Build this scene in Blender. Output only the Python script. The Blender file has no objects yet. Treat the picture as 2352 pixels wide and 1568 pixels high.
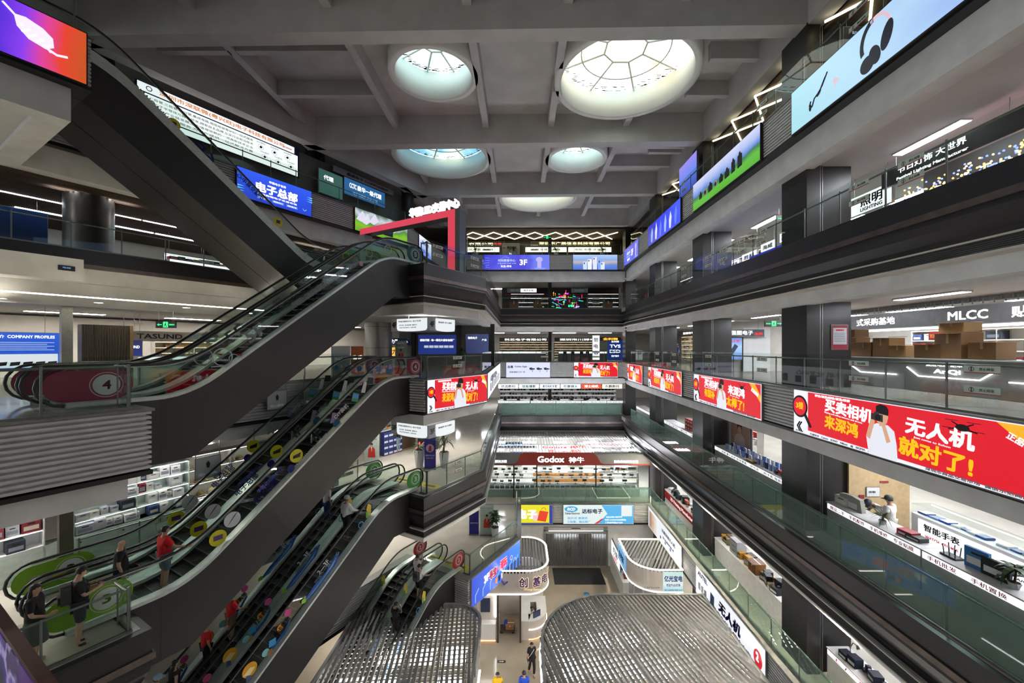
import bpy, math, random
from mathutils import Matrix, Vector
D = bpy.data; SC = bpy.context.scene; COL = SC.collection
R = random.Random(7)
PI = math.pi
# ---------------------------------------------------------------- camera, sky, exposure
CZ = 17.05                      # eye height above the ground floor
FPX = 940.0                     # focal length in pixels of the 2352 x 1568 frame
cam = D.objects.new('camera', D.cameras.new('camera')); COL.objects.link(cam)
cam.data.sensor_width = 36.0; cam.data.lens = 36.0 * FPX / 2352
cam.data.shift_x = -18 / 2352; cam.data.shift_y = 13 / 2352
cam.data.clip_start = 0.05; cam.data.clip_end = 300
cam.location = (0, 0, CZ); cam.rotation_euler = (PI / 2, 0, 0)
SC.camera = cam
SC.view_settings.view_transform = 'Standard'; SC.view_settings.look = 'None'
SC.view_settings.gamma = 1.0; SC.view_settings.use_curve_mapping = False
SC.view_settings.exposure = 0.0
w = D.worlds.new('sky'); SC.world = w; w.use_nodes = True
_bg = w.node_tree.nodes['Background']
_bg.inputs[0].default_value = (0.86, 0.95, 1.0, 1); _bg.inputs[1].default_value = 6.0
cy = SC.cycles
cy.max_bounces = 6; cy.diffuse_bounces = 3; cy.glossy_bounces = 2; cy.transmission_bounces = 2
cy.transparent_max_bounces = 12; cy.caustics_reflective = False; cy.caustics_refractive = False
cy.sample_clamp_indirect = 4.0; cy.use_light_tree = False; cy.use_adaptive_sampling = True; cy.adaptive_threshold = 0.02
LAMP = 6.5
# ---------------------------------------------------------------- levels (floor heights)
L1, L2, L3, L4, L5, L6 = 0.0, 5.2, 10.4, 15.6, 20.8, 26.0
XR = 9.75                       # plane of the long gallery edge
YB = 39.7                       # plane of the end gallery edge
XL = -1.9                       # short edge beside the landings
S30, C30 = 0.5, math.sqrt(3) / 2
W1 = Vector((S30, C30, 0)); WN = Vector((C30, -S30, 0))
def W(s, t, z): return Vector((s * S30 + t * C30, s * C30 - t * S30, z))
# ---------------------------------------------------------------- frames: x along the front, y away from the viewer, z up
def FF(o, ex):
    ex = Vector(ex).normalized(); ez = Vector((0, 0, 1)); ey = ez.cross(ex)
    m = Matrix.Identity(4)
    for i in range(3): m[i][0] = ex[i]; m[i][1] = ey[i]; m[i][2] = ez[i]; m[i][3] = o[i]
    return m
def FR(y, z, x=XR): return FF((x, y, z), (0, -1, 0))      # on the long gallery, seen from the hall
def FB(x, z, y=YB): return FF((x, y, z), (1, 0, 0))        # on the end gallery
def FW(s, t, z): return FF(W(s, t, z), W1)                 # on the slanted wing
def T(x, y, z, rz=0.0): return Matrix.Translation((x, y, z)) @ Matrix.Rotation(rz, 4, 'Z')
# ---------------------------------------------------------------- mesh builder
class MB:
    def __init__(s): s.v = []; s.f = []; s.m = []; s.s = []
    def add(s, vs, fs, m=0, sm=False):
        b = len(s.v); s.v += [tuple(p) for p in vs]
        for f in fs: s.f.append(tuple(b + i for i in f)); s.m.append(m); s.s.append(sm)
        return s
    def box(s, x0, x1, y0, y1, z0, z1, m=0):
        return s.hexa([(x0, y0, z0), (x1, y0, z0), (x1, y1, z0), (x0, y1, z0), (x0, y0, z1), (x1, y0, z1), (x1, y1, z1), (x0, y1, z1)], m)
    def hexa(s, p, m=0):
        return s.add(p, [(3, 2, 1, 0), (4, 5, 6, 7), (0, 1, 5, 4), (1, 2, 6, 5), (2, 3, 7, 6), (3, 0, 4, 7)], m)
    def prism(s, pl, a, b, ax='z', m=0, cap=True, sm=False):
        n = len(pl)
        g = {'z': lambda u, v, w: (u, v, w), 'y': lambda u, v, w: (u, w, v), 'x': lambda u, v, w: (w, u, v)}[ax]
        vs = [g(u, v, a) for u, v in pl] + [g(u, v, b) for u, v in pl]
        s.add(vs, [(i, (i + 1) % n, n + (i + 1) % n, n + i) for i in range(n)], m, sm)
        if cap: s.add(vs, [tuple(reversed(range(n))), tuple(range(n, 2 * n))], m)
        return s
    def tube(s, pts, r, n=8, m=0, closed=False, caps=True):
        pts = [Vector(p) for p in pts]; k = len(pts); rs = r if isinstance(r, (list, tuple)) else [r] * k
        vs = []; up = None
        for i, p in enumerate(pts):
            a = pts[i - 1] if (i or closed) else p; b = pts[(i + 1) % k] if (i < k - 1 or closed) else p
            d = (b - a).normalized()
            if up is None: up = Vector((0, 0, 1)) if abs(d.z) < 0.9 else Vector((1, 0, 0))
            x = d.cross(up)
            if x.length < 1e-4: x = d.cross(Vector((0, 1, 0.1)))
            x.normalize(); y = x.cross(d).normalized(); up = y
            for j in range(n):
                t = 2 * PI * j / n; vs.append(p + (x * math.cos(t) + y * math.sin(t)) * rs[i])
        fs = []
        for i in range(k if closed else k - 1):
            q = (i + 1) % k
            for j in range(n): fs.append((i * n + j, i * n + (j + 1) % n, q * n + (j + 1) % n, q * n + j))
        s.add(vs, fs, m, True)
        if caps and not closed:
            s.add(vs[:n], [tuple(range(n))], m); s.add(vs[-n:], [tuple(range(n))], m)
        return s
    def lathe(s, pr, n=16, m=0, c=(0, 0, 0), a0=0, a1=2 * PI):
        full = abs(a1 - a0 - 2 * PI) < 1e-6; k = n if full else n + 1; vs = []
        for r, z in pr:
            for j in range(k):
                t = a0 + (a1 - a0) * j / n; vs.append((c[0] + r * math.cos(t), c[1] + r * math.sin(t), c[2] + z))
        fs = []
        for i in range(len(pr) - 1):
            for j in range(n): fs.append((i * k + j, i * k + (j + 1) % k, (i + 1) * k + (j + 1) % k, (i + 1) * k + j))
        return s.add(vs, fs, m, True)
    def ball(s, c, rx, ry, rz, n=12, m=0):
        h = max(4, n // 2); pr = []
        vs = []; fs = []
        for i in range(h + 1):
            a = -PI / 2 + PI * i / h
            for j in range(n):
                t = 2 * PI * j / n
                vs.append((c[0] + rx * math.cos(a) * math.cos(t), c[1] + ry * math.cos(a) * math.sin(t), c[2] + rz * math.sin(a)))
        for i in range(h):
            for j in range(n): fs.append((i * n + j, i * n + (j + 1) % n, (i + 1) * n + (j + 1) % n, (i + 1) * n + j))
        return s.add(vs, fs, m, True)
    def disc(s, x, z, rx, rz=None, y=0.0, th=0.004, n=24, m=0, rot=0.0):
        rz = rx if rz is None else rz
        c, d = math.cos(rot), math.sin(rot)
        pl = []
        for j in range(n):
            u, v = rx * math.cos(2 * PI * j / n), rz * math.sin(2 * PI * j / n); pl.append((x + u * c - v * d, z + u * d + v * c))
        return s.prism(pl, y - th, y, 'y', m)
    def ring(s, x, z, r0, r1, y=0.0, th=0.004, n=28, m=0, a0=0.0, a1=2 * PI, ez=1.0):
        for j in range(n):
            t, u = a0 + (a1 - a0) * j / n, a0 + (a1 - a0) * (j + 1) / n
            q = [(x + r * math.cos(a), z + ez * r * math.sin(a)) for r, a in ((r0, t), (r1, t), (r1, u), (r0, u))]
            s.prism(q, y - th, y, 'y', m)
        return s
    def build(s, name, mats, parent=None, M=None):
        me = D.meshes.new(name); me.from_pydata(s.v, [], s.f)
        for x in (mats if isinstance(mats, (list, tuple)) else [mats]): me.materials.append(x)
        me.polygons.foreach_set('material_index', s.m); me.polygons.foreach_set('use_smooth', s.s)
        me.update()
        return link(name, me, parent, M)
def link(name, me, parent=None, M=None):
    o = D.objects.new(name, me); COL.objects.link(o)
    if parent is not None: o.parent = parent
    if M is not None: o.matrix_basis = M
    return o
def tag(o, label, cat, group=None, kind=None):
    if label: o['label'] = label
    if cat: o['category'] = cat
    if group: o['group'] = group
    if kind: o['kind'] = kind
    return o
def thing(name, label, cat, M=None, group=None):
    o = D.objects.new(name, None); COL.objects.link(o); o.empty_display_size = 0.1
    if M is not None: o.matrix_basis = M
    return tag(o, label, cat, group)
def struct(name, mb, mats, parent=None, M=None):
    o = mb.build(name, mats, parent, M)
    if parent is None: o['kind'] = 'structure'
    return o
def kids(o): return [c for c in D.objects if c.parent == o]
def dup(root, M, label=None, group=None):
    r = root.copy(); COL.objects.link(r); r.matrix_basis = M
    if label: r['label'] = label
    if group: r['group'] = group
    for ch in root.children:
        c = ch.copy(); COL.objects.link(c); c.parent = r
        for g in ch.children:
            d = g.copy(); COL.objects.link(d); d.parent = c
    return r
# ---------------------------------------------------------------- materials
def lin(h):
    if isinstance(h, str):
        h = h.lstrip('#'); h = [int(h[i:i + 2], 16) / 255 for i in (0, 2, 4)]
        return tuple(c / 12.92 if c <= 0.04045 else ((c + 0.055) / 1.055) ** 2.4 for c in h) + (1,)
    return tuple(h)[:3] + (1,)
_mc = {}
def mat(name, col, rough=0.5, metal=0.0, var=0.1, scale=6.0, bump=0.0, spec=0.5, stretch=None, var2=None):
    if name in _mc: return _mc[name]
    m = D.materials.new(name); m.use_nodes = True; nt = m.node_tree; b = nt.nodes['Principled BSDF']
    b.inputs['Roughness'].default_value = rough; b.inputs['Metallic'].default_value = metal
    b.inputs['Specular IOR Level'].default_value = spec
    c = lin(col)
    if var or bump:
        tc = nt.nodes.new('ShaderNodeTexCoord'); mp = nt.nodes.new('ShaderNodeMapping'); nz = nt.nodes.new('ShaderNodeTexNoise')
        nz.inputs['Scale'].default_value = scale; nz.inputs['Detail'].default_value = 4
        if stretch: mp.inputs['Scale'].default_value = stretch
        nt.links.new(tc.outputs['Object'], mp.inputs[0]); nt.links.new(mp.outputs[0], nz.inputs['Vector'])
        cr = nt.nodes.new('ShaderNodeValToRGB')
        cr.color_ramp.elements[0].position = 0.3; cr.color_ramp.elements[1].position = 0.7
        cr.color_ramp.elements[0].color = tuple(x * (1 - var) for x in c[:3]) + (1,)
        cr.color_ramp.elements[1].color = tuple(min(1, x * (1 + var)) for x in c[:3]) + (1,) if var2 is None else lin(var2)
        nt.links.new(nz.outputs['Fac'], cr.inputs[0]); nt.links.new(cr.outputs[0], b.inputs['Base Color'])
        if bump:
            bp = nt.nodes.new('ShaderNodeBump'); bp.inputs['Strength'].default_value = bump; bp.inputs['Distance'].default_value = 0.02
            nt.links.new(nz.outputs['Fac'], bp.inputs['Height']); nt.links.new(bp.outputs[0], b.inputs['Normal'])
    else:
        b.inputs['Base Color'].default_value = c
    _mc[name] = m; return m
def pt(col, rough=0.5, metal=0.0):                        # painted / printed colour
    return mat('paint_%s_%d_%d' % (col.lstrip('#'), rough * 100, metal * 100), col, rough, metal, 0.04, 9.0)
def em(col, k=1.0):                                        # something that gives off light
    n = 'lit_%s_%.2f' % (str(col).lstrip('#'), k)
    if n in _mc: return _mc[n]
    m = D.materials.new(n); m.use_nodes = True; nt = m.node_tree; b = nt.nodes['Principled BSDF']
    c = lin(col); b.inputs['Base Color'].default_value = tuple(x * 0.15 for x in c[:3]) + (1,); b.inputs['Roughness'].default_value = 0.35
    b.inputs['Emission Color'].default_value = c; b.inputs['Emission Strength'].default_value = k
    _mc[n] = m; return m
def emgrad(name, stops, axis=0, k=1.0, scale=1.0, off=0.0, noise=0.0, nscale=1.0, stretch=(1, 1, 1)):   # a picture on a lit screen: colours along one object axis, broken by noise
    m = D.materials.new(name); m.use_nodes = True; nt = m.node_tree; b = nt.nodes['Principled BSDF']
    tc = nt.nodes.new('ShaderNodeTexCoord'); sp = nt.nodes.new('ShaderNodeSeparateXYZ'); nt.links.new(tc.outputs['Object'], sp.inputs[0])
    ma = nt.nodes.new('ShaderNodeMath'); ma.operation = 'MULTIPLY_ADD'; ma.inputs[1].default_value = scale; ma.inputs[2].default_value = off
    nt.links.new(sp.outputs[axis], ma.inputs[0]); v = ma.outputs[0]
    if noise:
        nz = nt.nodes.new('ShaderNodeTexNoise'); nz.inputs['Scale'].default_value = nscale; nz.inputs['Detail'].default_value = 3
        mp = nt.nodes.new('ShaderNodeMapping'); mp.inputs['Scale'].default_value = stretch
        nt.links.new(tc.outputs['Object'], mp.inputs[0]); nt.links.new(mp.outputs[0], nz.inputs['Vector'])
        m2 = nt.nodes.new('ShaderNodeMath'); m2.operation = 'MULTIPLY_ADD'; m2.inputs[1].default_value = noise; nt.links.new(nz.outputs['Fac'], m2.inputs[0])
        nt.links.new(v, m2.inputs[2]); m3 = nt.nodes.new('ShaderNodeMath'); m3.operation = 'SUBTRACT'; m3.inputs[1].default_value = noise / 2
        nt.links.new(m2.outputs[0], m3.inputs[0]); v = m3.outputs[0]
    cr = nt.nodes.new('ShaderNodeValToRGB'); e = cr.color_ramp.elements
    e[0].position = stops[0][0]; e[0].color = lin(stops[0][1]); e[1].position = stops[-1][0]; e[1].color = lin(stops[-1][1])
    for p, c in stops[1:-1]: q = e.new(p); q.color = lin(c)
    nt.links.new(v, cr.inputs[0]); nt.links.new(cr.outputs[0], b.inputs['Emission Color']); b.inputs['Emission Strength'].default_value = k
    b.inputs['Base Color'].default_value = (0.05, 0.05, 0.05, 1); b.inputs['Roughness'].default_value = 0.3
    return m
def glass(name, tint, refl=1.0, rough=0.02, milk=0.0, milkcol=(0.5, 0.6, 0.55), noise=None):
    if name in _mc: return _mc[name]
    m = D.materials.new(name); m.use_nodes = True; nt = m.node_tree; nt.nodes.remove(nt.nodes['Principled BSDF'])
    out = nt.nodes['Material Output']; tr = nt.nodes.new('ShaderNodeBsdfTransparent'); tr.inputs[0].default_value = tint + (1,)
    gl = nt.nodes.new('ShaderNodeBsdfGlossy'); gl.inputs['Roughness'].default_value = rough
    fr = nt.nodes.new('ShaderNodeFresnel'); fr.inputs[0].default_value = 1.5
    ge = nt.nodes.new('ShaderNodeNewGeometry'); s1 = nt.nodes.new('ShaderNodeMath'); s1.operation = 'SUBTRACT'; s1.inputs[0].default_value = refl
    nt.links.new(ge.outputs['Backfacing'], s1.inputs[1]); s1.use_clamp = True
    mu = nt.nodes.new('ShaderNodeMath'); mu.operation = 'MULTIPLY'; nt.links.new(fr.outputs[0], mu.inputs[0]); nt.links.new(s1.outputs[0], mu.inputs[1])
    src = tr
    if milk:
        df = nt.nodes.new('ShaderNodeBsdfDiffuse'); df.inputs[0].default_value = milkcol + (1,)
        mm = nt.nodes.new('ShaderNodeMixShader'); mm.inputs[0].default_value = milk
        nt.links.new(tr.outputs[0], mm.inputs[1]); nt.links.new(df.outputs[0], mm.inputs[2]); src = mm
    if noise:
        tc = nt.nodes.new('ShaderNodeTexCoord'); nz = nt.nodes.new('ShaderNodeTexNoise'); nz.inputs['Scale'].default_value = noise[0]; nz.inputs['Detail'].default_value = 6
        nt.links.new(tc.outputs['Object'], nz.inputs['Vector']); cr = nt.nodes.new('ShaderNodeValToRGB'); e = cr.color_ramp.elements
        e[0].position = 0.3; e[0].color = lin(noise[1]); e[1].position = 0.7; e[1].color = lin(noise[2])
        for p, c in noise[3:]: q = e.new(p); q.color = lin(c)
        nt.links.new(nz.outputs['Fac'], cr.inputs[0]); nt.links.new(cr.outputs[0], tr.inputs[0])
    mx = nt.nodes.new('ShaderNodeMixShader'); nt.links.new(mu.outputs[0], mx.inputs[0]); nt.links.new(src.outputs[0], mx.inputs[1]); nt.links.new(gl.outputs[0], mx.inputs[2])
    nt.links.new(mx.outputs[0], out.inputs[0]); _mc[name] = m; return m
plaster = mat('white_plaster', (0.78, 0.78, 0.765), 0.85, 0, 0.10, 1.3, 0.15)
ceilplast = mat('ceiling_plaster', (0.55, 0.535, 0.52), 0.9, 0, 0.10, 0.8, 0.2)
drumwhite = mat('white_drum_paint', (0.84, 0.85, 0.80), 0.8, 0, 0.03, 1.0)
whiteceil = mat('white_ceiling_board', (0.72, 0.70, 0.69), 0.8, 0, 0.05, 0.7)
granite = mat('charcoal_granite', (0.020, 0.019, 0.021), 0.32, 0, 0.35, 40)
claddark = mat('charcoal_panel', (0.017, 0.0155, 0.0155), 0.38, 0, 0.15, 25)
black = mat('black_metal', (0.008, 0.008, 0.009), 0.4, 0, 0.2, 12)
bronze = mat('bronze_strip', (0.16, 0.125, 0.11), 0.32, 0.7, 0.2, 3)
coping = mat('grey_stone_coping', (0.20, 0.20, 0.185), 0.5, 0, 0.2, 5)
steel = mat('brushed_steel', (0.42, 0.43, 0.42), 0.28, 0.85, 0.1, 14)
dullsteel = mat('dull_steel', (0.25, 0.26, 0.25), 0.35, 0.7, 0.1, 10)
trimgrey = mat('pale_deck_metal', (0.60, 0.65, 0.62), 0.3, 0.25, 0.1, 8)
louvmat = mat('grey_louvre_metal', (0.62, 0.62, 0.61), 0.5, 0.0, 0.08, 4)
rubber = mat('black_rubber', (0.008, 0.008, 0.009), 0.35, 0, 0.2, 10)
stepmat = mat('step_metal', (0.055, 0.056, 0.055), 0.45, 0.4, 0.2, 16)
floormat = mat('polished_beige_floor', (0.36, 0.31, 0.24), 0.12, 0, 0.12, 0.7)
walkfloor = mat('pale_tile_floor', (0.48, 0.45, 0.39), 0.1, 0, 0.08, 0.9)
white = mat('white_laminate', (0.70, 0.70, 0.69), 0.4, 0, 0.04, 3)
offwhite = mat('warm_white_wall', (0.62, 0.58, 0.52), 0.7, 0, 0.05, 2)
greywall = mat('grey_wall_panel', (0.17, 0.17, 0.17), 0.6, 0, 0.1, 2)
cardboard = mat('brown_cardboard', (0.26, 0.17, 0.085), 0.75, 0, 0.18, 4)
leafmat = mat('green_leaf', (0.03, 0.07, 0.022), 0.5, 0, 0.4, 8)
clear = glass('clear_balustrade_glass', (0.90, 0.945, 0.925))
green = glass('green_balustrade_glass', (0.70, 0.82, 0.77), milk=0.22, milkcol=(0.30, 0.42, 0.37))
showglass = glass('showcase_glass', (0.94, 0.97, 0.96), 0.8)
lampw = em('#fffaf2', 9.0 * LAMP); lampc = em('#f4f8ff', 9.0 * LAMP); lampwarm = em('#ffe2b8', 8.0 * LAMP)
ledw = em('#ffffff', 4.0); ledwarm = em('#ffe9c0', 3.2)
# ---------------------------------------------------------------- lettering
_tc = {}
def textmesh(body, bold=0.0, ext=0.0, align='CENTER', shear=0.0):
    k = (body, bold, ext, align, shear)
    if k in _tc: return _tc[k]
    c = D.curves.new('lettering', 'FONT'); c.body = body; c.align_x = align; c.size = 1.0; c.resolution_u = 2
    c.offset = 0.0; c.extrude = ext; c.shear = shear; c.space_line = 1.0
    o = D.objects.new('lettering_source', c); COL.objects.link(o)
    dg = bpy.context.evaluated_depsgraph_get()
    me = D.meshes.new_from_object(o.evaluated_get(dg)); me.name = 'lettering'
    COL.objects.unlink(o); D.objects.remove(o); D.curves.remove(c)
    if bold >= 0.02 and len(me.vertices):
        q = bold * .95; vs = [v.co.copy() for v in me.vertices]; fs = [tuple(p.vertices) for p in me.polygons]; n = len(vs); V = []; F_ = []
        for i, (dx, dy) in enumerate(((-q, -q), (q, -q), (-q, q), (q, q))):
            V += [(v.x + dx, v.y + dy, v.z) for v in vs]; F_ += [tuple(a + i * n for a in f) for f in fs]
        D.meshes.remove(me); me = D.meshes.new('lettering'); me.from_pydata(V, [], F_)
    if len(me.vertices):
        xs = [v.co.x for v in me.vertices]; ys = [v.co.y for v in me.vertices]
        bb = (min(xs), max(xs), min(ys), max(ys))
    else: bb = (0, 1, 0, 1)
    me.materials.clear()
    _tc[k] = (me, bb); return _tc[k]
def txt(parent, body, x, z, w=None, h=None, m=None, y=-0.012, bold=0.02, rot=0.0, mirror=False, name='lettering', ext=0.004, shear=0.0, M=None):
    me, bb = textmesh(body, bold, ext, 'CENTER', shear)
    bw, bh = max(bb[1] - bb[0], 1e-3), max(bb[3] - bb[2], 1e-3)
    if w is None: kx = kz = h / bh
    elif h is None: kx = kz = w / bw
    else: kx, kz = w / bw, h / bh
    if mirror: kx = -kx
    key = me.name + '|' + m.name
    if key not in _tc:
        c = me.copy(); c.materials.append(m); _tc[key] = c
    base = Matrix.Translation((x, y, z)) @ Matrix.Rotation(-rot, 4, 'Y') @ Matrix.Rotation(PI / 2, 4, 'X') @ Matrix.Diagonal((kx, kz, 1, 1)) @ Matrix.Translation((-(bb[0] + bb[1]) / 2, -(bb[2] + bb[3]) / 2, 0))
    return link(name, _tc[key], parent, base if M is None else M @ base)
def flat(parent, name, pl, m, y=-0.008, th=0.004):       # a printed shape on a sign face
    return MB().prism(pl, y - th, y, 'y').build(name, m, parent)
def sign(name, label, cat, M, wd, ht, face, frame=None, depth=0.12, group=None, rim=0.03):   # light box: x 0..wd, z 0..ht, front at y = -depth
    t = thing(name, label, cat, M, group)
    MB().box(0, wd, -depth, 0, 0, ht).build('casing', frame or dullsteel, t)
    MB().box(rim, wd - rim, -depth - 0.006, -depth + 0.002, rim, ht - rim).build('face', face, t)
    return t
# ================================================================ the hall: slabs, edges, columns, ceiling
def offset_path(path, d):
    """A plan polyline moved d to its left (towards the hall), with mitred corners."""
    P = [Vector((p[0], p[1])) for p in path]; out = []
    for i, p in enumerate(P):
        n = []
        if i > 0: e = (p - P[i - 1]).normalized(); n.append(Vector((-e.y, e.x)))
        if i < len(P) - 1: e = (P[i + 1] - p).normalized(); n.append(Vector((-e.y, e.x)))
        if len(n) == 1: out.append(p + n[0] * d); continue
        b = (n[0] + n[1]); b = b / max(b.length_squared, 0.2) * 2
        out.append(p + b * d)
    return out
def sweep(mb, path, prof, z, m=0, closed=True):
    rows = [offset_path(path, d) for d, _ in prof]; k = len(path); n = len(prof); vs = []
    for j in range(n): vs += [(q.x, q.y, z + prof[j][1]) for q in rows[j]]
    fs = []
    for j in range(n if closed else n - 1):
        q = (j + 1) % n
        for i in range(k - 1): fs.append((j * k + i, j * k + i + 1, q * k + i + 1, q * k + i))
    mb.add(vs, fs, m)
    if closed:
        mb.add(vs, [tuple(j * k for j in range(n)), tuple(j * k + k - 1 for j in reversed(range(n)))], m)
    return mb
def w2(s, t): v = W(s, t, 0); return (v.x, v.y)
TP, TL, TN, TF, TM = -12.73, -22.3, -13.55, -16.6, -17.0
SB, ST = 4.0, 13.55
yP = (C30 * XL - TP) / S30
right = [(XR, -4), (XR, 36.6), (10.05, YB)]
PATH = {
    6: right + [(-7.2, YB), w2(22.0, TL), w2(SB, TL), w2(SB, -16.7), w2(-7, -16.7)],
    5: right + [(XL, YB), (XL, yP), w2(ST, TP), w2(ST, TL), w2(-9, TL)],
    4: right + [(XL, YB), (XL, yP), w2(ST, TP), w2(ST, TM), w2(SB, TM), w2(SB, -12.5), w2(-7, -12.5)],
    3: right + [(XL, YB), (XL, yP), w2(ST, TP), w2(ST, TM), w2(SB, TM), w2(SB, -12.5), w2(-7, -12.5)],
}
yP2 = (C30 * 0.0 - TP) / S30
PATH[2] = [(XR, -4), (XR, 31.0), (0.0, 31.0), (0.0, yP2), w2(16.76, TP), w2(16.76, TM), w2(-9, TM)]
LV = {1: L1, 2: L2, 3: L3, 4: L4, 5: L5, 6: L6}
def build_edge(n):
    z = LV[n]; p = PATH[n]
    if n in (5, 3):
        struct('fascia_trim', sweep(MB(), p, [(-0.3, 0.0), (0.06, -0.03), (0.06, -0.58), (-0.3, -0.58)], z), granite)
        struct('strip_trim', sweep(MB(), p, [(0.0, -0.58), (0.11, -0.58), (0.11, -0.74), (0.0, -0.74)], z), bronze)
        q = p if n == 3 else p[:-1] + [w2(13.0, TL)]
        struct('cornice', sweep(MB(), q, [(0.05, -0.74), (0.06, -0.86), (0.02, -1.05), (-0.10, -1.3), (-0.12, -1.46), (-0.4, -1.46), (-0.4, -0.74)], z), granite)
        b = MB(); sweep(b, q, [(-0.02, -1.46), (0.06, -1.46), (0.06, -1.50), (-0.02, -1.50)], z, 1); sweep(b, q, [(-0.4, -1.76), (0.06, -1.76), (0.06, -1.81), (-0.4, -1.81)], z, 1)
        for i in range(6): sweep(b, q, [(0.0, -1.52 - i * 0.042), (0.045, -1.535 - i * 0.042), (0.0, -1.55 - i * 0.042)], z, 0)
        L = 0.0
        struct('grille_trim', b, [dullsteel, offwhite])
        struct('soffit_beam', sweep(MB(), q, [(-0.34, -1.6), (-0.34, -2.22), (-0.9, -2.22), (-0.9, -0.3), (-0.4, -0.3)], z), plaster)
        if n == 5:
            s = [w2(13.0, TL), w2(-9, TL)]
            struct('soffit_beam', sweep(MB(), s, [(0.02, -0.42), (0.02, -1.3), (-0.10, -1.32), (-0.10, -2.2), (-0.9, -2.2), (-0.9, -0.3), (-0.3, -0.3)], z), plaster)
    else:
        struct('coping_trim', sweep(MB(), p, [(-0.35, 0.0), (0.10, 0.0), (0.10, -0.06), (-0.35, -0.06)], z), coping)
        b = MB(); prof = []
        nr = 12
        for i in range(nr):
            a = -0.06 - i * (1.40 / nr); h = 1.40 / nr
            prof += [(-0.03, a), (0.05, a - h * 0.12), (0.05, a - h * 0.62), (-0.03, a - h * 0.68)]
        sweep(b, p, prof + [(-0.3, -1.46), (-0.3, -0.06)], z); struct('louvre_trim', b, louvmat)
        struct('edge_trim', sweep(MB(), p, [(0.07, -1.46), (0.07, -1.56), (-0.45, -1.56), (-0.45, -1.46)], z), black)
        lo = {6: -2.5, 4: -2.1, 2: -1.57}[n]
        struct('soffit_beam', sweep(MB(), p, [(-0.28, -1.5), (-0.28, lo), (-0.9, lo), (-0.9, -0.3), (-0.4, -0.3)], z), plaster)
for _n in (6, 5, 4, 3, 2): build_edge(_n)
# ---- storeys: floor slab and the ceiling board of the storey below
def fill(pl, z0, z1, name, m):
    b = MB(); b.prism(pl, z0, z1, 'z'); return struct(name, b, m)
for n in (2, 3, 4, 5, 6):
    z = LV[n]; cl = {6: -2.35, 5: -2.1, 4: -1.95, 3: -2.1, 2: -1.95}[n]
    yb = 31.0 if n == 2 else YB
    back_l = {6: -7.2, 2: 0.0}.get(n, XL)
    fill([(XR + .1, -4), (20, -4), (20, 54), (XR + .1, 54)], z - .35, z - .005, 'floor_slab', walkfloor)
    fill([(back_l, yb + .1), (XR + .1, yb + .1), (XR + .1, 54), (back_l, 54)], z - .35, z - .005, 'floor_slab', walkfloor)
    fill([(XR + .5, -4), (20, -4), (20, 54), (XR + .5, 54)], z + cl, z + cl + .12, 'ceiling', whiteceil)
    fill([(back_l, yb + .5), (XR + .5, yb + .5), (XR + .5, 54), (back_l, 54)], z + cl, z + cl + .12, 'ceiling', whiteceil)
    pp = PATH[n]; i0 = 2 if n == 2 else 3
    wing = [(p[0], p[1]) for p in offset_path(pp, -0.1)[i0:]] + [w2(-9, -36), w2(42, -36), (back_l, 54)]
    fill(wing, z - .35, z - .005, 'floor_slab', walkfloor)
    wing = [(p[0], p[1]) for p in offset_path(pp, -0.5)[i0:]] + [w2(-9, -36), w2(42, -36), (back_l, 54)]
    fill(wing, z + cl, z + cl + .12, 'ceiling', whiteceil)
struct('floor', MB().box(-45, 22, -6, 56, -.3, 0), floormat)
struct('wall_right', MB().box(20, 20.3, -6, 56, 0, 32), offwhite)
struct('wall_back', MB().box(-45, 20.3, 54, 54.3, 0, 32), offwhite)
struct('wall_left', MB().box(0, 60, 0, .3, 0, 32), offwhite, None, FW(-12, -36, 0))
struct('wall_front', MB().box(-45, 20.3, -6.3, -6, 0, 32), offwhite)
# ---- columns of the long gallery
def column_right(y0, y1):
    b = MB(); b.box(10.4, 10.88, y0, y1, 0, 28.8); b.box(10.88, 12.1, y0 + .12, y1 - .05, 0, 28.8)
    for z in (2.6, 7.8, 12.2, 13.6, 18.3, 23.2, 27): b.box(10.395, 10.885, y0 - .003, y1 + .003, z, z + .012, 1)
    for x in (10.92, 11.0): b.tube([(x, y0 + .06, 0), (x, y0 + .06, 28.7)], .022, 8, 2)
    struct('column', b, [claddark, black, steel])
for a, c in ((6.5, 7.9), (14.83, 16.25), (23.25, 24.65), (31.4, 32.8)): column_right(a, c)
struct('column', MB().box(10.3, 11.3, 39.9, 41.0, 0, 28.8), claddark)
struct('column', MB().box(-6.4, -5.4, 41.5, 42.5, 26, 28.8), claddark); struct('column', MB().box(2.9, 3.25, 41.9, 42.2, L3, 28.8), claddark)
def round_column(x, y, r, z0, z1, m, bands=True):
    b = MB(); b.lathe([(r, z0), (r, z1)], 28, 0, (x, y, 0))
    if bands:
        z = z0 + 1.4
        while z < z1: b.lathe([(r + .004, z), (r + .004, z + .02)], 28, 1, (x, y, 0)); z += 1.4
    struct('column', b, [m, black])
round_column(-18.3, 17.4, .78, 20.8, 30, claddark)
round_column(-13.3, 26.6, .56, 20.8, 30, claddark)
round_column(-8.6, 31.4, .45, 26, 30, claddark)
round_column(-9.6, 27.8, .88, 15.6, 20, dullsteel)
round_column(-6.0, 27.0, .7, 10.4, 15, claddark)
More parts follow.
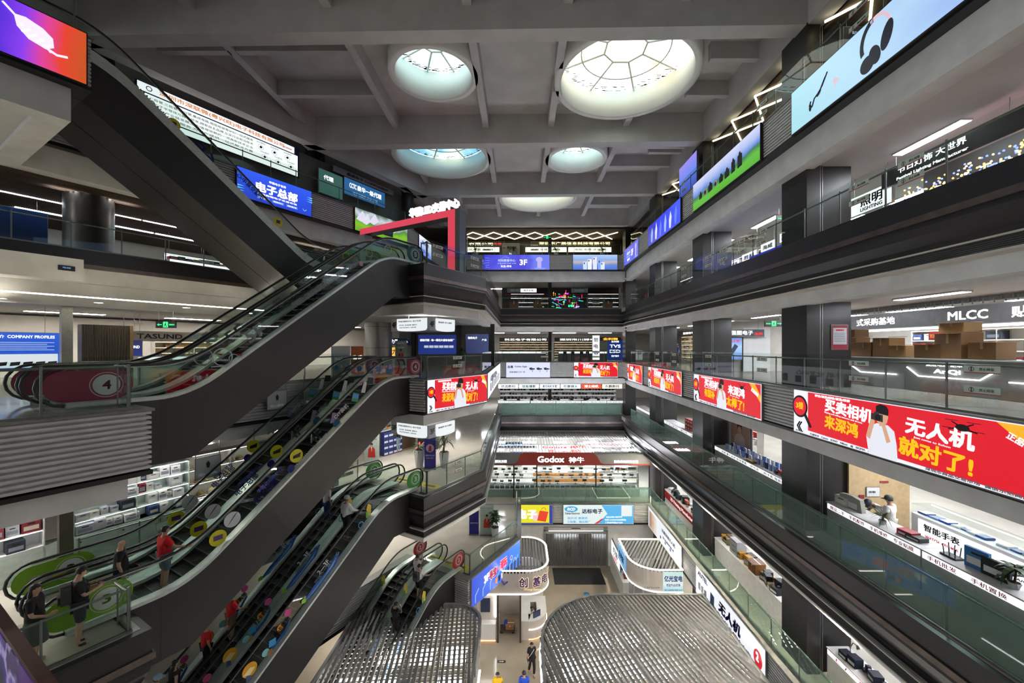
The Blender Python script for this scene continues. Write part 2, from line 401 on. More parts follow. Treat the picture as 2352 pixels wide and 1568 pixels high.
# ---- ceiling with beams, round skylights
HB, HS, HC, HG = CZ + 11.7, CZ + 12.6, CZ + 13.35, CZ + 13.95
SKY = [(-4.0, 19.05, 1.75, 0), (5.0, 19.35, 3.05, 1), (-5.2, 27.4, 2.95, 1), (3.8, 27.6, 1.78, 0), (1.5, 34.9, 3.05, 1)]
import bmesh
def holed(x0, x1, y0, y1, z, circles, name, m):
    bm = bmesh.new()
    def loop(pts):
        vs = [bm.verts.new((p[0], p[1], z)) for p in pts]
        return [bm.edges.new((vs[i], vs[(i + 1) % len(vs)])) for i in range(len(vs))]
    ed = loop([(x0, y0), (x1, y0), (x1, y1), (x0, y1)])
    for x, y, r, _ in circles: ed += loop([(x + r * math.cos(2 * PI * i / 48), y + r * math.sin(2 * PI * i / 48)) for i in range(48)])
    bmesh.ops.triangle_fill(bm, edges=ed, use_beauty=True, use_dissolve=False)
    me = D.meshes.new(name); bm.to_mesh(me); bm.free(); me.materials.append(m)
    o = link(name, me); o['kind'] = 'structure'; return o
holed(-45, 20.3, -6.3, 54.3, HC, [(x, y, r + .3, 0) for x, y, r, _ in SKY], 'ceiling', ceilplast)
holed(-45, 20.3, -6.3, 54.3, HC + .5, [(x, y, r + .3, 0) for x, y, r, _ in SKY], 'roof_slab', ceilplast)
def beam(x0, x1, y0, y1, zb, k=-0.02):
    b = MB(); b.hexa([(x0, y0 + k * x0, zb), (x1, y0 + k * x1, zb), (x1, y1 + k * x1, zb), (x0, y1 + k * x0, zb), (x0, y0 + k * x0, HC + .02), (x1, y0 + k * x1, HC + .02), (x1, y1 + k * x1, HC + .02), (x0, y1 + k * x0, HC + .02)])
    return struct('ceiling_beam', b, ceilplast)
for y0, y1, x0 in ((6.7, 7.35, -22), (15.05, 15.7, -17.3), (23.45, 24.08, -12.6), (31.4, 31.98, -9), (39.5, 40.1, -9)): beam(x0, 10.6, y0, y1, HB)
for x in (-12.3, -7.15, -1.95, 1.77, 6.05):
    for ya, yb in ((7.3, 15.3), (15.6, 23.6), (24.0, 31.5), (31.9, 39.6)):
        if x == -12.3 and ya > 20: continue
        xx = -5.2 if (x == -7.15 and ya > 31) else x
        cut = [(ya, yb)]
        for sx, sy, r, _ in SKY:
            if abs(xx - sx) < r + .2:
                h = math.sqrt(max(0, (r + .28) ** 2 - (xx - sx) ** 2)); cut = [q for a, c in cut for q in ((a, min(c, sy - h)), (max(a, sy + h), c)) if q[1] - q[0] > .15]
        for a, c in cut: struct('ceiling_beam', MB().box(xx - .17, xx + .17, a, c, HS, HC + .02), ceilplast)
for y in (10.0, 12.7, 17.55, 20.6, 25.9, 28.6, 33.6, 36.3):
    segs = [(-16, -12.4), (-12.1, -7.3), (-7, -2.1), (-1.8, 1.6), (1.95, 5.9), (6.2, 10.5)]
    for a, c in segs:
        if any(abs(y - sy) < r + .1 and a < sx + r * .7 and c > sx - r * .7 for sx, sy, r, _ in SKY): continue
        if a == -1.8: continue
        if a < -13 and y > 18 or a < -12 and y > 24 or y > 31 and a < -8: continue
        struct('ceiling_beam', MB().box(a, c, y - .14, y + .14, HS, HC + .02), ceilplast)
for y in (18.0, 20.6, 26.6):        # short ribs beside the large skylights
    struct('ceiling_beam', MB().box(8.35, 10.5, y - .14, y + .14, HS, HC + .02), ceilplast)
struct('ceiling_beam', MB().box(10.45, 11.05, -6, 40, HB, HC + .02), ceilplast)
struct('ceiling_beam', MB().box(-7, 24, -.3, .3, HB, HC + .02), ceilplast, None, FW(0, TL - .1, 0))
b = MB(); b.hexa([(-8.9, 30, HB), (-8.3, 30, HB), (-7.0, 40, HB), (-7.6, 40, HB), (-8.9, 30, HC), (-8.3, 30, HC), (-7.0, 40, HC), (-7.6, 40, HC)]); struct('ceiling_beam', b, ceilplast)
skyglass = [glass('frosted_skylight_glass_pale', (1, 1, 1), 0.6, noise=(0.9, (.19, .31, .32), (.42, .43, .40))),
            glass('frosted_skylight_glass_warm', (1, 1, 1), 0.6, noise=(0.35, (.15, .31, .32), (.46, .28, .14), (0.45, (.34, .37, .33)), (0.58, (.44, .40, .32)))),
            glass('frosted_skylight_glass_blue', (1, 1, 1), 0.6, noise=(0.30, (.02, .05, .08), (.32, .34, .27), (0.5, (.06, .13, .16))))]
moss = mat('dry_moss', (0.05, 0.045, 0.02), 0.9, 0, 0.4, 12)
mull = mat('skylight_bar_paint', (0.62, 0.64, 0.58), 0.6, 0, 0.05, 3)
skylab = ['small round skylight with eight panes beside the largest one, nearer bay', 'large round skylight with warm orange tinted panes and an inner ring', 'large round skylight with dark blue panes in the second ceiling bay',
          'small round skylight with pale panes in the second ceiling bay', 'large round skylight in the farthest ceiling bay, only its drum showing']
for i, (x, y, r, big) in enumerate(SKY):
    t = thing('skylight', skylab[i], 'skylight', T(x, y, 0), 'round skylights in the ceiling')
    MB().lathe([(r + .30, HC + .3), (r + .30, HS), (r, HS), (r, HG), (r + .15, HG + .05), (r + .30, HC + .3)], 56).build('drum', drumwhite, t)
    hub = r * .33; zh = HG + .22
    g = MB(); n = 8; ph = PI / 8
    for j in range(n):
        a, c = ph + 2 * PI * j / n, ph + 2 * PI * (j + 1) / n
        arc = [(r * math.cos(a + (c - a) * q / 5), r * math.sin(a + (c - a) * q / 5), HG + .02) for q in range(6)]
        g.add(arc + [(hub * math.cos(c), hub * math.sin(c), zh), (hub * math.cos(a), hub * math.sin(a), zh)], [(0, 1, 2, 3, 4, 5, 6, 7)])
    g.add([(hub * math.cos(ph + 2 * PI * j / n), hub * math.sin(ph + 2 * PI * j / n), zh) for j in range(n)], [tuple(range(n))])
    g.build('glazing', skyglass[1 if i in (1, 4) else 2 if i == 2 else 0], t)
    for j in range(n):
        a = ph + 2 * PI * j / n
        MB().tube([(hub * math.cos(a), hub * math.sin(a), zh - .05), (r * math.cos(a), r * math.sin(a), HG - .04)], .05, 4).build('glazing_bar', mull, t)
    MB().tube([(hub * math.cos(ph + 2 * PI * j / n), hub * math.sin(ph + 2 * PI * j / n), zh - .05) for j in range(n)], .05, 4, 0, True).build('hub_frame', mull, t)
    if big: MB().tube([(r * .68 * math.cos(2 * PI * j / 40), r * .68 * math.sin(2 * PI * j / 40), HG + .06) for j in range(40)], .035, 4, 0, True).build('ring_bar', mull, t)
    k = MB()
    for j in range(70):                       # dry leaves gathered against the rim
        a = PI * 0.1 + PI * .8 * R.random(); q = r * (1 - .12 * R.random() ** 2); l = .04 + .08 * R.random()
        k.box(q * math.cos(a) - l, q * math.cos(a) + l, q * math.sin(a) - .012, q * math.sin(a) + .012, HG + .05, HG + .065)
    o = k.build('leaf_litter', moss, t); o['kind'] = 'stuff'
# ================================================================ escalators and balustrades
def onT(px, py, t):           # where a sight line meets the upright plane t of the wing: (s, z)
    u, v = (px - 1194) / FPX, (797 - py) / FPX; z = t / (C30 * u - S30)
    return (S30 * u * z + C30 * z, CZ + v * z)
def onX(px, py, X): k = X * FPX / (px - 1194); return (k, CZ + (797 - py) / FPX * k)
def onY(px, py, Y): return ((px - 1194) / FPX * Y, CZ + (797 - py) / FPX * Y)
def onZ(px, py, z): k = (z - CZ) * FPX / (797 - py); return ((px - 1194) / FPX * k, k)
RISE, SLOPE = 5.2, 0.755
SA = math.atan(SLOPE)
def _raw(s): return max(-RISE, min(0.0, -1.6 + SLOPE * (s - 10)))
def deck(s): return RISE + 0.14 + sum(_raw(s + q * .1) for q in range(-7, 8)) / 15       # above the lower floor
def under(s): return max(-1.6, min(RISE - 1.57, -1.6 + (s - 5.29) * 0.7155))
BW = 1.53
def escalator(label, M, steps=True, group=None, stick=None):
    t = thing('escalator', label, 'escalator', M, group)
    S = [4.0 + i * 9.55 / 34 for i in range(35)]
    top = [(s, deck(s) - .32) for s in S]; bot = [(s, under(s)) for s in (13.55, 12.6, 5.29, 4.0)]
    b = MB(); b.prism(top + bot, .05, BW - .05, 'y')
    topd = [(s, deck(s)) for s in S]
    for a in (0, BW - .05): b.prism(topd + bot, a, a + .05, 'y')
    s = 4.6
    while s < 13.3:                              # joints between the cladding panels, square to the slope
        q = SA if 5.4 < s < 11.6 else (SA * .5 if 4.9 < s < 12.4 else 0.0)
        for ya, yb in ((-.003, .01), (BW - .01, BW + .003)):
            x, z = s, deck(s) - .03; L = 0.0
            while L < 3 and z - L * math.cos(q) > under(min(13.5, x + L * math.sin(q))): L += .02
            dx, dz = math.sin(q) * L, -math.cos(q) * L
            b.hexa([(x - .007, ya, z), (x + .007, ya, z), (x + .007, yb, z), (x - .007, yb, z), (x - .007 + dx, ya, z + dz), (x + .007 + dx, ya, z + dz), (x + .007 + dx, yb, z + dz), (x - .007 + dx, yb, z + dz)], 1)
        s += 1.33
    b.build('cladding', [claddark, black], t)
    S2 = [2.9 + i * 11.2 / 44 for i in range(45)]
    for a, c in ((-.012, .27), (BW - .27, BW + .012)):
        b = MB(); n = len(S2); vs = []
        for s in S2:
            z = deck(s)
            vs += [(s, a, z - .07), (s, a, z + .02), (s, c, z + .02), (s, c, z - .35)]
        for i in range(n - 1):
            for j in range(3): b.add([vs[i * 4 + j], vs[i * 4 + j + 1], vs[i * 4 + 5 + j], vs[i * 4 + 4 + j]], [(0, 1, 2, 3)])
        b.build('deck_trim', trimgrey, t)
    if steps:
        n = MB(); n.box(-.16, .16, .27, BW - .27, -.02, 0); n.box(.14, .16, .27, BW - .27, -.25, 0)
        for i in range(10): n.box(-.155, .155, .30 + i * .098, .34 + i * .098, 0, .008)
        n.box(-.16, -.14, .27, BW - .27, .0, .011, 1)
        me = None; s = 3.0
        while s < 14.0:
            z = deck(s) - .17
            M2 = T(s, 0, z)
            if me is None: o = n.build('step', [stepmat, mat('step_edge', (0.12, 0.12, 0.115), .5)], t, M2); me = o.data
            else: link('step', me, t, M2)
            s += .30
    for y in (.165, BW - .165):
        g = MB(); H = .80; n = len(S2); pl = []
        for s in S2: pl.append((s, deck(s) + H))
        end = []
        for i in range(1, 8):
            a = PI / 2 - PI * i / 8; end.append((S2[-1] + .42 * math.cos(a), deck(S2[-1]) + .4 + .4 * math.sin(a)))
        beg = []
        for i in range(1, 8):
            a = -PI / 2 - PI * i / 8; beg.append((S2[0] + .42 * math.cos(a), deck(S2[0]) + .4 + .4 * math.sin(a)))
        low = [(s, deck(s)) for s in reversed(S2)]
        # strip mesh (stays planar for curved outlines)
        for yy in (y - .006, y + .006):
            for i in range(n - 1):
                a, c = S2[i], S2[i + 1]
                g.add([(a, yy, deck(a)), (c, yy, deck(c)), (c, yy, deck(c) + H), (a, yy, deck(a) + H)], [(0, 1, 2, 3)])
            g.add([(S2[-1], yy, deck(S2[-1]) + H)] + [(u, yy, v) for u, v in end] + [(S2[-1], yy, deck(S2[-1]))], [tuple(range(9))])
            g.add([(S2[0], yy, deck(S2[0]))] + [(u, yy, v) for u, v in beg] + [(S2[0], yy, deck(S2[0]) + H)], [tuple(range(9))])
        g.build('balustrade', clear, t)
        rail = [(s, y, deck(s) + H + .05) for s in S2]
        e = [(S2[-1] + .45 * math.cos(PI / 2 - PI * i / 8), y, deck(S2[-1]) + .4 + .45 * math.sin(PI / 2 - PI * i / 8)) for i in range(1, 9)]
        q = [(S2[0] + .45 * math.cos(-PI / 2 - PI * i / 8), y, deck(S2[0]) + .4 + .45 * math.sin(-PI / 2 - PI * i / 8)) for i in range(0, 8)]
        MB().tube(q + rail + e, .036, 8).build('handrail', rubber, t)
        MB().tube([(s, y, deck(s) + H + .005) for s in S2], .018, 6).build('handrail_track', steel, t)
    return t
def pair(n, ds, names, steps=True):
    fl = LV[n]; out = []
    for k in (0, 1):
        M = FF(W(ds, TN - k * 1.56, fl), W1)
        out.append(escalator(names[k], M, steps, 'escalators across the hall'))
    return out
e45 = pair(4, 0, ['near escalator marked 5F rising to the top landing with dark cladding', 'far escalator of the pair marked 5F behind its dark clad twin'])
e34 = pair(3, 0, ['near escalator marked 4F with yellow disc stickers, man in red shirt aboard', 'far escalator marked 4F running behind its twin with yellow disc stickers'])
e23 = pair(2, 0, ['near escalator marked 2-3F with hat and toy stickers, helmeted rider aboard', 'far escalator marked 2-3F behind the helmeted rider with blue stickers'])
e12 = pair(1, 3.2, ['lowest escalator with two white shirted riders and wave stickers', 'lowest far escalator with empty dark steps beside the white shirted riders'])
e56 = [escalator(l, FF(W(16.65, -20.62 + k * 1.56, L5), -W1), False, 'escalators across the hall') for k, l in ((0, 'far one of the two dark escalators descending from the top gallery'), (1, 'near dark escalator descending from the top gallery, seen from below'))]
# ---------------------------------------------------------------- glass railings
warn = {}
def warning(parent, x, z, wd=.62, y=-.02):
    h = .15
    MB().box(x - wd / 2, x + wd / 2, y - .004, y, z, z + h).build('warning_label', pt('#c9d6c9', .4), parent)
    b = MB(); b.box(x - wd / 2, x + wd / 2, y - .006, y, z - .012, z + .006); b.build('red_line', pt('#b02a2a'), parent)
    b = MB(); b.ring(x - wd * .28, z + h / 2, .045, .055, y - .004, .002, 14); b.box(x - wd * .28 - .012, x - wd * .28 + .012, y - .006, y - .004, z + .03, z + .12); b.build('no_leaning_mark', pt('#3a3a36'), parent)
    txt(parent, '禁止倚靠', x + wd * .14, z + h / 2, wd * .4, .06, pt('#55605a'), y - .006, .0)
def railing(label, pts, z, g=clear, h=1.2, step=1.55, group=None, warns=(), rail=True, posts=True, inset=.02):
    """glass railing along plan points; one thing; panels, posts and rail are parts"""
    t = thing('glass_railing', label, 'railing', None, group); k = 0
    for i in range(len(pts) - 1):
        a, b = Vector((pts[i][0], pts[i][1], 0)), Vector((pts[i + 1][0], pts[i + 1][1], 0)); L = (b - a).length; n = max(1, round(L / step)); d = (b - a) / L
        M = FF((a.x, a.y, z), d)
        for j in range(n):
            x0, x1 = L * j / n + .012, L * (j + 1) / n - .012
            MB().box(x0, x1, 0, .014, .04, h).build('glass_panel', g, t, M)
            if k in warns:
                e = MB(); 
                q = D.objects.new('warning_sticker', None); COL.objects.link(q); q.parent = t; q.matrix_basis = M
                warning(q, (x0 + x1) / 2, h - .3, min(.7, (x1 - x0) * .6)); warning(q, (x0 + x1) / 2, .45, min(.7, (x1 - x0) * .6))
            k += 1
        if posts:
            for j in range(n + 1):
                x = min(max(L * j / n, .03), L - .03)
                MB().box(x - .02, x + .02, .05, .075, 0, h - .1).build('post', dullsteel, t, M)
        if rail: MB().tube([(0, .1, h - .15), (L, .1, h - .15)], .028, 8).build('top_rail', dullsteel, t, M)
        MB().box(0, L, -.015, .035, .0, .05).build('base_channel', dullsteel, t, M)
    return t
GR = XR + .16
def rev(p): return list(reversed(p))
for n, g, wr in ((6, clear, (7, 12, 15)), (5, clear, (7, 9, 10, 11, 12, 15, 16)), (4, clear, (4, 6, 9, 12, 15, 17, 19)), (3, green, ()), (2, green, ())):
    y1 = 30.9 if n == 2 else 36.6
    y0 = 3.2
    railing({6: 'glass railing above the picture screens of the top long gallery', 5: 'glass railing above the dark granite edge of the upper long gallery', 4: 'glass railing with warning stickers above the red banners of the long gallery',
             3: 'greenish glass railing below the red banners in front of the phone counters', 2: 'lowest greenish glass railing above the drone sign of the long gallery'}[n],
            [(GR, y1), (GR, y0)], LV[n], g, 1.2, 1.6, 'glass railings', wr)
    xb = {6: -7.1, 2: .1}.get(n, XL + .15); yb = 31.15 if n == 2 else YB + .16
    railing({6: 'glass railing of the topmost end gallery above the blue 3F screen', 5: 'glass railing of the end gallery in front of the neon shop', 4: 'glass railing of the end gallery above the white camera light banner',
             3: 'greenish glass railing of the end gallery below the camera counters', 2: 'greenish glass railing in front of the red fronted camera shop'}[n],
            [(xb, yb), (GR, yb)], LV[n], g, 1.2, 1.6, 'glass railings', (2, 5) if n > 3 else ())
def wr(label, pts, n, g=clear, warns=(), h=1.15, step=1.4): return railing(label, pts, LV[n], g, h, step, 'glass railings', warns)
i_ = .14
for n, nm in ((5, 'glass railing around the landing under the pink framed sign'), (4, 'glass railing around the landing above the slanted red camera banner'), (3, 'glass railing around the landing with the two white planters')):
    wr(nm, [w2(ST + .35, TN + .25), w2(ST + .35, TP - i_), (XL - i_, yP + .1), (XL - i_, YB - .2)] if n != 5 else [w2(ST + .35, TN + .25), w2(ST + .35, TP - i_), (XL - i_, yP + .1), (XL - i_, YB - .2)], n, clear, (1, 3) if n == 5 else (2,))
wr('glass railing around the lowest landing above the blue treasure hunt banner', [w2(16.76 + .35, TN + .25), w2(16.76 + .35, TP - i_), (-i_, yP2 + .1), (-i_, 30.8)], 2)
wr('glass railing of the near landing with the crimson escalator discs', [w2(-6, -12.5 - i_), w2(SB - .25, -12.5 - i_), w2(SB - .25, TN + .22)], 4, clear, (2, 3))
wr('glass railing of the near landing where two shoppers in black wait', [w2(-6, -12.5 - i_), w2(SB - .25, -12.5 - i_), w2(SB - .25, TN + .22)], 3)
wr('glass railing on the top landing over the purple lit screen', [w2(-6, -16.7 - i_), w2(SB - .2, -16.7 - i_)], 6)
for n in (6, 5, 4, 3):
    pts = {6: [w2(SB, TL - i_), w2(22, TL - i_)], 5: [w2(-8, TL - i_), w2(ST, TL - i_)]}.get(n, [w2(SB - .1, TM - i_), w2(ST + .1, TM - i_)])
    wr({6: 'glass railing in front of the big white shop sign of the top wing', 5: 'glass railing of the wing before the long lamps and blue panel', 4: 'glass railing of the wing behind the pair marked 5F', 3: 'glass railing of the wing before the cap and luggage shop'}[n], pts, n, clear, (1, 6) if n < 6 else ())
# ================================================================ banners, screens, hanging signs
WT = em('#ffffff', 1.15); YE = em('#ffc21a', 1.0); RD = em('#e2182b', 1.0); BK = pt('#101014', .5); SKIN = em('#e3b08f', .85); SHIRT = em('#e9ecf6', .95)
BLUEINK = em('#1b2a8c', .8); REDINK = em('#b81d2c', .9); GREYINK = em('#62666c', .7); ORINK = em('#d68f55', .95)
def art_man(p, cx, z0, k, y):            # printed figure in a pale shirt holding a camera to the face
    f = lambda pl, m, n, d=0: flat(p, n, [(cx + u * k, z0 + v * k) for u, v in pl], m, y - d)
    f([(-.30, 0), (.32, 0), (.30, .30), (.25, .55), (.12, .64), (-.12, .64), (-.27, .56), (-.36, .34)], SHIRT, 'printed_shirt')
    f([(-.06, .60), (.07, .60), (.07, .70), (-.06, .70)], SKIN, 'printed_neck', .004)
    f([(-.13, .72), (-.10, .66), (0, .62), (.10, .67), (.13, .78), (.12, .92), (-.12, .92)], SKIN, 'printed_face', .005)
    f([(-.135, .84), (.135, .82), (.14, .93), (.09, 1.0), (-.04, 1.02), (-.13, .97)], BK, 'printed_hair', .007)
    f([(-.36, .34), (-.27, .30), (-.16, .66), (-.19, .76), (-.25, .72)], SKIN, 'printed_arm', .006)
    f([(.10, .30), (.18, .34), (.06, .66), (-.02, .66)], SKIN, 'printed_arm', .006)
    f([(-.24, .70), (.02, .68), (.02, .82), (-.06, .82), (-.08, .86), (-.16, .86), (-.18, .82), (-.24, .82)], pt('#55565a', .35), 'printed_camera', .009)
    MB().disc(cx - .09 * k, z0 + .75 * k, .062 * k, None, y - .014, .004, 18).build('printed_lens', BK, p)
def art_drone(p, x, z, k, y):
    b = MB(); b.disc(x, z, .13 * k, .07 * k, y, .004, 16)
    for sx in (-1, 1):
        for sz, q in ((.10, .2), (-.06, .26)):
            b.prism([(x, z - .015 * k), (x + sx * q * k, z + sz * k - .012 * k), (x + sx * q * k, z + sz * k + .012 * k), (x, z + .02 * k)], y - .003, y, 'y')
            b.prism([(x + sx * q * k - .12 * k, z + sz * k + .015 * k), (x + sx * q * k + .12 * k, z + sz * k + .02 * k), (x + sx * q * k + .12 * k, z + sz * k + .03 * k), (x + sx * q * k - .12 * k, z + sz * k + .028 * k)], y - .003, y, 'y')
    b.build('printed_drone', BK, p)
def camera_banner(label, M, w, h, a1, a2, b1, b2, chev='\u00ab', full=True, group='red camera trade banners'):
    t = sign('banner', label, 'banner', M, w, h, em('#f2f4ff', 1.0), dullsteel, .10, group, .03)
    y = -.115; Lw = w * .105
    flat(t, 'red_field', [(Lw, h * .12), (w - .05, h * .05), (w - .05, h - .05), (Lw, h - .05)], RD, y)
    y -= .006
    r = min(h * .2, Lw * .42); cx = Lw * .48; cz = h * .62
    b = MB(); b.disc(cx, cz, r * 1.25, None, y, .004); b.prism([(cx + r * .7, cz - r * 1.0), (cx + r * 1.0, cz - r * .7), (cx + r * 1.9, cz - r * 2.0), (cx + r * 1.6, cz - r * 2.2)], y - .004, y, 'y'); b.build('magnifier', BK, t)
    MB().disc(cx, cz, r * 1.02, None, y - .006, .003).build('lens_disc', RD, t)
    txt(t, '3楼', cx, cz + r * .1, r * 1.2, r * .8, YE, y - .012)
    txt(t, '\u300a' if chev == '\u00ab' else '\u300b', Lw * .45, h * .17, r * .9, r * 1.1, BK, y)
    txt(t, '官方授权', Lw * .45, h * .06, Lw * .5, h * .035, GREYINK, y)
    txt(t, a1, w * .335, h * .735, w * .245, h * .27, WT, y, .03, -.06)
    txt(t, a2, w * .70, h * .66, w * .22, h * .28, WT, y, .03, -.06)
    txt(t, b1, w * .30, h * .40, w * .18, h * .28, YE, y, .03, -.06)
    txt(t, b2, w * .685, h * .30, w * .24, h * .31, YE, y, .03, -.06)
    art_man(t, w * .50, h * .02, h * .92, y - .008)
    flat(t, 'gold_corner', [(w * .865, h - .05), (w * .93, h - .05), (w - .05, h * .66), (w - .05, h * .48)], em('#ffb42a', 1.0), y)
    if full:
        txt(t, '评估/置换/回收/清洗/维修', w * .25, h * .92, w * .2, h * .055, WT, y)
        txt(t, 'FUJIFILM   Canon   SONY   Nikon   dji   SIGMA   OM', w * .29, h * .055, w * .34, h * .05, GREYINK, y)
        txt(t, '深圳市商品交易市场  诚信示范商户', w * .80, h * .06, w * .28, h * .05, GREYINK, y)
        txt(t, '正品保证', w * .93, h * .74, w * .085, h * .1, WT, y - .008, .02, -.42)
        txt(t, 'Buying and selling cameras and drones', w * .31, h * .575, w * .2, h * .04, WT, y, 0, -.06)
        txt(t, 'Just come to Sohon', w * .68, h * .49, w * .12, h * .04, WT, y, 0, -.06)
        art_drone(t, w * .775, h * .8, h * .75, y)
    return t
zb4, bh = L4 - 1.5, 1.5
camera_banner('largest red camera banner with a man in a pale shirt photographing', FR(14.37, zb4, XR - .04), 7.1, bh, '买卖相机', '无人机', '来深鸿', '就对了!')
camera_banner('red camera banner with the words for subsidy, second along the long gallery', FR(22.6, zb4, XR - .04), 6.35, bh, '买相机', '来深鸿', '有国补', '太棒了!')
camera_banner('red camera banner, third along the long gallery', FR(30.6, zb4, XR - .04), 6.3, bh, '买卖相机', '无人机', '来深鸿', '就对了!')
camera_banner('narrow red camera banner at the inner corner of the long gallery', FR(36.5, zb4, XR - .04), 4.4, bh, '买卖相机', '无人机', '来深鸿', '就对了!', full=False)
camera_banner('red camera banner on the end gallery beside the white one', FB(5.2, zb4, YB - .04), 4.3, bh, '买卖相机', '无人机', '来深鸿', '就对了!')
camera_banner('slanted red camera banner on the landing edge below the 4F hanging sign', FW(13.6, TP + .05, zb4 - .02), 4.65, 1.53, '买卖相机', '无人机', '来深鸿', '就对了!', '\u00bb')
t = sign('banner', 'white banner with three studio lamps on the end gallery', 'banner', FB(-1.35, zb4, YB - .04), 4.3, bh, em('#d9defa', 1.0), dullsteel, .1)
txt(t, '金鹰', .42, 1.05, .55, .26, pt('#6a86c8'), -.115); txt(t, 'Golden Eagle', 1.45, 1.06, 1.2, .2, pt('#6a86c8'), -.115); txt(t, '直播/摄影灯光厂家', 1.1, .55, 1.5, .14, GREYINK, -.115)
for i, x in enumerate((2.5, 3.2, 3.9)):
    b = MB(); b.prism([(x - .25, .95), (x + .02, 1.0), (x + .02, .72), (x - .2, .78)], -.118, -.112, 'y'); b.prism([(x, .93), (x + .3, .9), (x + .3, .8), (x, .78)], -.118, -.112, 'y'); b.prism([(x + .1, .8), (x + .14, .8), (x + .08, .55), (x + .04, .55)], -.118, -.112, 'y'); b.build('printed_lamp', pt('#3c3f45'), t)
t = sign('banner', 'white banner with a row of printed phones on the short return edge', 'banner', FF((XL + .02, 23.0, zb4), (0, 1, 0)), 14.5, bh, em('#f2f4ff', 1.0), dullsteel, .08)
txt(t, '5G智能手机 批发中心', 5.5, 1.0, 7, .4, GREYINK, -.095)
for i in range(7): flat(t, 'printed_phone', [(2 + i * 1.6, .25), (2.7 + i * 1.6, .25), (2.7 + i * 1.6, .75 + .1 * (i % 2)), (2 + i * 1.6, .75 + .1 * (i % 2))], pt(('#22262e', '#53616e', '#9a8870')[i % 3]), -.095)
# ---- picture screens on the top storey
zb6 = L6 - 1.5
skyblue = emgrad('pale_sky_picture', [(0, '#a9e4ee'), (.5, '#b7dcf8'), (.75, '#9fc0f4'), (1, '#bfe6f6')], 0, 1.0, .11, 0.1, .5, .6, (.4, 1, 1.2))
t = sign('screen', 'huge pale blue screen showing headphones and a neckband', 'screen', FR(14.45, zb6, XR - .05), 9.6, bh, skyblue, black, .12, 'picture screens on the top storey')
y = -.135; dk = pt('#2b3350', .4); pk = em('#e8c9d6', .9)
def hp(cx, cz, k):
    b = MB(); b.ring(cx, cz, .30 * k, .36 * k, y, .004, 30, 0, PI * .05, PI * .62, 1.25); b.build('printed_band', pk, t)
    b = MB(); b.ring(cx, cz, .29 * k, .38 * k, y, .004, 26, 0, PI * .55, PI * 1.12, 1.25); b.disc(cx - .2 * k, cz - .40 * k, .17 * k, .17 * k, y - .002, .004, 20); b.disc(cx + .25 * k, cz - .12 * k, .12 * k, .27 * k, y - .002, .004, 20, 0, -.3); b.disc(cx - .02 * k, cz - .32 * k, .13 * k, .2 * k, y - .004, .004, 20, 0, .3); b.build('printed_headphones', dk, t)
hp(3.45, .86, 1.35)
b = MB(); b.tube([(1.0, y, .62), (.94, y, .50), (.98, y, .40), (1.06, y, .42), (1.16, y, .62), (1.4, y, .72), (1.62, y, 1.0), (1.72, y, 1.12), (1.5, y, .82), (1.32, y, .68)], .022, 5); b.disc(.97, .42, .06, .11, y, .004); b.disc(1.36, .68, .12, .06, y, .004, 16, 0, .7); b.build('printed_neckband', dk, t)
b = MB(); b.disc(2.02, .66, .06, .08, y, .004); b.disc(2.12, .60, .05, .07, y, .004); b.prism([(2.02, .6), (2.06, .6), (2.05, .42), (2.02, .42)], y - .003, y, 'y'); b.build('printed_earbuds', pk, t)
MB().prism([(5.05, .7), (5.1, .7), (5.28, 1.35), (5.22, 1.35)], y - .004, y, 'y').build('printed_stylus', pt('#7a7f8c'), t)
meadow = emgrad('meadow_picture', [(0, '#4fae1f'), (.25, '#5dbb2b'), (.42, '#2c7040'), (.5, '#5b86d8'), (.75, '#b6c4f2'), (1, '#d9dcf7')], 2, 1.0, .66, .0, .3, .8)
t = sign('screen', 'screen showing a row of cameras on green grass', 'screen', FR(22.65, zb6, XR - .05), 6.35, bh, meadow, black, .12, 'picture screens on the top storey')
for i in range(8):
    x = 1.0 + i * .55; s = .8 + .12 * (i % 3); c = '#e6e4e2' if i in (1, 3) else '#17181c'; hgt = .33 * s + (.25 if i > 5 else 0)
    b = MB(); b.prism([(x - .2 * s, .38), (x + .2 * s, .40), (x + .2 * s, .38 + hgt), (x + .08 * s, .40 + hgt), (x + .05 * s, .5 + hgt), (x - .07 * s, .5 + hgt), (x - .1 * s, .38 + hgt), (x - .2 * s, .37 + hgt)], y - .004, y, 'y'); b.build('printed_camera', pt(c, .4), t)
    MB().disc(x - .02, .53, .12 * s, None, y - .006, .004, 20).build('printed_lens', pt('#08090b', .3), t); MB().ring(x - .02, .53, .07 * s, .09 * s, y - .012, .002, 18).build('lens_ring', pt('#5b5e66'), t)
bluescr = emgrad('deep_blue_picture', [(0, '#1b22b8'), (.5, '#2b3ff0'), (1, '#3a54f2')], 0, 1.0, .16, 0, .6, 1.4)
t = sign('screen', 'deep blue screen with pale figures, third on the top long gallery', 'screen', FR(30.6, zb6, XR - .05), 6.2, bh, bluescr, black, .12, 'picture screens on the top storey')
for i in range(6): flat(t, 'printed_figure', [(.8 + i * .9, .15), (1.05 + i * .9, .15), (1.2 + i * .9, .8), (1.0 + i * .9, 1.2 + .1 * (i % 2)), (.75 + i * .9, .7)], em(('#a9c4ff', '#e8ecff', '#6b86ff')[i % 3], .9), y)
purp = emgrad('violet_blue_picture', [(0, '#3b3ad2'), (.4, '#5a5fe6'), (.7, '#4a44d8'), (1, '#6d7df0')], 0, 1.0, .2, 0, .7, 1.2)
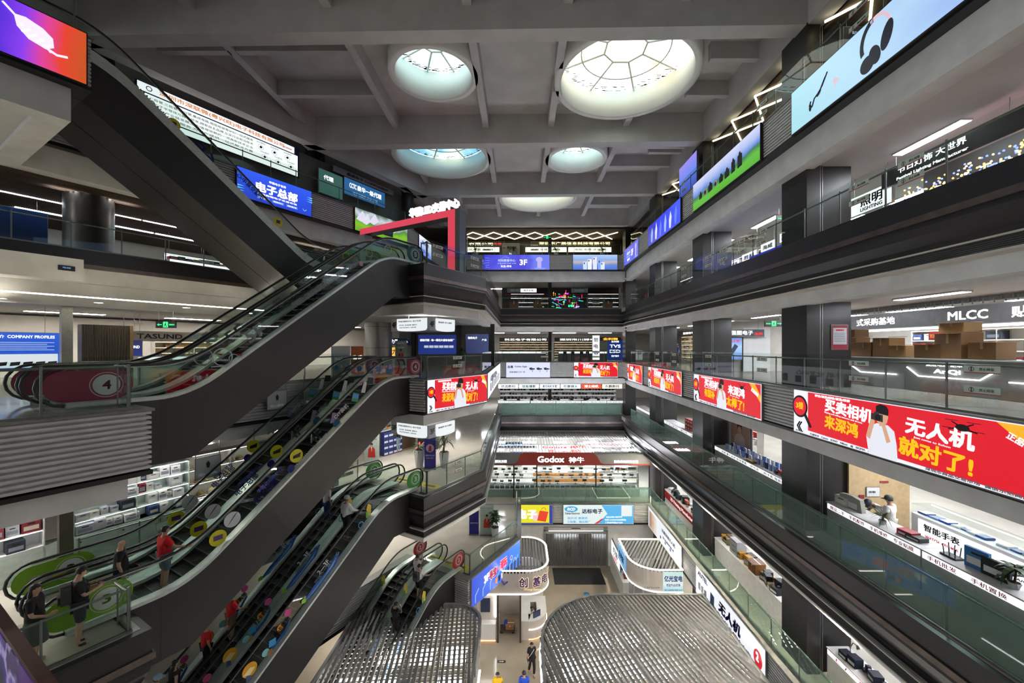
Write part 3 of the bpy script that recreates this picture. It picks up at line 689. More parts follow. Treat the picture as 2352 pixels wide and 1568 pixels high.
def fashion(label, M, w):
    t = sign('screen', label, 'screen', M, w, bh, purp, black, .12, 'picture screens on the top storey')
    txt(t, '时尚数智中心', w * .35, .92, w * .26, .26, em('#cfd8ff', 1), y); txt(t, '批发+零售', w * .34, .36, w * .16, .2, WT, y); txt(t, '电商直播 会展 品牌', w * .35, .64, w * .28, .09, em('#b9c6ff', .9), y)
    txt(t, '3F', w * .60, .74, w * .115, .55, WT, y, .03)
    b = MB(); b.ring(w * .33, .75, .5, .53, y + .004, .003, 30, 0, .8, 5.2); b.build('printed_orbit', em('#a7b6ff', .9), t)
    b = MB(); b.disc(w * .84, 1.0, w * .05, .26, y, .004); b.prism([(w * .81, .2), (w * .87, .2), (w * .87, .75), (w * .81, .75)], y - .004, y, 'y'); b.build('printed_astronaut', em('#c3b8f6', .95), t)
    MB().disc(w * .85, .14, w * .09, .1, y, .003).build('printed_stage', em('#8f9dff', .95), t)
    b = MB()
    for i in range(5): b.prism([(w * .02, .2 + i * .24), (w * .09, .24 + i * .22), (w * .09, .27 + i * .22), (w * .02, .23 + i * .24)], y - .003, y, 'y')
    b.build('printed_circuit', em('#9fb2ff', .9), t)
fashion('violet screen lettered 3F on the top end gallery', FB(-3.5, zb6, YB - .04), 6.4)
fashion('narrow violet screen at the inner corner of the top long gallery', FR(38.0, zb6, XR + .05), 4.6)
phonebg = emgrad('lake_picture', [(0, '#3f6fd6'), (.35, '#6f8fd8'), (.5, '#c9b7b0'), (.65, '#8fb0ea'), (1, '#b7d3f6')], 2, 1.0, .66, 0, .15, 1.0)
t = sign('screen', 'screen with pale phones above a blue lake on the top end gallery', 'screen', FB(5.1, zb6, YB - .04), 4.35, bh, phonebg, black, .12, 'picture screens on the top storey')
for i, (x, h0) in enumerate(((1.2, .8), (1.65, 1.05), (2.15, 1.25), (2.65, .95), (2.9, .75))):
    flat(t, 'printed_phone', [(x - .19, .05), (x + .19, .05), (x + .19, h0), (x - .19, h0)], em(('#cfe0ff', '#f0f2ff', '#e2e6f6', '#7fb0ff', '#dfe7fb')[i], 1), y - i * .002)
    MB().disc(x - .08, h0 - .16, .05, .09, y - .012 - i * .001, .003, 14).build('printed_lens', pt('#2a3350'), t)
t = sign('screen', 'upright blue violet screen hung beside a top storey column', 'screen', FR(25.9, 26.15, 10.2), 2.6, 2.15, emgrad('blue_violet_picture', [(0, '#2a2ec0'), (.6, '#6a8cf2'), (1, '#9a8cf0')], 2, 1.0, .5, 0, .4, 1), black, .12)
# ---- wing screens
wing = lambda s, z, t=TL: FW(s, t + .06, z)
bl = emgrad('royal_blue_picture', [(0, '#1c3fd0'), (.6, '#2750e8'), (1, '#2f5cf0')], 2, 1.0, .66, 0, .3, 1)
t = sign('screen', 'royal blue screen with large white characters on the top wing', 'screen', wing(10.45, zb6), 3.95, bh, bl, black, .12, 'picture screens on the top storey')
txt(t, '电子总部', 2.0, .80, 2.2, .50, WT, y, .04); txt(t, '华强电子世界', 2.0, 1.2, .9, .13, WT, y); txt(t, '大型高端电子交易市场', 2.0, .45, 2.1, .1, WT, y)
for i, s_ in enumerate(('电子元器件', '高新技术办公', '集成电路方案')):
    flat(t, 'printed_tab', [(.95 + i * .75, .18), (1.6 + i * .75, .18), (1.6 + i * .75, .33), (.95 + i * .75, .33)], em('#5f86f2', .9), y); txt(t, s_, 1.275 + i * .75, .255, .5, .07, WT, y - .006)
for x, sgn in ((.25, 1), (3.75, -1)):
    for i in range(3): flat(t, 'printed_bolt', [(x - sgn * .2, .3 + i * .12 + .5 * (sgn < 0)), (x + sgn * .12, .34 + i * .12 + .5 * (sgn < 0)), (x - sgn * .2, .36 + i * .12 + .5 * (sgn < 0))], em('#7fe0ff', 1), y)
b = MB(); b.ring(3.5, .35, .08, .11, y, .003, 16, 0, PI, 2 * PI); b.build('printed_logo', em('#7fe0ff', 1), t)
lawn = emgrad('lawn_picture', [(0, '#5f9a1a'), (.3, '#86c22a'), (.55, '#4f8a3a'), (.8, '#cfd6e2'), (1, '#4f6f55')], 2, 1.0, .66, 0, .9, .9, (1, 1, .6))
t = sign('screen', 'lawn green screen with white petals and a small radio', 'screen', wing(17.3, zb6), 4.55, bh, lawn, black, .12, 'picture screens on the top storey')
for x, z, k in ((.5, .95, .4), (.9, .85, .35), (1.5, 1.0, .38), (3.3, .9, .4)): flat(t, 'printed_petal', [(x - k, z - .2), (x, z - .3), (x + k, z), (x + .1, z + .45), (x - .2, z + .1)], em('#e6e2f6', .95), y)
b = MB(); b.box(2.3, 3.15, y - .004, y, .25, .85); b.build('printed_radio', pt('#23345e'), t)
for i in range(3): MB().disc(2.5 + i * .22, .5, .08, None, y - .006, .003, 14).build('printed_dial', pt('#6d86c0'), t)
t = sign('screen', 'white and blue price screen beyond the pink framed sign', 'screen', FF((-8.05, 32.3, zb6), (.107, .994, 0)), 3.0, bh, emgrad('white_blue_picture', [(0, '#5f7af0'), (.5, '#c9d6ff'), (1, '#f4f6ff')], 2, 1.0, .66, 0, .2, 1), black, .1)
txt(t, '批发+零售', 1.4, .35, 1.8, .3, em('#2b55d8', .8), -.115); txt(t, '数码配件', 1.5, 1.0, 1.6, .3, em('#2b55d8', .8), -.115)
earb = emgrad('purple_orange_picture', [(0, '#3a1fd6'), (.30, '#8a3cf0'), (.5, '#e0409a'), (.68, '#e8402c'), (.9, '#c9521a'), (1, '#a8420f')], 0, 1.0, .52, -1.36, .25, .7, (.6, 1, 1))
t = sign('screen', 'purple to orange screen showing a white earbud case on the top landing', 'screen', FW(-.4, -16.7 + .06, zb6), 4.35, bh, earb, black, .12, 'picture screens on the top storey')
b = MB(); b.prism([(3.0, 1.12), (3.2, 1.16), (3.5, 1.06), (3.68, .9), (3.7, .66), (3.55, .54), (3.25, .62), (3.05, .84)], y - .004, y, 'y'); b.tube([(3.04, y, 1.08), (2.82, y, 1.3)], .025, 6); b.tube([(3.5, y, .6), (3.75, y, .5), (3.95, y, .56)], .03, 6); b.build('printed_case', em('#f0e6ff', 1.1), t)
for i in range(9):
    for j in range(3): MB().disc(3.13 + i * .06 + j * .01, .92 - i * .03 - j * .08, .03, None, y - .006, .002, 8).build('case_bead', em('#ffffff', 1.3), t) if i % 2 == j % 2 else None
# ---- pink gate with lit letters
t = thing('gate_sign', 'pink framed gate with glowing white letters on top of the upper landing', 'sign', FF(W(16.4, -20.5, L5), WN))
pink = em('#e8485c', .85)
MB().box(0, 7.2, 0, .55, 2.95, 3.3).build('top_beam', pink, t); MB().box(6.75, 7.2, 0, .55, 0, 2.95).build('post', pink, t); MB().box(0, .4, 0, .55, 0, 2.95).build('post', pt('#d8d8d8'), t)
MB().box(7.2, 7.5, .02, .53, 0, 3.28).build('side_cheek', dullsteel, t); MB().box(.02, 7.18, .01, .54, 2.93, 2.955).build('underside', black, t)
txt(t, '华强LED交易中心', 5.55, 3.68, 3.5, .52, em('#fff6f0', 1.7), .25, .03, 0, False, 'lettering', .06)
MB().box(3.8, 7.3, .27, .30, 3.32, 3.36).build('letter_rail', dullsteel, t)
# ---- boat shaped hanging floor signs
hang = em('#e6ebee', 1.0)
def hanging(n, lab):
    z = LV[n + 1] - 2.23 if n == 4 else LV[n + 1] - 2.12
    z -= .12
    t = thing('hanging_sign', lab, 'sign', FF(W(14.5, -15.8, z), WN), 'lit hanging floor signs')
    MB().box(0, 2.5, 0, 1.9, -.62, 0).build('box_core', pt('#a8adb2'), t)
    MB().box(.5, 2.0, .5, 1.4, -.005, .01).build('added_up_light', em('#fff8ec', 45), t)  # unseen lamp added on the sign top to brighten the soffit
    def curved(x0, x1, n_=8):
        pl = [(x0, -.02), (x1, -.02)] + [(x1 - (x1 - x0) * .5 * (1 - math.cos(PI * i / n_)), -.50 - .14 * math.sin(PI * i / n_) ** .5) for i in range(n_ + 1)]
        return pl
    MB().prism(curved(.45, 2.4), -.05, -.01, 'y').build('lit_face', hang, t)
    txt(t, '%dF' % n, .22, -.3, .3, .26, BK, -.012)
    txt(t, '华强北数码中心 电子世界', 1.3, -.15, 1.5, .08, GREYINK, -.056); txt(t, '卫生间  自动扶梯  服务台', 1.2, -.33, 1.2, .06, GREYINK, -.056); txt(t, 'ELECTRONICS  CENTER', 1.2, -.45, 1.1, .05, GREYINK, -.056)
    e = D.objects.new('side_board', None); COL.objects.link(e); e.parent = t; e.matrix_basis = T(2.5, 0, 0, PI / 2)
    MB().prism(curved(.45, 1.85), -.05, -.01, 'y').build('lit_face', hang, e); txt(e, '%dF' % n, .22, -.3, .3, .26, BK, -.012); txt(e, '数码配件 电子元器件', 1.1, -.2, 1.0, .08, GREYINK, -.056)
    for x in (.3, 2.2): MB().tube([(x, .9, 0), (x, .9, .3)], .015, 6).build('hanger', steel, t)
hanging(4, 'lit hanging sign lettered 4F under the upper landing'); hanging(3, 'lit hanging sign lettered 3F below the slanted red banner')
# ---- lower storey banners
zb2 = L2 - 1.5
t = sign('banner', 'yellow shop banner with a red shopping bag on the lowest edge', 'banner', FB(-2.6 + .0, zb2, 30.95), 5.1, 1.5, em('#e6e01e', .95), pt('#27309a'), .1)
txt(t, '潮品电子', 2.35, .78, 3.1, .72, WT, -.125, .05); 
e = MB(); e.prism([(3.9, .3), (4.55, .2), (4.75, .95), (4.1, 1.05)], -.126, -.12, 'y'); e.ring(4.4, 1.1, .14, .18, -.12, .004, 18, 0, 0, PI); e.build('printed_bag', em('#e23a22', 1), t)
MB().disc(3.75, .6, .26, .34, -.12, .005).build('printed_cup', em('#f3c9cf', .95), t); flat(t, 'blue_border', [(4.82, .04), (5.06, .04), (5.06, 1.46), (4.82, 1.46)], em('#2c3ca8', .8), -.115); flat(t, 'blue_border', [(.04, .04), (4.8, .04), (4.8, .12), (.04, .12)], em('#2c3ca8', .8), -.115)
t = sign('banner', 'pale blue and white electronics banner with phone numbers', 'banner', FB(3.25, zb2, 30.95), 5.35, 1.5, em('#dcebea', .95), black, .1)
flat(t, 'blue_field', [(3.5, .05), (5.3, .05), (5.3, 1.45), (2.9, 1.45), (3.35, .8), (2.6, .05)], em('#56b4e8', .9), -.115); flat(t, 'red_swoosh', [(2.35, .05), (2.6, .05), (3.1, .45), (2.9, .42)], em('#d03a2c', .9), -.12)
MB().disc(.62, 1.15, .5, .22, -.115, .004).build('logo_disc', em('#4aa8e0', .9), t); txt(t, 'RCD', .62, 1.15, .6, .22, WT, -.122, .03, 0, False, 'lettering', .004, .2)
txt(t, 'Dabiao Electronic', .72, .84, 1.1, .16, pt('#2f6fb0'), -.118); txt(t, '达标电子', 2.2, 1.0, 1.55, .36, pt('#1f7fc4'), -.118, .03); txt(t, '贴片式 直插式', 1.1, .48, 1.5, .17, em('#5ab0e6', .9), -.118); txt(t, '三极管、稳压原厂', 1.2, .2, 1.75, .17, em('#5ab0e6', .9), -.118)
txt(t, 'QQ:2881489779', 3.85, .55, 1.2, .12, WT, -.124); txt(t, '电话:13433879588(微同)', 3.95, .34, 1.6, .12, WT, -.124); txt(t, '门市:新华强Q1C050', 3.85, .14, 1.3, .12, WT, -.124)
flat(t, 'white_square', [(4.4, .62), (5.2, .62), (5.2, 1.4), (4.4, 1.4)], em('#e8eef0', .9), -.122)
t = sign('banner', 'bright blue treasure hunt banner lettered 3F on the lowest landing', 'banner', FW(16.85, TP + .05, zb2 - .02), 4.95, 1.53, emgrad('circuit_blue_picture', [(0, '#1a49d8'), (.5, '#2f6cf4'), (1, '#3f8cff')], 0, 1.0, .22, 0, .4, 1.5), steel, .1)
txt(t, '3F', 1.35, .95, .5, .4, WT, -.115, .05, .05); txt(t, '寻宝', 1.95, .92, .7, .5, em('#c4286a', .9), -.122, .05); txt(t, '寻宝', 1.95, .92, .76, .56, em('#ffe9c8', .95), -.116, .12); txt(t, '~', 2.45, .9, .3, .15, em('#ff5a8a', 1), -.12, .06); txt(t, '潮玩', 3.05, .98, .72, .52, em('#ff3f7a', 1), -.122, .05); txt(t, '潮玩', 3.05, .98, .78, .58, em('#ffe9c8', .95), -.116, .12)
for i in range(7):
    x = .3 + i * .68; b = MB(); b.prism([(x, .15), (x + .05, .15), (x + .05, .5), (x + .35, .75), (x + .3, .78), (x, .54)], -.119, -.115, 'y'); b.build('printed_circuit', em('#8fd0ff', 1), t)
for i, c in enumerate(('#ff9a3a', '#2a2f52', '#e8e2d8', '#ffb76a')): flat(t, 'printed_toy', [(2.2 + i * .3, .2), (2.38 + i * .3, .2), (2.4 + i * .3, .48), (2.18 + i * .3, .5)], em(c, .9), -.12)
for x in (3.9, 4.3): b = MB(); b.ring(x, .9 - .3 * (x > 4), .1, .14, -.115, .003, 16); b.build('printed_ring', em('#ffd6a0', .9), t)
t = sign('banner', 'white drone maker banner with blue characters along the lowest long edge', 'banner', FR(22.35, zb2, XR - .04), 6.35, bh, em('#eef0f6', 1), dullsteel, .1)
txt(t, 'AUTEL', .85, 1.25, 1.1, .24, pt('#b02a3a'), -.115); txt(t, '无人机', 3.55, .92, 2.0, .56, pt('#1d2b86'), -.115, .05, 0, False, 'lettering', .004, .15); txt(t, '数字化行业解决方案', 3.7, .42, 3.3, .3, pt('#c02438'), -.115, .02); txt(t, '店铺:HQCQ22  电话:19166320086', 4.0, .13, 3.2, .13, GREYINK, -.115)
b = MB(); b.disc(5.85, .78, .3, .36, -.115, .004); b.build('red_badge', em('#d8202e', .9), t); txt(t, '2', 5.82, .85, .2, .36, WT, -.122, .05); flat(t, 'printed_tower', [(1.7, .35), (2.1, .3), (2.15, 1.0), (1.75, 1.05)], pt('#47698f'), -.115)
for i in range(3): flat(t, 'printed_drone', [(.35 + i * .35, .4), (.6 + i * .35, .4), (.6 + i * .35, .8), (.35 + i * .35, .75)], pt('#c9ced6'), -.115)
t = sign('banner', 'pale shop banner with a brown picture at the far end of the lowest long edge', 'banner', FR(30.6, zb2, XR - .04), 6.3, bh, em('#e9edf2', .95), dullsteel, .1)
flat(t, 'printed_photo', [(.3, .1), (1.9, .1), (1.9, 1.3), (.3, 1.3)], emgrad('brown_photo', [(0, '#6b4a32'), (.5, '#c9a78a'), (1, '#efe2d6')], 0, .9, .6, 0, .5, 2), -.115); txt(t, '双模穿越无人机', 4.1, 1.0, 2.4, .24, GREYINK, -.115); txt(t, '专业图传技术', 4.1, .6, 2.0, .16, GREYINK, -.115)
for i in range(3): flat(t, 'printed_device', [(2.6 + i * .9, .15), (2.8 + i * .9, .15), (2.8 + i * .9, .5), (2.6 + i * .9, .5)], pt('#4a6a9a'), -.115)
# ---- emergency exit signs
def exit_sign(label, M, flip=False):
    t = thing('exit_sign', label, 'exit sign', M, 'green emergency exit signs')
    MB().box(-.42, .42, -.03, .03, -.14, .14).build('casing', black, t)
    g = em('#39ff88', 1.6); s = -1 if flip else 1
    b = MB(); b.box(-.1, .1, -.036, -.03, -.12, .12); b.build('door_mark', g, t)
    b = MB(); b.disc(.01, .07, .022, None, -.036, .003, 10)
    for q in ([(-.02, .04), (.03, .05), (.02, -.03), (-.03, -.02)], [(-.03, -.02), (0, -.02), (-.05, -.1), (-.075, -.1)], [(0, -.03), (.025, -.02), (.06, -.1), (.035, -.11)], [(-.06, .0), (-.02, .035), (-.01, .02), (-.05, -.015)]): b.prism(q, -.039, -.036, 'y')
    b.build('running_figure', black, t)
    b = MB(); b.prism([(s * .16, .015), (s * .28, .015), (s * .28, .05), (s * .36, 0), (s * .28, -.05), (s * .28, -.015), (s * .16, -.015)], -.035, -.03, 'y'); b.build('arrow', g, t)
    txt(t, '安全出口', -s * .26, 0, .22, .06, g, -.035)
    for x in (-.3, .3): MB().tube([(x, 0, .14), (x, 0, .72)], .008, 5).build('hanger', steel, t)
    return t
def on_y(px, py, Y): x, z = onY(px, py, Y); return FB(x, z, Y)
exit_sign('green exit sign hung beside the big column of the upper long gallery', FF((12.2, 18.8, 22.95), (1, 0, 0)))
exit_sign('green exit sign above the opened cardboard storey beside the column', FF((11.9, 19.2, 18.15), (1, 0, 0)))
exit_sign('green exit sign over the zigzag lights of the top end gallery', on_y(1257, 545, 41.0))
exit_sign('green exit sign among the slatted canopy goods below the end gallery', on_y(1241, 1005, 40.0))
exit_sign('green exit sign under the downlights beside the fluted pillar', FF((-14.95, 17.3, CZ + .95), (1, 0, 0)), True)
# ================================================================ shops: counters, shelves, goods
_gm = {}
def gmesh(kind, col, col2='#e8e8e4'):
    k = (kind, col, col2)
    if k in _gm: return _gm[k]
    b = MB(); m = [pt(col, .55), pt(col2, .5), pt('#0c0d10', .3)]
    if kind == 'box': b.box(-.5, .5, -.5, .5, 0, 1); b.box(-.4, .4, -.506, -.5, .2, .55, 1); b.box(-.2, .2, -.506, -.5, .7, .8, 2)
    elif kind == 'carton': b.box(-.5, .5, -.5, .5, 0, 1); b.box(-.5, .5, -.05, .05, 1, 1.004, 1); b.box(-.05, .05, -.505, -.5, .6, 1, 1); b.box(-.49, .49, -.72, -.5, .97, .99); b.box(-.49, .49, .5, .68, 1.05, 1.07)
    elif kind == 'camera':
        b.box(-.5, .5, -.2, .2, 0, .62); b.prism([(-.2, .62), (.2, .62), (.13, .82), (-.13, .82)], -.18, .18, 'y'); b.tube([(0, -.2, .3), (0, -.55, .3)], .24, 12); b.tube([(0, -.55, .3), (0, -.57, .3)], .2, 12, 2); b.box(.25, .42, -.15, .1, .62, .7, 1)
    elif kind == 'phone': b.box(-.5, .5, -.08, .08, 0, 1); b.box(-.46, .46, -.09, -.08, .04, .96, 1)
    elif kind == 'tripodlamp':
        b.tube([(0, 0, 0), (0, 0, .55)], .04, 6); b.box(-.3, .3, -.22, .22, .5, .85); b.prism([(-.3, .55), (-.5, .45), (-.5, .95), (-.3, .8)], -.25, .25, 'y'); b.lathe([(.25, 0), (.25, .03), (0, .03)], 10)
    elif kind == 'cap':
        b.ball((0, 0, .1), .45, .45, .42, 14); b.prism([(-.3, -.3), (.3, -.3), (.25, -.75), (-.25, -.75)], .06, .12, 'z', 1)
    elif kind == 'tray': b.box(-.5, .5, -.5, .5, 0, .35); b.box(-.45, .45, -.45, .45, .35, .42, 1)
    elif kind == 'bag': b.prism([(-.5, 0), (.5, 0), (.42, .9), (.1, 1), (-.1, 1), (-.42, .9)], -.25, .25, 'y'); b.box(-.3, .3, -.27, -.25, .1, .5, 1)
    elif kind == 'reel': b.lathe([(0, 0), (.5, 0), (.5, .12), (.2, .12), (.2, .88), (.5, .88), (.5, 1), (0, 1)], 14)
    o = b.build('goods_source', m); me = o.data; D.objects.remove(o); _gm[k] = me; return me
def good(name, me, M, label, cat, group):
    return tag(link(name, me, None, M), label, cat, group)
def S3(x, y, z): return Matrix.Diagonal((x, y, z, 1))
PAL = {'pale': ['#d8d8d4', '#e8e8ea', '#c8ccd0', '#b8bcc2', '#dcd6c8', '#7a2a34', '#2a2f3a', '#3a4a7a'],
       'dark': ['#141416', '#26282c', '#3a3a3e', '#1c2030', '#55585c', '#0c0c0e'],
       'kraft': ['#7a5a34', '#8a6a40', '#6a4c2a', '#94784e', '#b09a70'],
       'mixed': ['#c8ccd0', '#2a5aa8', '#b02a2a', '#e0dcd0', '#26282c', '#3a7a5a', '#d89a2a', '#7a5a34'],
       'gold': ['#a88a4a', '#c8b070', '#8a7038', '#d8c898', '#6a5a30'],
       'blue': ['#2a4aa0', '#dfe6f2', '#6a8ad0', '#1c2a5a', '#c8d2e8']}
def shelf_unit(label, M, w, h, d, rows, m=None, lit=None, z0=.0, cols=0, group=None, name='shelf_unit', back=True):
    t = thing(name, label, 'shelf', M, group); m = m or white
    if back: MB().box(0, w, d - .03, d, z0, h).build('back_panel', m, t)
    for x in (0, w - .03): MB().box(x, x + .03, 0, d, 0, h).build('side_panel', m, t)
    for i in range(cols): x = w * (i + 1) / (cols + 1); MB().box(x - .012, x + .012, 0, d, z0, h).build('divider', m, t)
    for i in range(rows + 1):
        z = z0 + (h - z0) * i / rows; MB().box(0, w, 0, d, z - .02, z).build('shelf_board', m, t)
        if lit and i: MB().box(.05, w - .05, .02, .05, z - .035, z - .02).build('strip_light', lit, t)
    return t
def stock(M, w, h, d, rows, kind, pal, label, cat, group, name, z0=0.0, sw=(.14, .34), sh=(.5, .85), gap=.03, fill=.9):
    for i in range(rows):
        z = z0 + (h - z0) * i / rows; ph = (h - z0) / rows; x = .06
        while x < w - .1:
            a = R.uniform(*sw); hh = ph * R.uniform(*sh)
            if x + a > w - .05: break
            if R.random() < fill:
                good(name, gmesh(kind, R.choice(PAL[pal]), R.choice(('#e8e8e4', '#c9c2b0', '#8a92a0'))), M @ T(x + a / 2, d * .45, z + .004, R.uniform(-.04, .04)) @ S3(a, min(d * (.55 if kind in ('carton', 'cap', 'camera') else .8), a * 1.1), hh), label, cat, group)
            x += a + gap * R.uniform(.5, 2)
def counter(label, M, w, h=1.05, d=.7, front=None, strip=None, words=None, wcol='#b8243a', case=False, group=None, gh=.3):
    t = thing('counter', label, 'counter', M, group); front = front or white
    hb = h - (gh if case else 0)
    MB().box(0, w, 0, d, 0, hb - (.2 if strip else 0)).build('body', front, t)
    if strip:
        MB().box(0, w, .02, d, hb - .2, hb).build('upper_body', front, t); MB().box(.02, w - .02, -.01, .03, hb - .19, hb - .02).build('light_strip', strip, t)
        if words: txt(t, words, w / 2, hb - .105, w * .9, .12, pt(wcol), -.014, .01)
    if case:
        MB().box(0, w, 0, .012, hb, h).build('glass_front', showglass, t); MB().box(0, w, 0, d, h, h + .015).build('glass_top', showglass, t)
        MB().box(.03, w - .03, d - .06, d - .03, h - .06, h - .03).build('strip_light', ledw, t)
    else: MB().box(-.02, w + .02, -.03, d + .02, hb, hb + .035).build('top', white, t)
    return t
def board(label, M, w, h, face, lines, name='shop_sign', cat='sign', group=None, depth=.1, frame=None):
    t = sign(name, label, cat, M, w, h, face, frame or dullsteel, depth, group, .02)
    for s_, x, z, tw, th, m in lines: txt(t, s_, x * w, z * h, tw * w, th * h, m, -depth - .014, .02)
    top = M.translation.z + h; g = CEIL(top) - top
    if cat == 'sign' and g < 2.3:
        for x in (w * .12, w * .88): MB().tube([(x, -depth / 2, h - .01), (x, -depth / 2, h + g + .01)], .009, 5).build('hanger', dullsteel, t)
    return t
def CEIL(z):
    n = max(k for k in LV if LV[k] <= z)
    return HB + .02 if n == 6 else LV[n + 1] + {6: -2.35, 5: -2.1, 4: -1.95, 3: -2.1, 2: -1.95}[n + 1]
def partition(M, x0, x1, y0, y1, z0, z1, m): return struct('partition', MB().box(x0, x1, y0, y1, z0, z1), m, None, M)
WG = em('#ffffff', 9); WL = em('#f4f4f8', 1.3); DKT = pt('#1c2440'); WTX = em('#ffffff', 1.3)
# ---------------------------------------------------------------- long gallery, storey with the phone counters
z = L3; X = 11.0
def at(y, x=X, zz=None): return FR(y, z if zz is None else zz, x)
counter('phone counter with red lettering for repairs on a white light strip', at(14.65), 3.4, 1.1, .75, louvmat, WL, '精品二手    手机配件    手机维修    专业贴膜')
counter('phone counter with red lettering for wholesale on a white light strip', at(11.2), 3.2, 1.1, .75, louvmat, WL, '手机批发      手机置换      配件批发')
counter('counter with green marks on its white strip beside the flagship shop lettering', at(23.1), 6.7, 1.1, .75, louvmat, WL, '工厂直销 量大从优 批发零售 一件代发  三防手机 智能手表', '#5a6a62')
counter('counter with red gift boxes near the far corner of the phone storey', at(31.2), 6.4, 1.1, .75, louvmat, WL, '手机维修  配件  贴膜', '#8a5a6a')
counter('last phone counter in the inner corner of the long gallery', at(38.6), 5.7, 1.1, .75, louvmat, WL)
partition(at(14.86, 11.9), 0, .06, 0, 2.2, 0, 3.0, mat('tan_wall_paper', (0.50, 0.36, 0.19), .7))
b = board('small white notice on the tan wall behind the phone counter', FF((12.5, 14.78, z + 1.25), (1, 0, 0)), .5, .36, white, [('扫码 微信', .4, .5, .5, .2, GREYINK)], 'notice', 'notice', None, .012)
tag(MB().box(0, .3, -.02, 0, 0, .07).build('notice', pt('#8a2a34'), None, FF((13.0, 14.78, z + 1.75), (1, 0, 0))), 'thin red tag above the white notice on the tan wall', 'notice')
tag(MB().box(0, .18, -.02, 0, 0, .14).build('notice', pt('#7a1f2a'), None, FF((12.25, 14.78, z + 1.18), (1, 0, 0))), 'dark red square plate beside the white notice', 'notice')
t = counter('white island counter with lit watch and earphone boards under a glass top', at(13.9, 13.3), 4.2, 1.35, .7, white, None, None, '#222222', True)
MB().box(.25, 3.9, -.02, 0, .25, .95).build('lit_board', WL, t); txt(t, '智能手表', 1.0, .75, 1.1, .22, DKT, -.03); txt(t, '耳机', 3.1, .72, .6, .24, DKT, -.03); txt(t, 'WATCH  C01  M10', 1.0, .45, 1.0, .12, REDINK, -.03); txt(t, 'TWS 降噪', 3.2, .45, .8, .14, GREYINK, -.03)
stock(at(13.9, 13.3), 4.2, 1.33, .7, 1, 'tray', 'blue', 'small boxed gadget laid in the glass island counter', 'box', 'gadgets in the island counter', 'gadget_tray', 1.06, (.16, .3), (.35, .6))
partition(at(9.6, 13.3), 0, .3, 0, .5, 0, 2.6, pt('#1c2038'))
S = at(9.2, 15.6); shelf_unit('shelf of orange and tan shoe sized boxes behind the wholesale counter', S, 2.4, 2.0, .4, 4, white, ledw); stock(S, 2.4, 2.0, .4, 4, 'box', 'kraft', 'tan or orange box on the shelf behind the wholesale counter', 'box', 'boxes behind the wholesale counter', 'shoe_box', 0, (.25, .45), (.75, .92))
S = at(14.2, 18.5); shelf_unit('long lit shelf wall at the back of the phone shop', S, 9.5, 2.5, .4, 5, white, ledw, .3, 6); stock(S, 9.5, 2.5, .4, 5, 'box', 'mixed', 'small boxed accessory on the lit back wall of the phone shop', 'box', 'accessories on the phone shop wall', 'accessory_box', .3, (.18, .5), (.4, .8))
t = counter('low glass counter of drones with a lit sheet on its front', at(9.0, 12.9), 4.0, 1.2, .7, white, None, None, '#222', True); MB().box(.3, 3.7, -.02, 0, .2, .85).build('lit_board', WL, t)
stock(at(9.0, 12.9), 4.0, 1.2, .7, 1, 'tray', 'dark', 'dark gadget laid in the low glass counter', 'box', 'gadgets in the low glass counter', 'gadget_tray', .92, (.16, .3), (.35, .6))
for q, (yy, w_, h_, c, lab) in enumerate(((14.3, .5, .3, '#d8d4cc', 'white printer with a red box on the phone counter end'), (14.0, .9, .45, '#a8a89e', 'grey cloth wrapped bundle on the phone counter'), (11.95, .42, .16, '#a01c2a', 'red tray on the phone counter before the capped man'), (11.7, .4, .12, '#2a2c30', 'black accessory case beside the red tray'), (9.75, .55, .42, '#10131a', 'black monitor on the wholesale counter'), (10.15, .5, .5, '#3a78b0', 'blue and tan upright card beside the black monitor'))):
    good('counter_item', gmesh('box' if q != 1 else 'bag', c), at(yy) @ T(0, .35, 1.14, .1) @ S3(w_, .3 if q < 4 else .08, h_), lab, 'item', None)
t = thing('router', 'black router with six upright aerials on the phone counter', 'router', at(10.75) @ T(0, .35, 1.135)); MB().box(-.2, .2, -.12, .12, 0, .05).build('body', black, t)
for i in range(6): MB().tube([(-.17 + i * .068, .1 * (-1) ** i, .04), (-.2 + i * .08, .12 * (-1) ** i, .3)], .012, 5).build('aerial', black, t)
# goods on the counter of the flagship shop
for i in range(14):
    for j in range(2): good('display_stand', gmesh('phone', R.choice(PAL['blue']), R.choice(('#dfe6f2', '#8aa4d8', '#26304a'))), at(22.1 - i * .32) @ T(0, .2 + j * .28, 1.14, R.uniform(-.3, .3)) @ S3(.2, .3, .28 + .1 * j), 'small blue and white phone display on the flagship shop counter', 'phone display', 'phone displays on the flagship counter')
good('carton', gmesh('carton', '#8a6a40'), at(19.6) @ T(0, .2, 1.14) @ S3(.6, .4, .12), 'shallow brown carton on the flagship shop counter', 'box', None)
t = thing('toy_car', 'red toy racing car on the flagship shop counter', 'toy car', at(17.6) @ T(0, .3, 1.14)); MB().hexa([(-.3, -.12, .06), (.3, -.12, .06), (.3, .12, .06), (-.3, .12, .06), (-.15, -.09, .2), (.12, -.09, .16), (.12, .09, .16), (-.15, .09, .2)]).build('body', pt('#c02a1c', .3), t)
for x, y_ in ((-.22, -.14), (.22, -.14), (-.22, .14), (.22, .14)): MB().tube([(x, y_ - .03, .08), (x, y_ + .03, .08)], .08, 10).build('wheel', rubber, t)
board('glowing white flagship shop lettering over the phone displays', at(22.5, 13.2, z + 2.05), 3.2, .55, black, [('置起旗舰店', .5, .5, .9, .75, WTX)])
partition(at(23.17, 12.0), 0, 2.0, 0, .05, 0, 2.7, greywall)
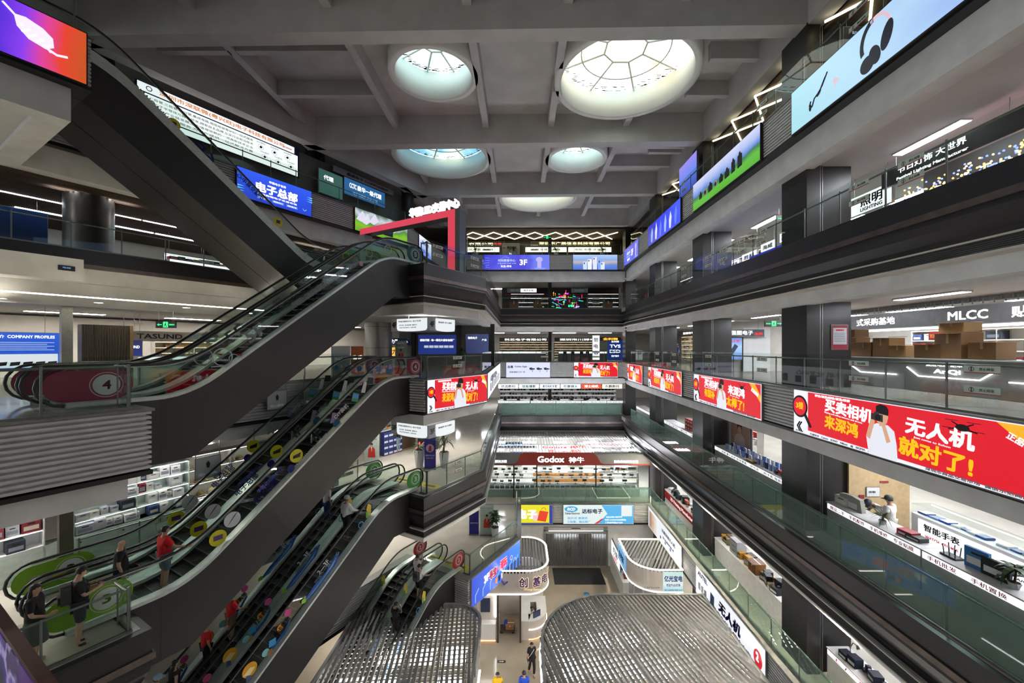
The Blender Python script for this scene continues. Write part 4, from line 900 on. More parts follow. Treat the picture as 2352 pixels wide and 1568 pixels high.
t = board('poster of a woman in a white blouse beside the flagship lettering', at(23.15, 11.98, z + 1.15), 1.9, 1.45, pt('#b99a86'), [], 'poster', 'poster', None, .03)
flat(t, 'printed_blouse', [(.3, .05), (1.5, .05), (1.4, .6), (1.1, .8), (.75, .8), (.4, .6)], pt('#d9c8bc'), -.04); MB().disc(.92, 1.05, .2, .26, -.046, .004).build('printed_face', pt('#d8ab90'), t); flat(t, 'printed_hair', [(.68, 1.0), (.72, 1.3), (.95, 1.4), (1.15, 1.28), (1.18, 1.0), (1.08, 1.18), (.85, 1.2)], pt('#4a2c22'), -.054)
S = at(22.9, 15.5); shelf_unit('dark lit shelf wall behind the flagship counter', S, 6.2, 2.4, .4, 5, greywall, ledw, .5, 4); stock(S, 6.2, 2.4, .4, 5, 'box', 'dark', 'dark boxed gadget on the shelf behind the flagship counter', 'box', 'gadgets behind the flagship counter', 'device_box', .5, (.2, .5), (.4, .8))
S = at(31, 14.5); shelf_unit('lit shelf of red gift boxes in the far phone shop', S, 6.0, 2.3, .4, 4, offwhite, ledw, .6, 3); stock(S, 6.0, 2.3, .4, 4, 'box', 'mixed', 'coloured gift box on the shelf of the far phone shop', 'box', 'gift boxes of the far phone shop', 'gift_box', .6, (.25, .5), (.5, .85))
for i in range(9): good('gift_box', gmesh('box', '#b81f2c', '#e8c8a0'), at(27.6 - (i % 3) * .4) @ T(0, .35, 1.14 + (i // 3) * .24) @ S3(.36, .3, .23), 'red gift box stacked on the far phone counter', 'box', 'red gift boxes on the far phone counter')
board('tall violet light strip sign in the far phone shop', at(26.4, 12.4, z + 1.0), .45, 1.5, em('#a06aff', 1.2), [('数码', .5, .5, .7, .3, DKT)])
# ---------------------------------------------------------------- long gallery, lower storey
z = L2
counter('counter with a white strip and red marks above the bottom corner', at(14.65), 5.0, 1.1, .75, louvmat, WL, '工 厂 直 营   量 大 从 优', '#b8243a')
counter('grey counter heaped with boxed printers and cables', at(23.1), 6.7, 1.1, .75, louvmat)
t = counter('counter with a red band reading 3D Printing Manufacturer', at(31.0), 6.2, 1.1, .75, louvmat); MB().box(0, 6.2, -.03, 0, .55, 1.08).build('red_band', pt('#a0121f'), t); txt(t, '3D Printing Manufacturer', 3.3, .8, 4.2, .3, em('#ffe8e0', .7), -.036)
for i in range(24):
    x = R.uniform(.3, 6.4); c = R.choice(PAL['mixed'] + PAL['dark'] * 2 + PAL['kraft'])
    good('product_box', gmesh(R.choice(('box', 'box', 'camera', 'box')), c), at(23.1) @ T(x, R.uniform(.15, .6), 1.14, R.uniform(-.3, .3)) @ S3(R.uniform(.3, .5), R.uniform(.25, .4), R.uniform(.2, .5)), 'boxed or loose gadget heaped on the grey counter', 'box', 'heap on the grey counter')
for i, dz in ((0, 0), (1, .25), (2, .5)): good('carton', gmesh('box', '#d8d8d8'), at(21.2) @ T(0, .3, 1.14 + dz) @ S3(.7, .5, .24), 'white carton with a printed grid stacked on the grey counter', 'box', 'white cartons on the grey counter')
good('carton', gmesh('carton', '#8a5a24'), at(19.5) @ T(0, .3, 1.14) @ S3(.6, .5, .5), 'plain brown carton at the middle of the grey counter', 'box', None)
for i in range(16):
    good('gadget', gmesh(R.choice(('camera', 'box', 'tripodlamp')), R.choice(PAL['dark'] + ['#d8d8d4', '#c86a4a'])), at(31.0) @ T(.4 + i * .35, R.uniform(.2, .55), 1.14, R.uniform(-.4, .4)) @ S3(.4, .4, R.uniform(.25, .55)), 'printer part or gadget standing over the red band', 'gadget', 'gadgets over the red band')
for i in range(9): good('gadget', gmesh(R.choice(('camera', 'box', 'tray')), R.choice(PAL['dark'] + ['#b8b8b4', '#6a2a2a'])), at(14.4) @ T(.3 + i * .33, R.uniform(.2, .5), 1.14, R.uniform(-.4, .4)) @ S3(.32, .3, R.uniform(.12, .3)), 'small gadget lying on the bottom corner counter', 'gadget', 'gadgets on the bottom corner counter')
t = thing('desk_lamp', 'silver gooseneck lamp on the bottom corner counter', 'lamp', at(14.1) @ T(0, .4, 1.14)); MB().lathe([(0, 0), (.09, 0), (.09, .03), (0, .03)], 12).build('base', steel, t); MB().tube([(0, 0, .03), (-.02, 0, .35), (.1, 0, .6), (.3, 0, .62)], .014, 6).build('neck', steel, t); MB().tube([(.28, 0, .65), (.36, 0, .56)], [.04, .08], 10).build('lamp_shade', steel, t)
t = thing('coffee_machine', 'red machine standing behind the bottom corner counter', 'machine', at(11.9, 12.4) @ T(0, .4, .9)); MB().box(-.25, .25, -.2, .2, 0, .12).build('base', pt('#8a1a18'), t); MB().box(-.25, .25, .05, .2, .12, .5).build('body', pt('#a81c18', .3), t); MB().box(-.27, .27, -.22, .2, .5, .68).build('head', pt('#b01f1a', .3), t); MB().box(-.1, .1, -.15, .02, .12, .3).build('jug', steel, t)
counter('dark table under the red machine', at(13.2, 12.3), 3.4, .88, .9, pt('#2a2622'))
for y0, n_ in ((22.9, 6.2), (31, 6.0), (14.2, 6.5)):
    S = at(y0, 15.5); shelf_unit('lit shelf wall of mixed stock %s' % {22.9: 'behind the heaped grey counter', 31: 'behind the red 3D printing band', 14.2: 'behind the red machine'}[y0], S, n_, 2.3, .4, 4, offwhite, ledw, .4, 4); stock(S, n_, 2.3, .4, 4, 'box', 'mixed', 'boxed stock on the lit shelves of the lower long gallery', 'box', 'stock on the lower long gallery shelves', 'goods_box', .4, (.25, .6), (.4, .85))
# ---------------------------------------------------------------- long gallery, storey above the red banners
z = L4
partition(at(18.6, 15.0), 0, 14, 0, .1, 2.95, 3.3, greywall)
t = board('wide grey shop sign with glowing MLCC lettering', at(18.55, 14.95, z + 2.2), 13.5, .62, mat('grey_sign_metal', (.12, .12, .125), .4, .3), [('式采购基地', .115, .5, .135, .5, WTX), ('MLCC', .375, .5, .09, .48, WTX), ('贴片电容', .535, .5, .14, .55, WTX), ('芯片', .73, .5, .08, .6, WTX), ('IC', .85, .5, .05, .55, WTX)], depth=.2)
MB().box(0, 13.5, -.2, -.1, -.1, -.02).build('light_bar', em('#ffffff', 4), t)
b = MB()
for i in range(44):
    x = i * .31
    for q in ((0, .06, .27, .29), (0, .02, .06, .29), (.1, .27, .16, .18), (.12, .14, 0, .16), (.2, .29, .06, .08)): b.box(x + q[0], x + q[1], -.03, 0, q[2], q[3])
t2 = b.build('fret_grille', pt('#8a8a88'), None, at(18.55, 14.9, z + 2.86)); tag(t2, 'dark grey fretwork band over the MLCC sign', 'grille')
S = at(18.2, 17.4); shelf_unit('white lit shelf wall with binders behind the MLCC sign', S, 13, 2.15, .4, 4, white, ledwarm, .5, 7); stock(S, 13, 2.15, .4, 4, 'box', 'pale', 'pale binder or case on the shelf wall behind the MLCC sign', 'box', 'cases behind the MLCC sign', 'binder', .5, (.3, .6), (.45, .8), .12, .6)
counter('white shop counter carrying opened cartons behind the reflecting railing', at(18.0, 13.2), 9.5, 1.05, .8, greywall)
t = thing('light_line', 'white angular light line on the counter front behind the railing', 'light', at(17.9, 13.15))
for pl in ([(.2, .72), (1.7, .72), (2.1, .5), (3.6, .5)], [(4.0, .78), (4.4, .5), (6.2, .5), (6.6, .78)], [(6.9, .5), (9.0, .5)]): MB().tube([(x, 0, zz) for x, zz in pl], .022, 6).build('tube_light', em('#ffffff', 5), t)
txt(t, 'AnQi', 5.3, .68, .8, .16, em('#ffffff', 3), -.01, .03); txt(t, '集成电路 配单', 5.2, .88, 1.1, .09, WTX, -.01)
for i, (x, w_, h_, dz) in enumerate(((.5, .75, .6, 0), (1.35, .8, .75, 0), (1.4, .6, .3, .76), (2.15, .7, .55, 0), (2.9, .65, .7, 0), (3.55, .6, .42, 0), (4.6, .8, .45, 0), (5.3, .9, .8, 0), (5.35, .7, .3, .81), (6.2, .7, .5, 0), (7.6, .8, .55, 0), (8.4, .6, .4, 0))):
    good('carton', gmesh('carton', R.choice(PAL['kraft'][:3]), '#a08a60'), at(18.0, 13.2) @ T(x, .4, 1.09 + dz, R.uniform(-.12, .12)) @ S3(w_, .6, h_), 'opened brown carton piled on the counter under the MLCC sign', 'box', 'cartons under the MLCC sign')
board('small red and gold tag hanging over the cartons', at(14.6, 14.6, z + 1.7), .55, .3, pt('#c0201c'), [('欢迎光临', .5, .5, .8, .5, ORINK)], 'tag', 'tag', None, .02)
t = board('white notice in a crimson frame on the dark column', FF((11.35, 14.94, z + 1.35), (1, 0, 0)), .62, .92, pt('#8a1c30'), [], 'notice', 'notice', None, .02); MB().box(.06, .56, -.034, -.028, .2, .8).build('paper', pt('#b8bcc0'), t); txt(t, '温馨提示', .31, .72, .3, .06, REDINK, -.036)
for i in range(6): MB().box(.1, .5, -.036, -.034, .3 + i * .06, .315 + i * .06).build('text_line', GREYINK, t)
# second bay: glass front shop with a small screen
z = L4
t = board('grey shop sign with white characters in the bay behind the dark column', FF((11.7, 24.2, z + 2.05), (1, 0, 0)), 2.7, .45, pt('#3a4652'), [('普强图电子', .45, .55, .6, .6, WTX), ('金牌', .87, .4, .18, .4, em('#ff4040', 1))])
t = board('bright blue advertising screen showing a dark gadget in the second bay', FF((12.0, 24.3, z + .7), (1, 0, 0)), 1.15, 1.3, emgrad('blue_gadget_picture', [(0, '#3a7ae0'), (.5, '#a8d0ff'), (1, '#2a5ad0')], 2, 1, .7, 0, .4, 2), [('芯品上市', .5, .85, .7, .12, RD)], 'screen', 'screen'); flat(t, 'printed_gadget', [(.3, .3), (.5, .2), (.9, .8), (.7, .95)], pt('#202a4a'), -.12)
partition(FF((13.3, 24.35, z), (1, 0, 0)), 0, 1.6, 0, .06, 0, 2.6, white)
partition(FF((11.4, 24.8, z), (1, 0, 0)), 0, 8, 0, .08, 0, 3, offwhite)
for y0 in (31, 38.5):
    S = at(y0, 15.2); shelf_unit('tan stock shelf wall %s' % ('in the third bay over the red banners' if y0 == 31 else 'in the corner bay over the red banners'), S, 6.0, 2.4, .4, 6, offwhite, ledwarm, .2, 5); stock(S, 6.0, 2.4, .4, 6, 'box', 'gold', 'small tan stock box on the farther shelves over the red banners', 'box', 'tan stock boxes of the farther bays', 'stock_box', .2, (.3, .6), (.6, .85))
    board('dark shop sign with white characters over the tan shelves %s' % ('of the third bay' if y0 == 31 else 'of the corner bay'), at(y0, 15.1, z + 2.5), 6, .4, pt('#3a3434'), [('深圳市电子科技', .5, .5, .7, .55, WTX)])
counter('glass counter in the farther bay over the red banners', at(31, 13.2), 6, 1.1, .7, white, None, None, '#222', True)
# ---------------------------------------------------------------- long gallery, upper storey with festival lamps
z = L5
board('dark shop sign with white festival lighting lettering', at(14.6, 13.0, z + 1.85), 4.3, .62, mat('dark_sign_metal', (.05, .05, .055), .35, .3), [('节日灯饰 大世界', .4, .66, .5, .36, WTX), ('Festival Lighting Manufacturer', .4, .2, .52, .2, WTX)])
board('grey shop sign with a large glowing C at the frame edge', at(10.4, 13.0, z + 1.65), 4.0, .62, pt('#55585c'), [('COLOR', .30, .5, .5, .6, WTX)])
board('bright white shop sign with blue characters beside the dark column', at(16.3, 13.2, z + 1.35), 1.9, .75, WL, [('照明', .55, .6, .5, .5, DKT), ('LIGHTING', .55, .2, .5, .18, DKT)])
partition(at(23, 17.5), 0, 20, 0, .1, 0, 3, greywall); partition(at(14.6, 14.4), 0, 8.4, 0, .06, 0, 2.75, pt('#2a2420'))
def lights(label, M, w, h, n, cols, k=3.0, r=.022, d=.8):
    for ci, c in enumerate(cols):
        b = MB()
        for i in range(n // len(cols)):
            x, zz, yy = R.uniform(0, w), R.uniform(0, h), R.uniform(0, d); b.ball((x, yy, zz), r, r, r, 5)
        o = b.build('string_light', em(c, k), None, M); tag(o, label + (', %s tone' % ('warm', 'cool', 'third', 'fourth')[ci] if len(cols) > 1 else ''), 'string light', None, 'stuff')
lights('twinkling string lights heaped in the festival lamp shop', at(14.4, 13.3, z + 1.05), 4.2, .78, 420, ('#ffb45a', '#ffd9a0', '#6a7aff'), 4, .03)
lights('curtain of sparkling string lights under the glowing C sign', at(10.3, 13.3, z + .95), 4.0, .68, 420, ('#ffd9b0', '#ffffff', '#ff6a9a'), 4.0, .03)
for y0 in (17.0, 11.4): S = at(y0 - 2.2, 14.6); shelf_unit('low dark shelf of the festival lamp shop %s' % ('under its sign' if y0 == 17.0 else 'under the glowing C'), S, 5.2, 1.7, .4, 3, pt('#3a3028'), None, .0, 2)
good('bag', gmesh('bag', '#6a5a44'), at(17.5, 11.6) @ T(0, .2, 0) @ S3(1.3, .9, 1.0), 'large tan sack leaning behind the upper railing', 'bag', None)
good('bag', gmesh('bag', '#9a9a98', '#b8b8b4'), at(18.6, 11.6) @ T(0, .2, 0) @ S3(1.1, .8, .7), 'grey wrapped bundle behind the upper railing', 'bag', None)
board('blue sign board behind the railing of the second upper bay', at(23, 13.0, z + .2), 5.5, 1.1, em('#2a3ad8', .8), [('3F 数码', .5, .5, .3, .5, WTX)])
for i, (y0, w_, s_) in enumerate(((27.5, 1.6, 'HY 恒源'), (25.6, 1.6, '胜科'), (23.6, 1.3, '海威'), (21.9, 1.0, '正品'))): board('small white shop sign %s in the second upper bay' % ('with two characters nearest the corner', 'with bold characters', 'tilting beside the blue disc', 'closest to the column')[i], at(y0, 14.0, z + 1.35 + .15 * i), w_, .5, WL, [(s_, .5, .5, .7, .5, DKT)])
for y0 in (31, 38): S = at(y0, 14.8); shelf_unit('dark lit shelf %s' % ('in the third upper bay' if y0 == 31 else 'in the corner of the upper storey'), S, 6.0, 2.3, .4, 4, greywall, ledw, .3, 3); stock(S, 6.0, 2.3, .4, 4, 'box', 'mixed', 'boxed lamp on the far upper shelves', 'box', 'boxed lamps of the far upper bays', 'lamp_box', .3, (.3, .6), (.4, .8))
# ---------------------------------------------------------------- zigzag light tubes on the top storey
def zigzag(label, M, n, a, d):
    t = thing('zigzag_light', label, 'light', M)
    for i in range(n):
        s = 1 if i % 2 == 0 else -1
        MB().tube([(i * a, -s * d / 2, 0), ((i + 1) * a, s * d / 2, 0)], .045, 6).build('tube_light', em('#fff2cc', 3.2), t)
        MB().tube([(i * a, s * d / 2, 0), ((i + 1) * a, -s * d / 2, 0)], .045, 6).build('tube_light', em('#fff2cc', 3.2), t)
    return t
struct('ceiling', MB().box(11.1, 20, -4, 40, L6 + 2.62, L6 + 2.72), pt('#6a5a4c', .8))
struct('ceiling', MB().box(-7, 11.1, 40.2, 54, L6 + 2.62, L6 + 2.72), pt('#6a5a4c', .8))
for y_, lab in ((31.0, 'farthest bay'), (22.9, 'second bay'), (14.5, 'nearest bay')): zigzag('zigzag of warm light tubes under the top ceiling, %s of the long gallery' % lab, FR(y_, L6 + 2.57, 11.6), 3, 2.05, 1.6)
zigzag('zigzag of warm light tubes on the ceiling of the top end gallery', FB(-6.8, L6 + 2.57, 42.4), 8, 2.08, 2.6)
partition(FR(40, L6, 17), 0, 42, 0, .1, 0, 2.7, pt('#3a322c'))
board('navy blue sign with pale characters behind a top storey column', FF((11.3, 14.4, L6 + .75), (1, 0, 0)), 1.25, 1.5, pt('#141c44'), [('电子总部', .5, .6, .75, .2, em('#c8d4e8', .8)), ('ELECTRONICS', .5, .85, .5, .06, em('#c8d4e8', .6))])
# ---------------------------------------------------------------- end gallery
z = L6
partition(FB(-7, z, 44.5), 0, 18, 0, .1, 0, 2.7, pt('#4a4038'))
board('gold lettering of a company sign across the top end gallery', FB(1.2, z + 1.95, 44.2), 9.0, .5, pt('#5a4a32'), [('深圳市广展信息科技有限公司', .52, .5, .85, .7, em('#ffe9b0', 2))])
board('white lettering of a company sign behind the pink frame', FB(-6.8, z + 1.9, 44.2), 5.2, .5, pt('#3c3632'), [('有限公司', .5, .5, .5, .6, em('#fff0d0', 1.6)), ('电容', .85, .5, .16, .5, em('#ff5050', 1.2))])
t = board('white sign column with green and red mark on the top end gallery', FB(-1.9, z + .0, 43.6), 1.9, 2.1, pt('#b8b6ae'), [('越邦伟业', .55, .78, .55, .14, pt('#1c4a30')), ('营业', .5, .4, .18, .24, WTX)]); flat(t, 'red_mark', [(.15, 1.5), (.3, 1.5), (.3, 1.65), (.15, 1.65)], pt('#c8281c'), -.114)
for x, w_ in ((-6.5, 4.3), (.6, 4.4), (5.2, 4.6)):
    t = thing('shop_window', 'lit shop window band %s on the top end gallery' % ('behind the pink frame', 'before the gold lettering', 'nearest the long gallery')[(-6.5, .6, 5.2).index(x)], 'window', FB(x, z + 1.25, 43.9)); MB().box(0, w_, -.05, 0, 0, .5).build('light_band', em('#fff6d8', 2.2), t); txt(t, '电阻 电感 连接器', w_ / 2, .25, w_ * .7, .22, pt('#4a6a9a'), -.06); MB().box(0, w_, -.02, 0, -1.25, -.02).build('pane', pt('#2a2620', .2), t)
z = L5
partition(FB(-2, z, 45.5), 0, 13, 0, .1, 0, 3, pt('#2a2426'))
for x, s_ in ((.05, '英杰光电'), (5.2, '新光科技'), (-1.3, '蓝光'), (10.2, '星海光电')): board('small hanging shop sign %s on the neon storey' % {'英杰光电': 'glowing white', '新光科技': 'grey green', '蓝光': 'half hidden', '星海光电': 'blue grey near the corner'}[s_], FB(x, z + 1.75, 41.3), 1.65, .42, WL if s_ == '英杰光电' else pt('#7a8a84'), [(s_, .5, .5, .6, .45, GREYINK)], depth=.06)
tag(MB().box(-1.5, 10.3, -.03, 0, 0, .08).build('red_rail', pt('#b01c1c'), None, FB(0, z + 1.72, 43.0)), 'thin red rail across the neon storey', 'rail')
neon = ['#ff2a6a', '#39ff5a', '#3a8aff', '#ffb02a', '#c04aff', '#2affe0']
t = thing('neon_sign', 'cluster of pink green and blue neon tubes in the end gallery shop', 'neon sign', FB(3.0, z + .1, 43.2))
for x in (-.06, 3.95): MB().box(x, x + .06, 0, .06, -.1, 2.0).build('post', black, t)
for i in range(60):
    x, zz = R.uniform(0, 3.6), R.uniform(.1, 1.8); l = R.uniform(.1, .6); v = i % 3 == 0
    MB().tube([(x, 0, zz), (x + (0 if v else l), 0, zz + (l if v else R.uniform(-.15, .15)))], .025, 6).build('neon_tube', em(neon[i % 6], 2.5), t)
txt(t, 'smile', 1.5, 1.5, .8, .3, em('#ff3a5a', 2.5)); txt(t, 'OPEN', 2.4, .5, .6, .25, em('#39ff8a', 2.5))
for x, w_ in ((-1.0, 3.6), (7.2, 3.3)): S = FB(x, z, 43.4); shelf_unit('dark shelf of small lamps on the neon storey, %s' % ('near the landing' if x < 0 else 'near the corner'), S, w_, 1.9, .4, 4, pt('#2c2826'), ledw, .1, 3); stock(S, w_, 1.9, .4, 4, 'box', 'dark', 'small dark boxed lamp on the neon storey', 'box', 'boxed lamps on the neon storey', 'lamp_box', .1, (.2, .45), (.4, .8))
for x in (-.6, 1.8, 8.8): good('carton', gmesh('carton', '#7a5230'), FB(x, z, 40.7) @ T(0, .3, 0) @ S3(.9, .6, .9), 'brown carton on the floor behind the neon storey railing', 'box', 'cartons behind the neon storey railing')
z = L4
for x, w_, s_ in ((-2.6, 7.0, '科芯电子有限公司'), (3.7, 7.0, '深圳市川祥电子')):
    board('dark sign with white characters over the tan shelves, %s' % ('beside the landing' if x < 0 else 'in the middle of the end gallery'), FB(x if x > 0 else -2.2, z + 2.05, 43.9), 5.6, .42, pt('#5c5650'), [(s_, .5, .5, .8, .6, WTX)])
    S = FB(x if x > 0 else -2.2, z, 44.3); shelf_unit('tall tan stock shelf wall of the end gallery, %s' % ('beside the landing' if x < 0 else 'under the middle sign'), S, 5.5, 2.0, .4, 7, mat('tan_shelf', (.42, .36, .27), .6), ledwarm, .2, 9); stock(S, 5.5, 2.0, .4, 7, 'box', 'gold', 'tan parts box on the end gallery shelves', 'box', 'tan parts boxes of the end gallery', 'parts_box', .2, (.24, .42), (.6, .85), .02, .95)
    counter('low white counter with bar stools on the end gallery, %s' % ('beside the landing' if x < 0 else 'under the middle sign'), FB(x + .3, z, 42.3), 5, 1.0, .6, greywall, WL)
t = board('tall white sign with three blue characters beside the corner door', FB(7.35, z + .15, 41.6), .75, 2.5, WL, [('钽', .5, .82, .6, .17, DKT), ('电', .5, .56, .6, .17, DKT), ('容', .5, .3, .6, .17, BLUEINK)])
board('blue board lettered TVS ESD at the inner corner', FB(9.0, z + .1, 42.2), 1.6, 2.2, em('#1c3a8a', .6), [('全利微', .5, .88, .5, .1, WTX), ('TVS', .5, .66, .7, .15, WTX), ('ESD', .5, .42, .7, .15, WTX), ('保护器件', .5, .2, .5, .09, WTX)])
struct('door_1', MB().box(0, 1.0, -.05, 0, 0, 2.1), pt('#9aa49a', .3), None, FB(8.0, z, 42.4))
board('amber lettering over the corner door', FB(8.2, z + 2.1, 42.1), 2.2, .38, pt('#4a443c'), [('全利微', .5, .5, .7, .65, em('#ffb43a', 1.8))])
def stool(label, M):
    t = thing('bar_stool', label, 'stool', M, 'bar stools on the end gallery'); MB().box(-.18, .18, -.18, .18, .72, .77).build('seat', black, t)
    for x in (-.15, .15):
        for y in (-.15, .15): MB().tube([(x, y, .72), (x * 1.2, y * 1.2, 0)], .014, 6).build('leg', black, t)
    MB().box(-.17, .17, .15, .18, .77, 1.02).build('backrest', black, t); return t
for x in (4.6, 5.4, 6.3, 6.9): stool('black bar stool at the low white counter of the end gallery', FB(x, z, 41.6))
z = L3
cols = (('#eef2f2', '优选数码', '#5a7a9a'), ('#dff0ee', '佳能摄影', '#3a8a8a'), ('#e6f0fa', '索尼相机专营', '#3a6ab0'), ('#e8f2f8', '尼康镜头', '#4a7a9a'), ('#e84a2a', '博士相机', '#ffffff'), ('#f4ead8', '东鹏数码', '#3a6a9a'))
for i, (c, s_, k) in enumerate(cols): board('bright sign %s over the end gallery camera counters' % ('in pale grey at the near end', 'in mint green', 'in pale blue', 'in white with blue characters', 'in orange red', 'in cream at the corner')[i], FB(-2.2 + i * 2.1, z + 2.45, 41.4), 2.05, .5, em(c, 1.4), [(s_, .5, .5, .7, .55, pt(k) if k != '#ffffff' else WTX)], depth=.08)
S = FB(-2.2, z, 44.2); shelf_unit('lit shelf wall of cameras across the end gallery', S, 12.6, 2.4, .4, 4, white, ledw, .6, 9)
stock(S, 12.6, 2.4, .4, 4, 'camera', 'dark', 'black camera on the lit shelf wall of the end gallery', 'camera', 'cameras on the end gallery shelves', 'camera', .6, (.22, .34), (.4, .7), .05, .85)
for i, (x, w_) in enumerate(((-2.2, 3.2), (1.1, 2.5), (3.65, 2.5), (6.2, 2.5), (8.75, 1.6))): counter('camera counter with a white light strip, %s along the end gallery' % ('first with maroon characters', 'second', 'third', 'fourth', 'last')[i], FB(x, z, 41.1), w_, 1.25, .6, louvmat, WL, '精品相机 智能摄影产品 一件代发' if i == 0 else '回收 置换 维修', '#8a1c2a')
for i in range(9): good('camera', gmesh('camera', '#141416'), FB(-1.5 + i * 1.35, z, 41.1) @ T(0, .3, 1.29, R.uniform(-.5, .5)) @ S3(.3, .3, .25), 'camera lying on a counter of the end gallery', 'camera', 'cameras on the end gallery counters')
# ---- red fronted camera lamp shop with its slatted canopy
z = L2; Y = 32.2
partition(FB(-3.3, z, 38.9), 0, 13.5, 0, .1, 0, 3.4, offwhite)
for i in range(5):
    for j in range(2):
        t = thing('ceiling_light', 'white panel light under the slats of the red fronted shop', 'light', FB(-1.9 + i * 2.75, z + 3.3, 34.0 + j * 2.6), 'panel lights under the slats'); MB().box(-.6, .6, -.3, .3, 0, .05).build('diffuser', lampc, t); MB().tube([(0, 0, .05), (0, 0, .2)], .01, 5).build('hanger', dullsteel, t)
t = thing('camera_shop', 'glass camera lamp shop with a red and grey fascia', 'shop', FB(-3.27, z, Y))
MB().box(0, 13.5, -.1, .1, 2.62, 3.55).build('fascia', pt('#77787a', .4), t); red = pt('#8a2414', .4)
MB().prism([(2.7, 2.6), (10.1, 2.6), (9.6, 2.8), (9.3, 3.35), (8.9, 3.6), (3.6, 3.6), (3.3, 3.4), (3.05, 2.8)], -.16, -.09, 'y').build('red_panel', red, t); MB().box(0, 13.5, -.13, -.09, 2.58, 2.68).build('red_line', red, t)
txt(t, 'Godox', 5.7, 3.08, 2.1, .5, em('#ffffff', 1.5), -.18, .03); txt(t, '神牛', 7.7, 3.03, 1.2, .46, em('#ffffff', 1.5), -.18, .03)
txt(t, '直播间灯光解决方案', 1.2, 2.9, 2.1, .22, em('#ffffff', 2), -.115); txt(t, '影像系统解决方案', 11.6, 2.88, 1.9, .22, em('#ffffff', 2), -.115)
for x in (0, 2.75, 4.55, 9.2, 13.4): MB().box(x, x + .1, -.03, .03, 0, 2.6).build('mullion', black, t)
for i in range(10): MB().box(.1 + i * 1.33, 1.4 + i * 1.33, 0, .012, .05, 2.55).build('glass_panel', showglass, t)
for i in range(52): MB().tube([(.1 + i * .26, 0, 3.58), (.45 + i * .248, 8.4, 3.58)], .028, 4).build('slat', louvmat, t)
for y_ in (.0, 2.7, 5.4, 8.1): MB().box(.1, 13.4, y_, y_ + .08, 3.45, 3.53).build('canopy_bar', louvmat, t)
for k, (y_, zz) in enumerate(((.9, .4), (.9, 1.0), (.9, 1.5), (1.6, 1.9))): S = FB(-2.9, z, Y + .3)
S = FB(-2.9, z, Y + .5); shelf_unit('glass shelf rack of studio lamps behind the red fronted shop window', S, 12.4, 2.3, .5, 3, mat('smoked_shelf', (.2, .22, .2), .2), ledwarm, .9, 0, back=False)
stock(S, 12.4, 2.3, .5, 3, 'tripodlamp', 'dark', 'black studio lamp head on the glass rack of the red fronted shop', 'studio lamp', 'studio lamps of the red fronted shop', 'studio_lamp', .9, (.3, .45), (.6, .9), .2, .8)
for i in range(30): good('lamp_case', gmesh('box', '#7a8480', '#2a2c2e'), S @ T(.3 + i * .4, -.05, .62) @ S3(.36, .3, .26), 'grey lamp case in the row along the red fronted shop window', 'box', 'grey lamp cases of the red fronted shop')
counter('long display bench under the grey lamp cases', S @ T(0, -.25, 0), 12.4, .58, .6, mat('green_grey_board', (.2, .26, .22), .5))
counter('orange service desk inside the red fronted shop', FB(1.2, z, 35.5), 6, 1.0, .8, pt('#a86a2a'))
board('red glowing lamp maker lettering seen through the slats', FB(1.6, z + 1.9, 38.6), 5.2, .8, white, [('Godox 神牛', .5, .7, .8, .36, em('#ff2a2a', 1.5)), ('官方旗舰店', .5, .25, .6, .3, em('#ff2a2a', 1.5))])
board('dark sign with blue and white lettering seen through the slats', FB(-2.8, z + 2.4, 38.6), 4.2, .5, black, [('RAYQUTS 神牛', .4, .5, .7, .6, em('#7ab0ff', 1.5))])
board('royal blue screen seen through the slats', FB(-.9, z + .9, 38.6), 2.3, 1.1, em('#3a5ae8', 1.0), [('新品', .4, .5, .4, .3, WTX)])
board('row of white and pink characters seen through the slats', FB(5.4, z + 2.4, 38.6), 5.0, .55, em('#e8eaf0', 1.2), [('摄影器材 灯光', .5, .5, .7, .5, em('#ff6a8a', 1))])
S = FB(6.9, z, 38.2); shelf_unit('white lit shelf of lamps seen through the slats', S, 3.2, 2.2, .4, 4, white, ledw, .1, 2); stock(S, 3.2, 2.2, .4, 4, 'box', 'mixed', 'boxed lamp on the white shelf under the slats', 'box', 'boxed lamps under the slats', 'lamp_box', .1, (.25, .5), (.4, .8))
# ---------------------------------------------------------------- slanted wing
z = L6
t = thing('shop_sign', 'huge white lit shop board with orange company characters on the top wing', 'sign', FW(7.0, -23.3, z + .95))
MB().box(0, 7.3, -.12, 0, 0, 1.7).build('casing', pt('#16205a'), t); MB().box(.05, 7.0, -.13, -.11, 1.3, 1.66).build('name_band', em('#eef0f4', 1.15), t); MB().box(.2, 7.2, -.13, -.11, .05, 1.24).build('lit_board', em('#eef6f4', 1.1), t)
txt(t, '深圳市深联微(粤兴旺)电子科技有限公司', 3.6, 1.48, 5.6, .24, ORINK, -.14); txt(t, 'HGE060', 6.6, 1.46, .5, .08, REDINK, -.14)
b = MB(); b.ring(.45, 1.48, .08, .11, -.132, .004, 16); b.build('round_logo', BK, t)
for i, s_ in enumerate(('二极管,三极管,MOS管,集成电路,电阻电容等SMD一站式服务', '致力于半导体元器件研发,拥有自主品牌,立足行业前沿技术', '打造全产业链发展,成为值得信赖的一流高新技术企业', '以更多优质服务,为客户提供一站式解决方案')): txt(t, s_, 2.6, 1.08 - i * .2, 4.3, .12, pt('#8a9296'), -.14, 0)
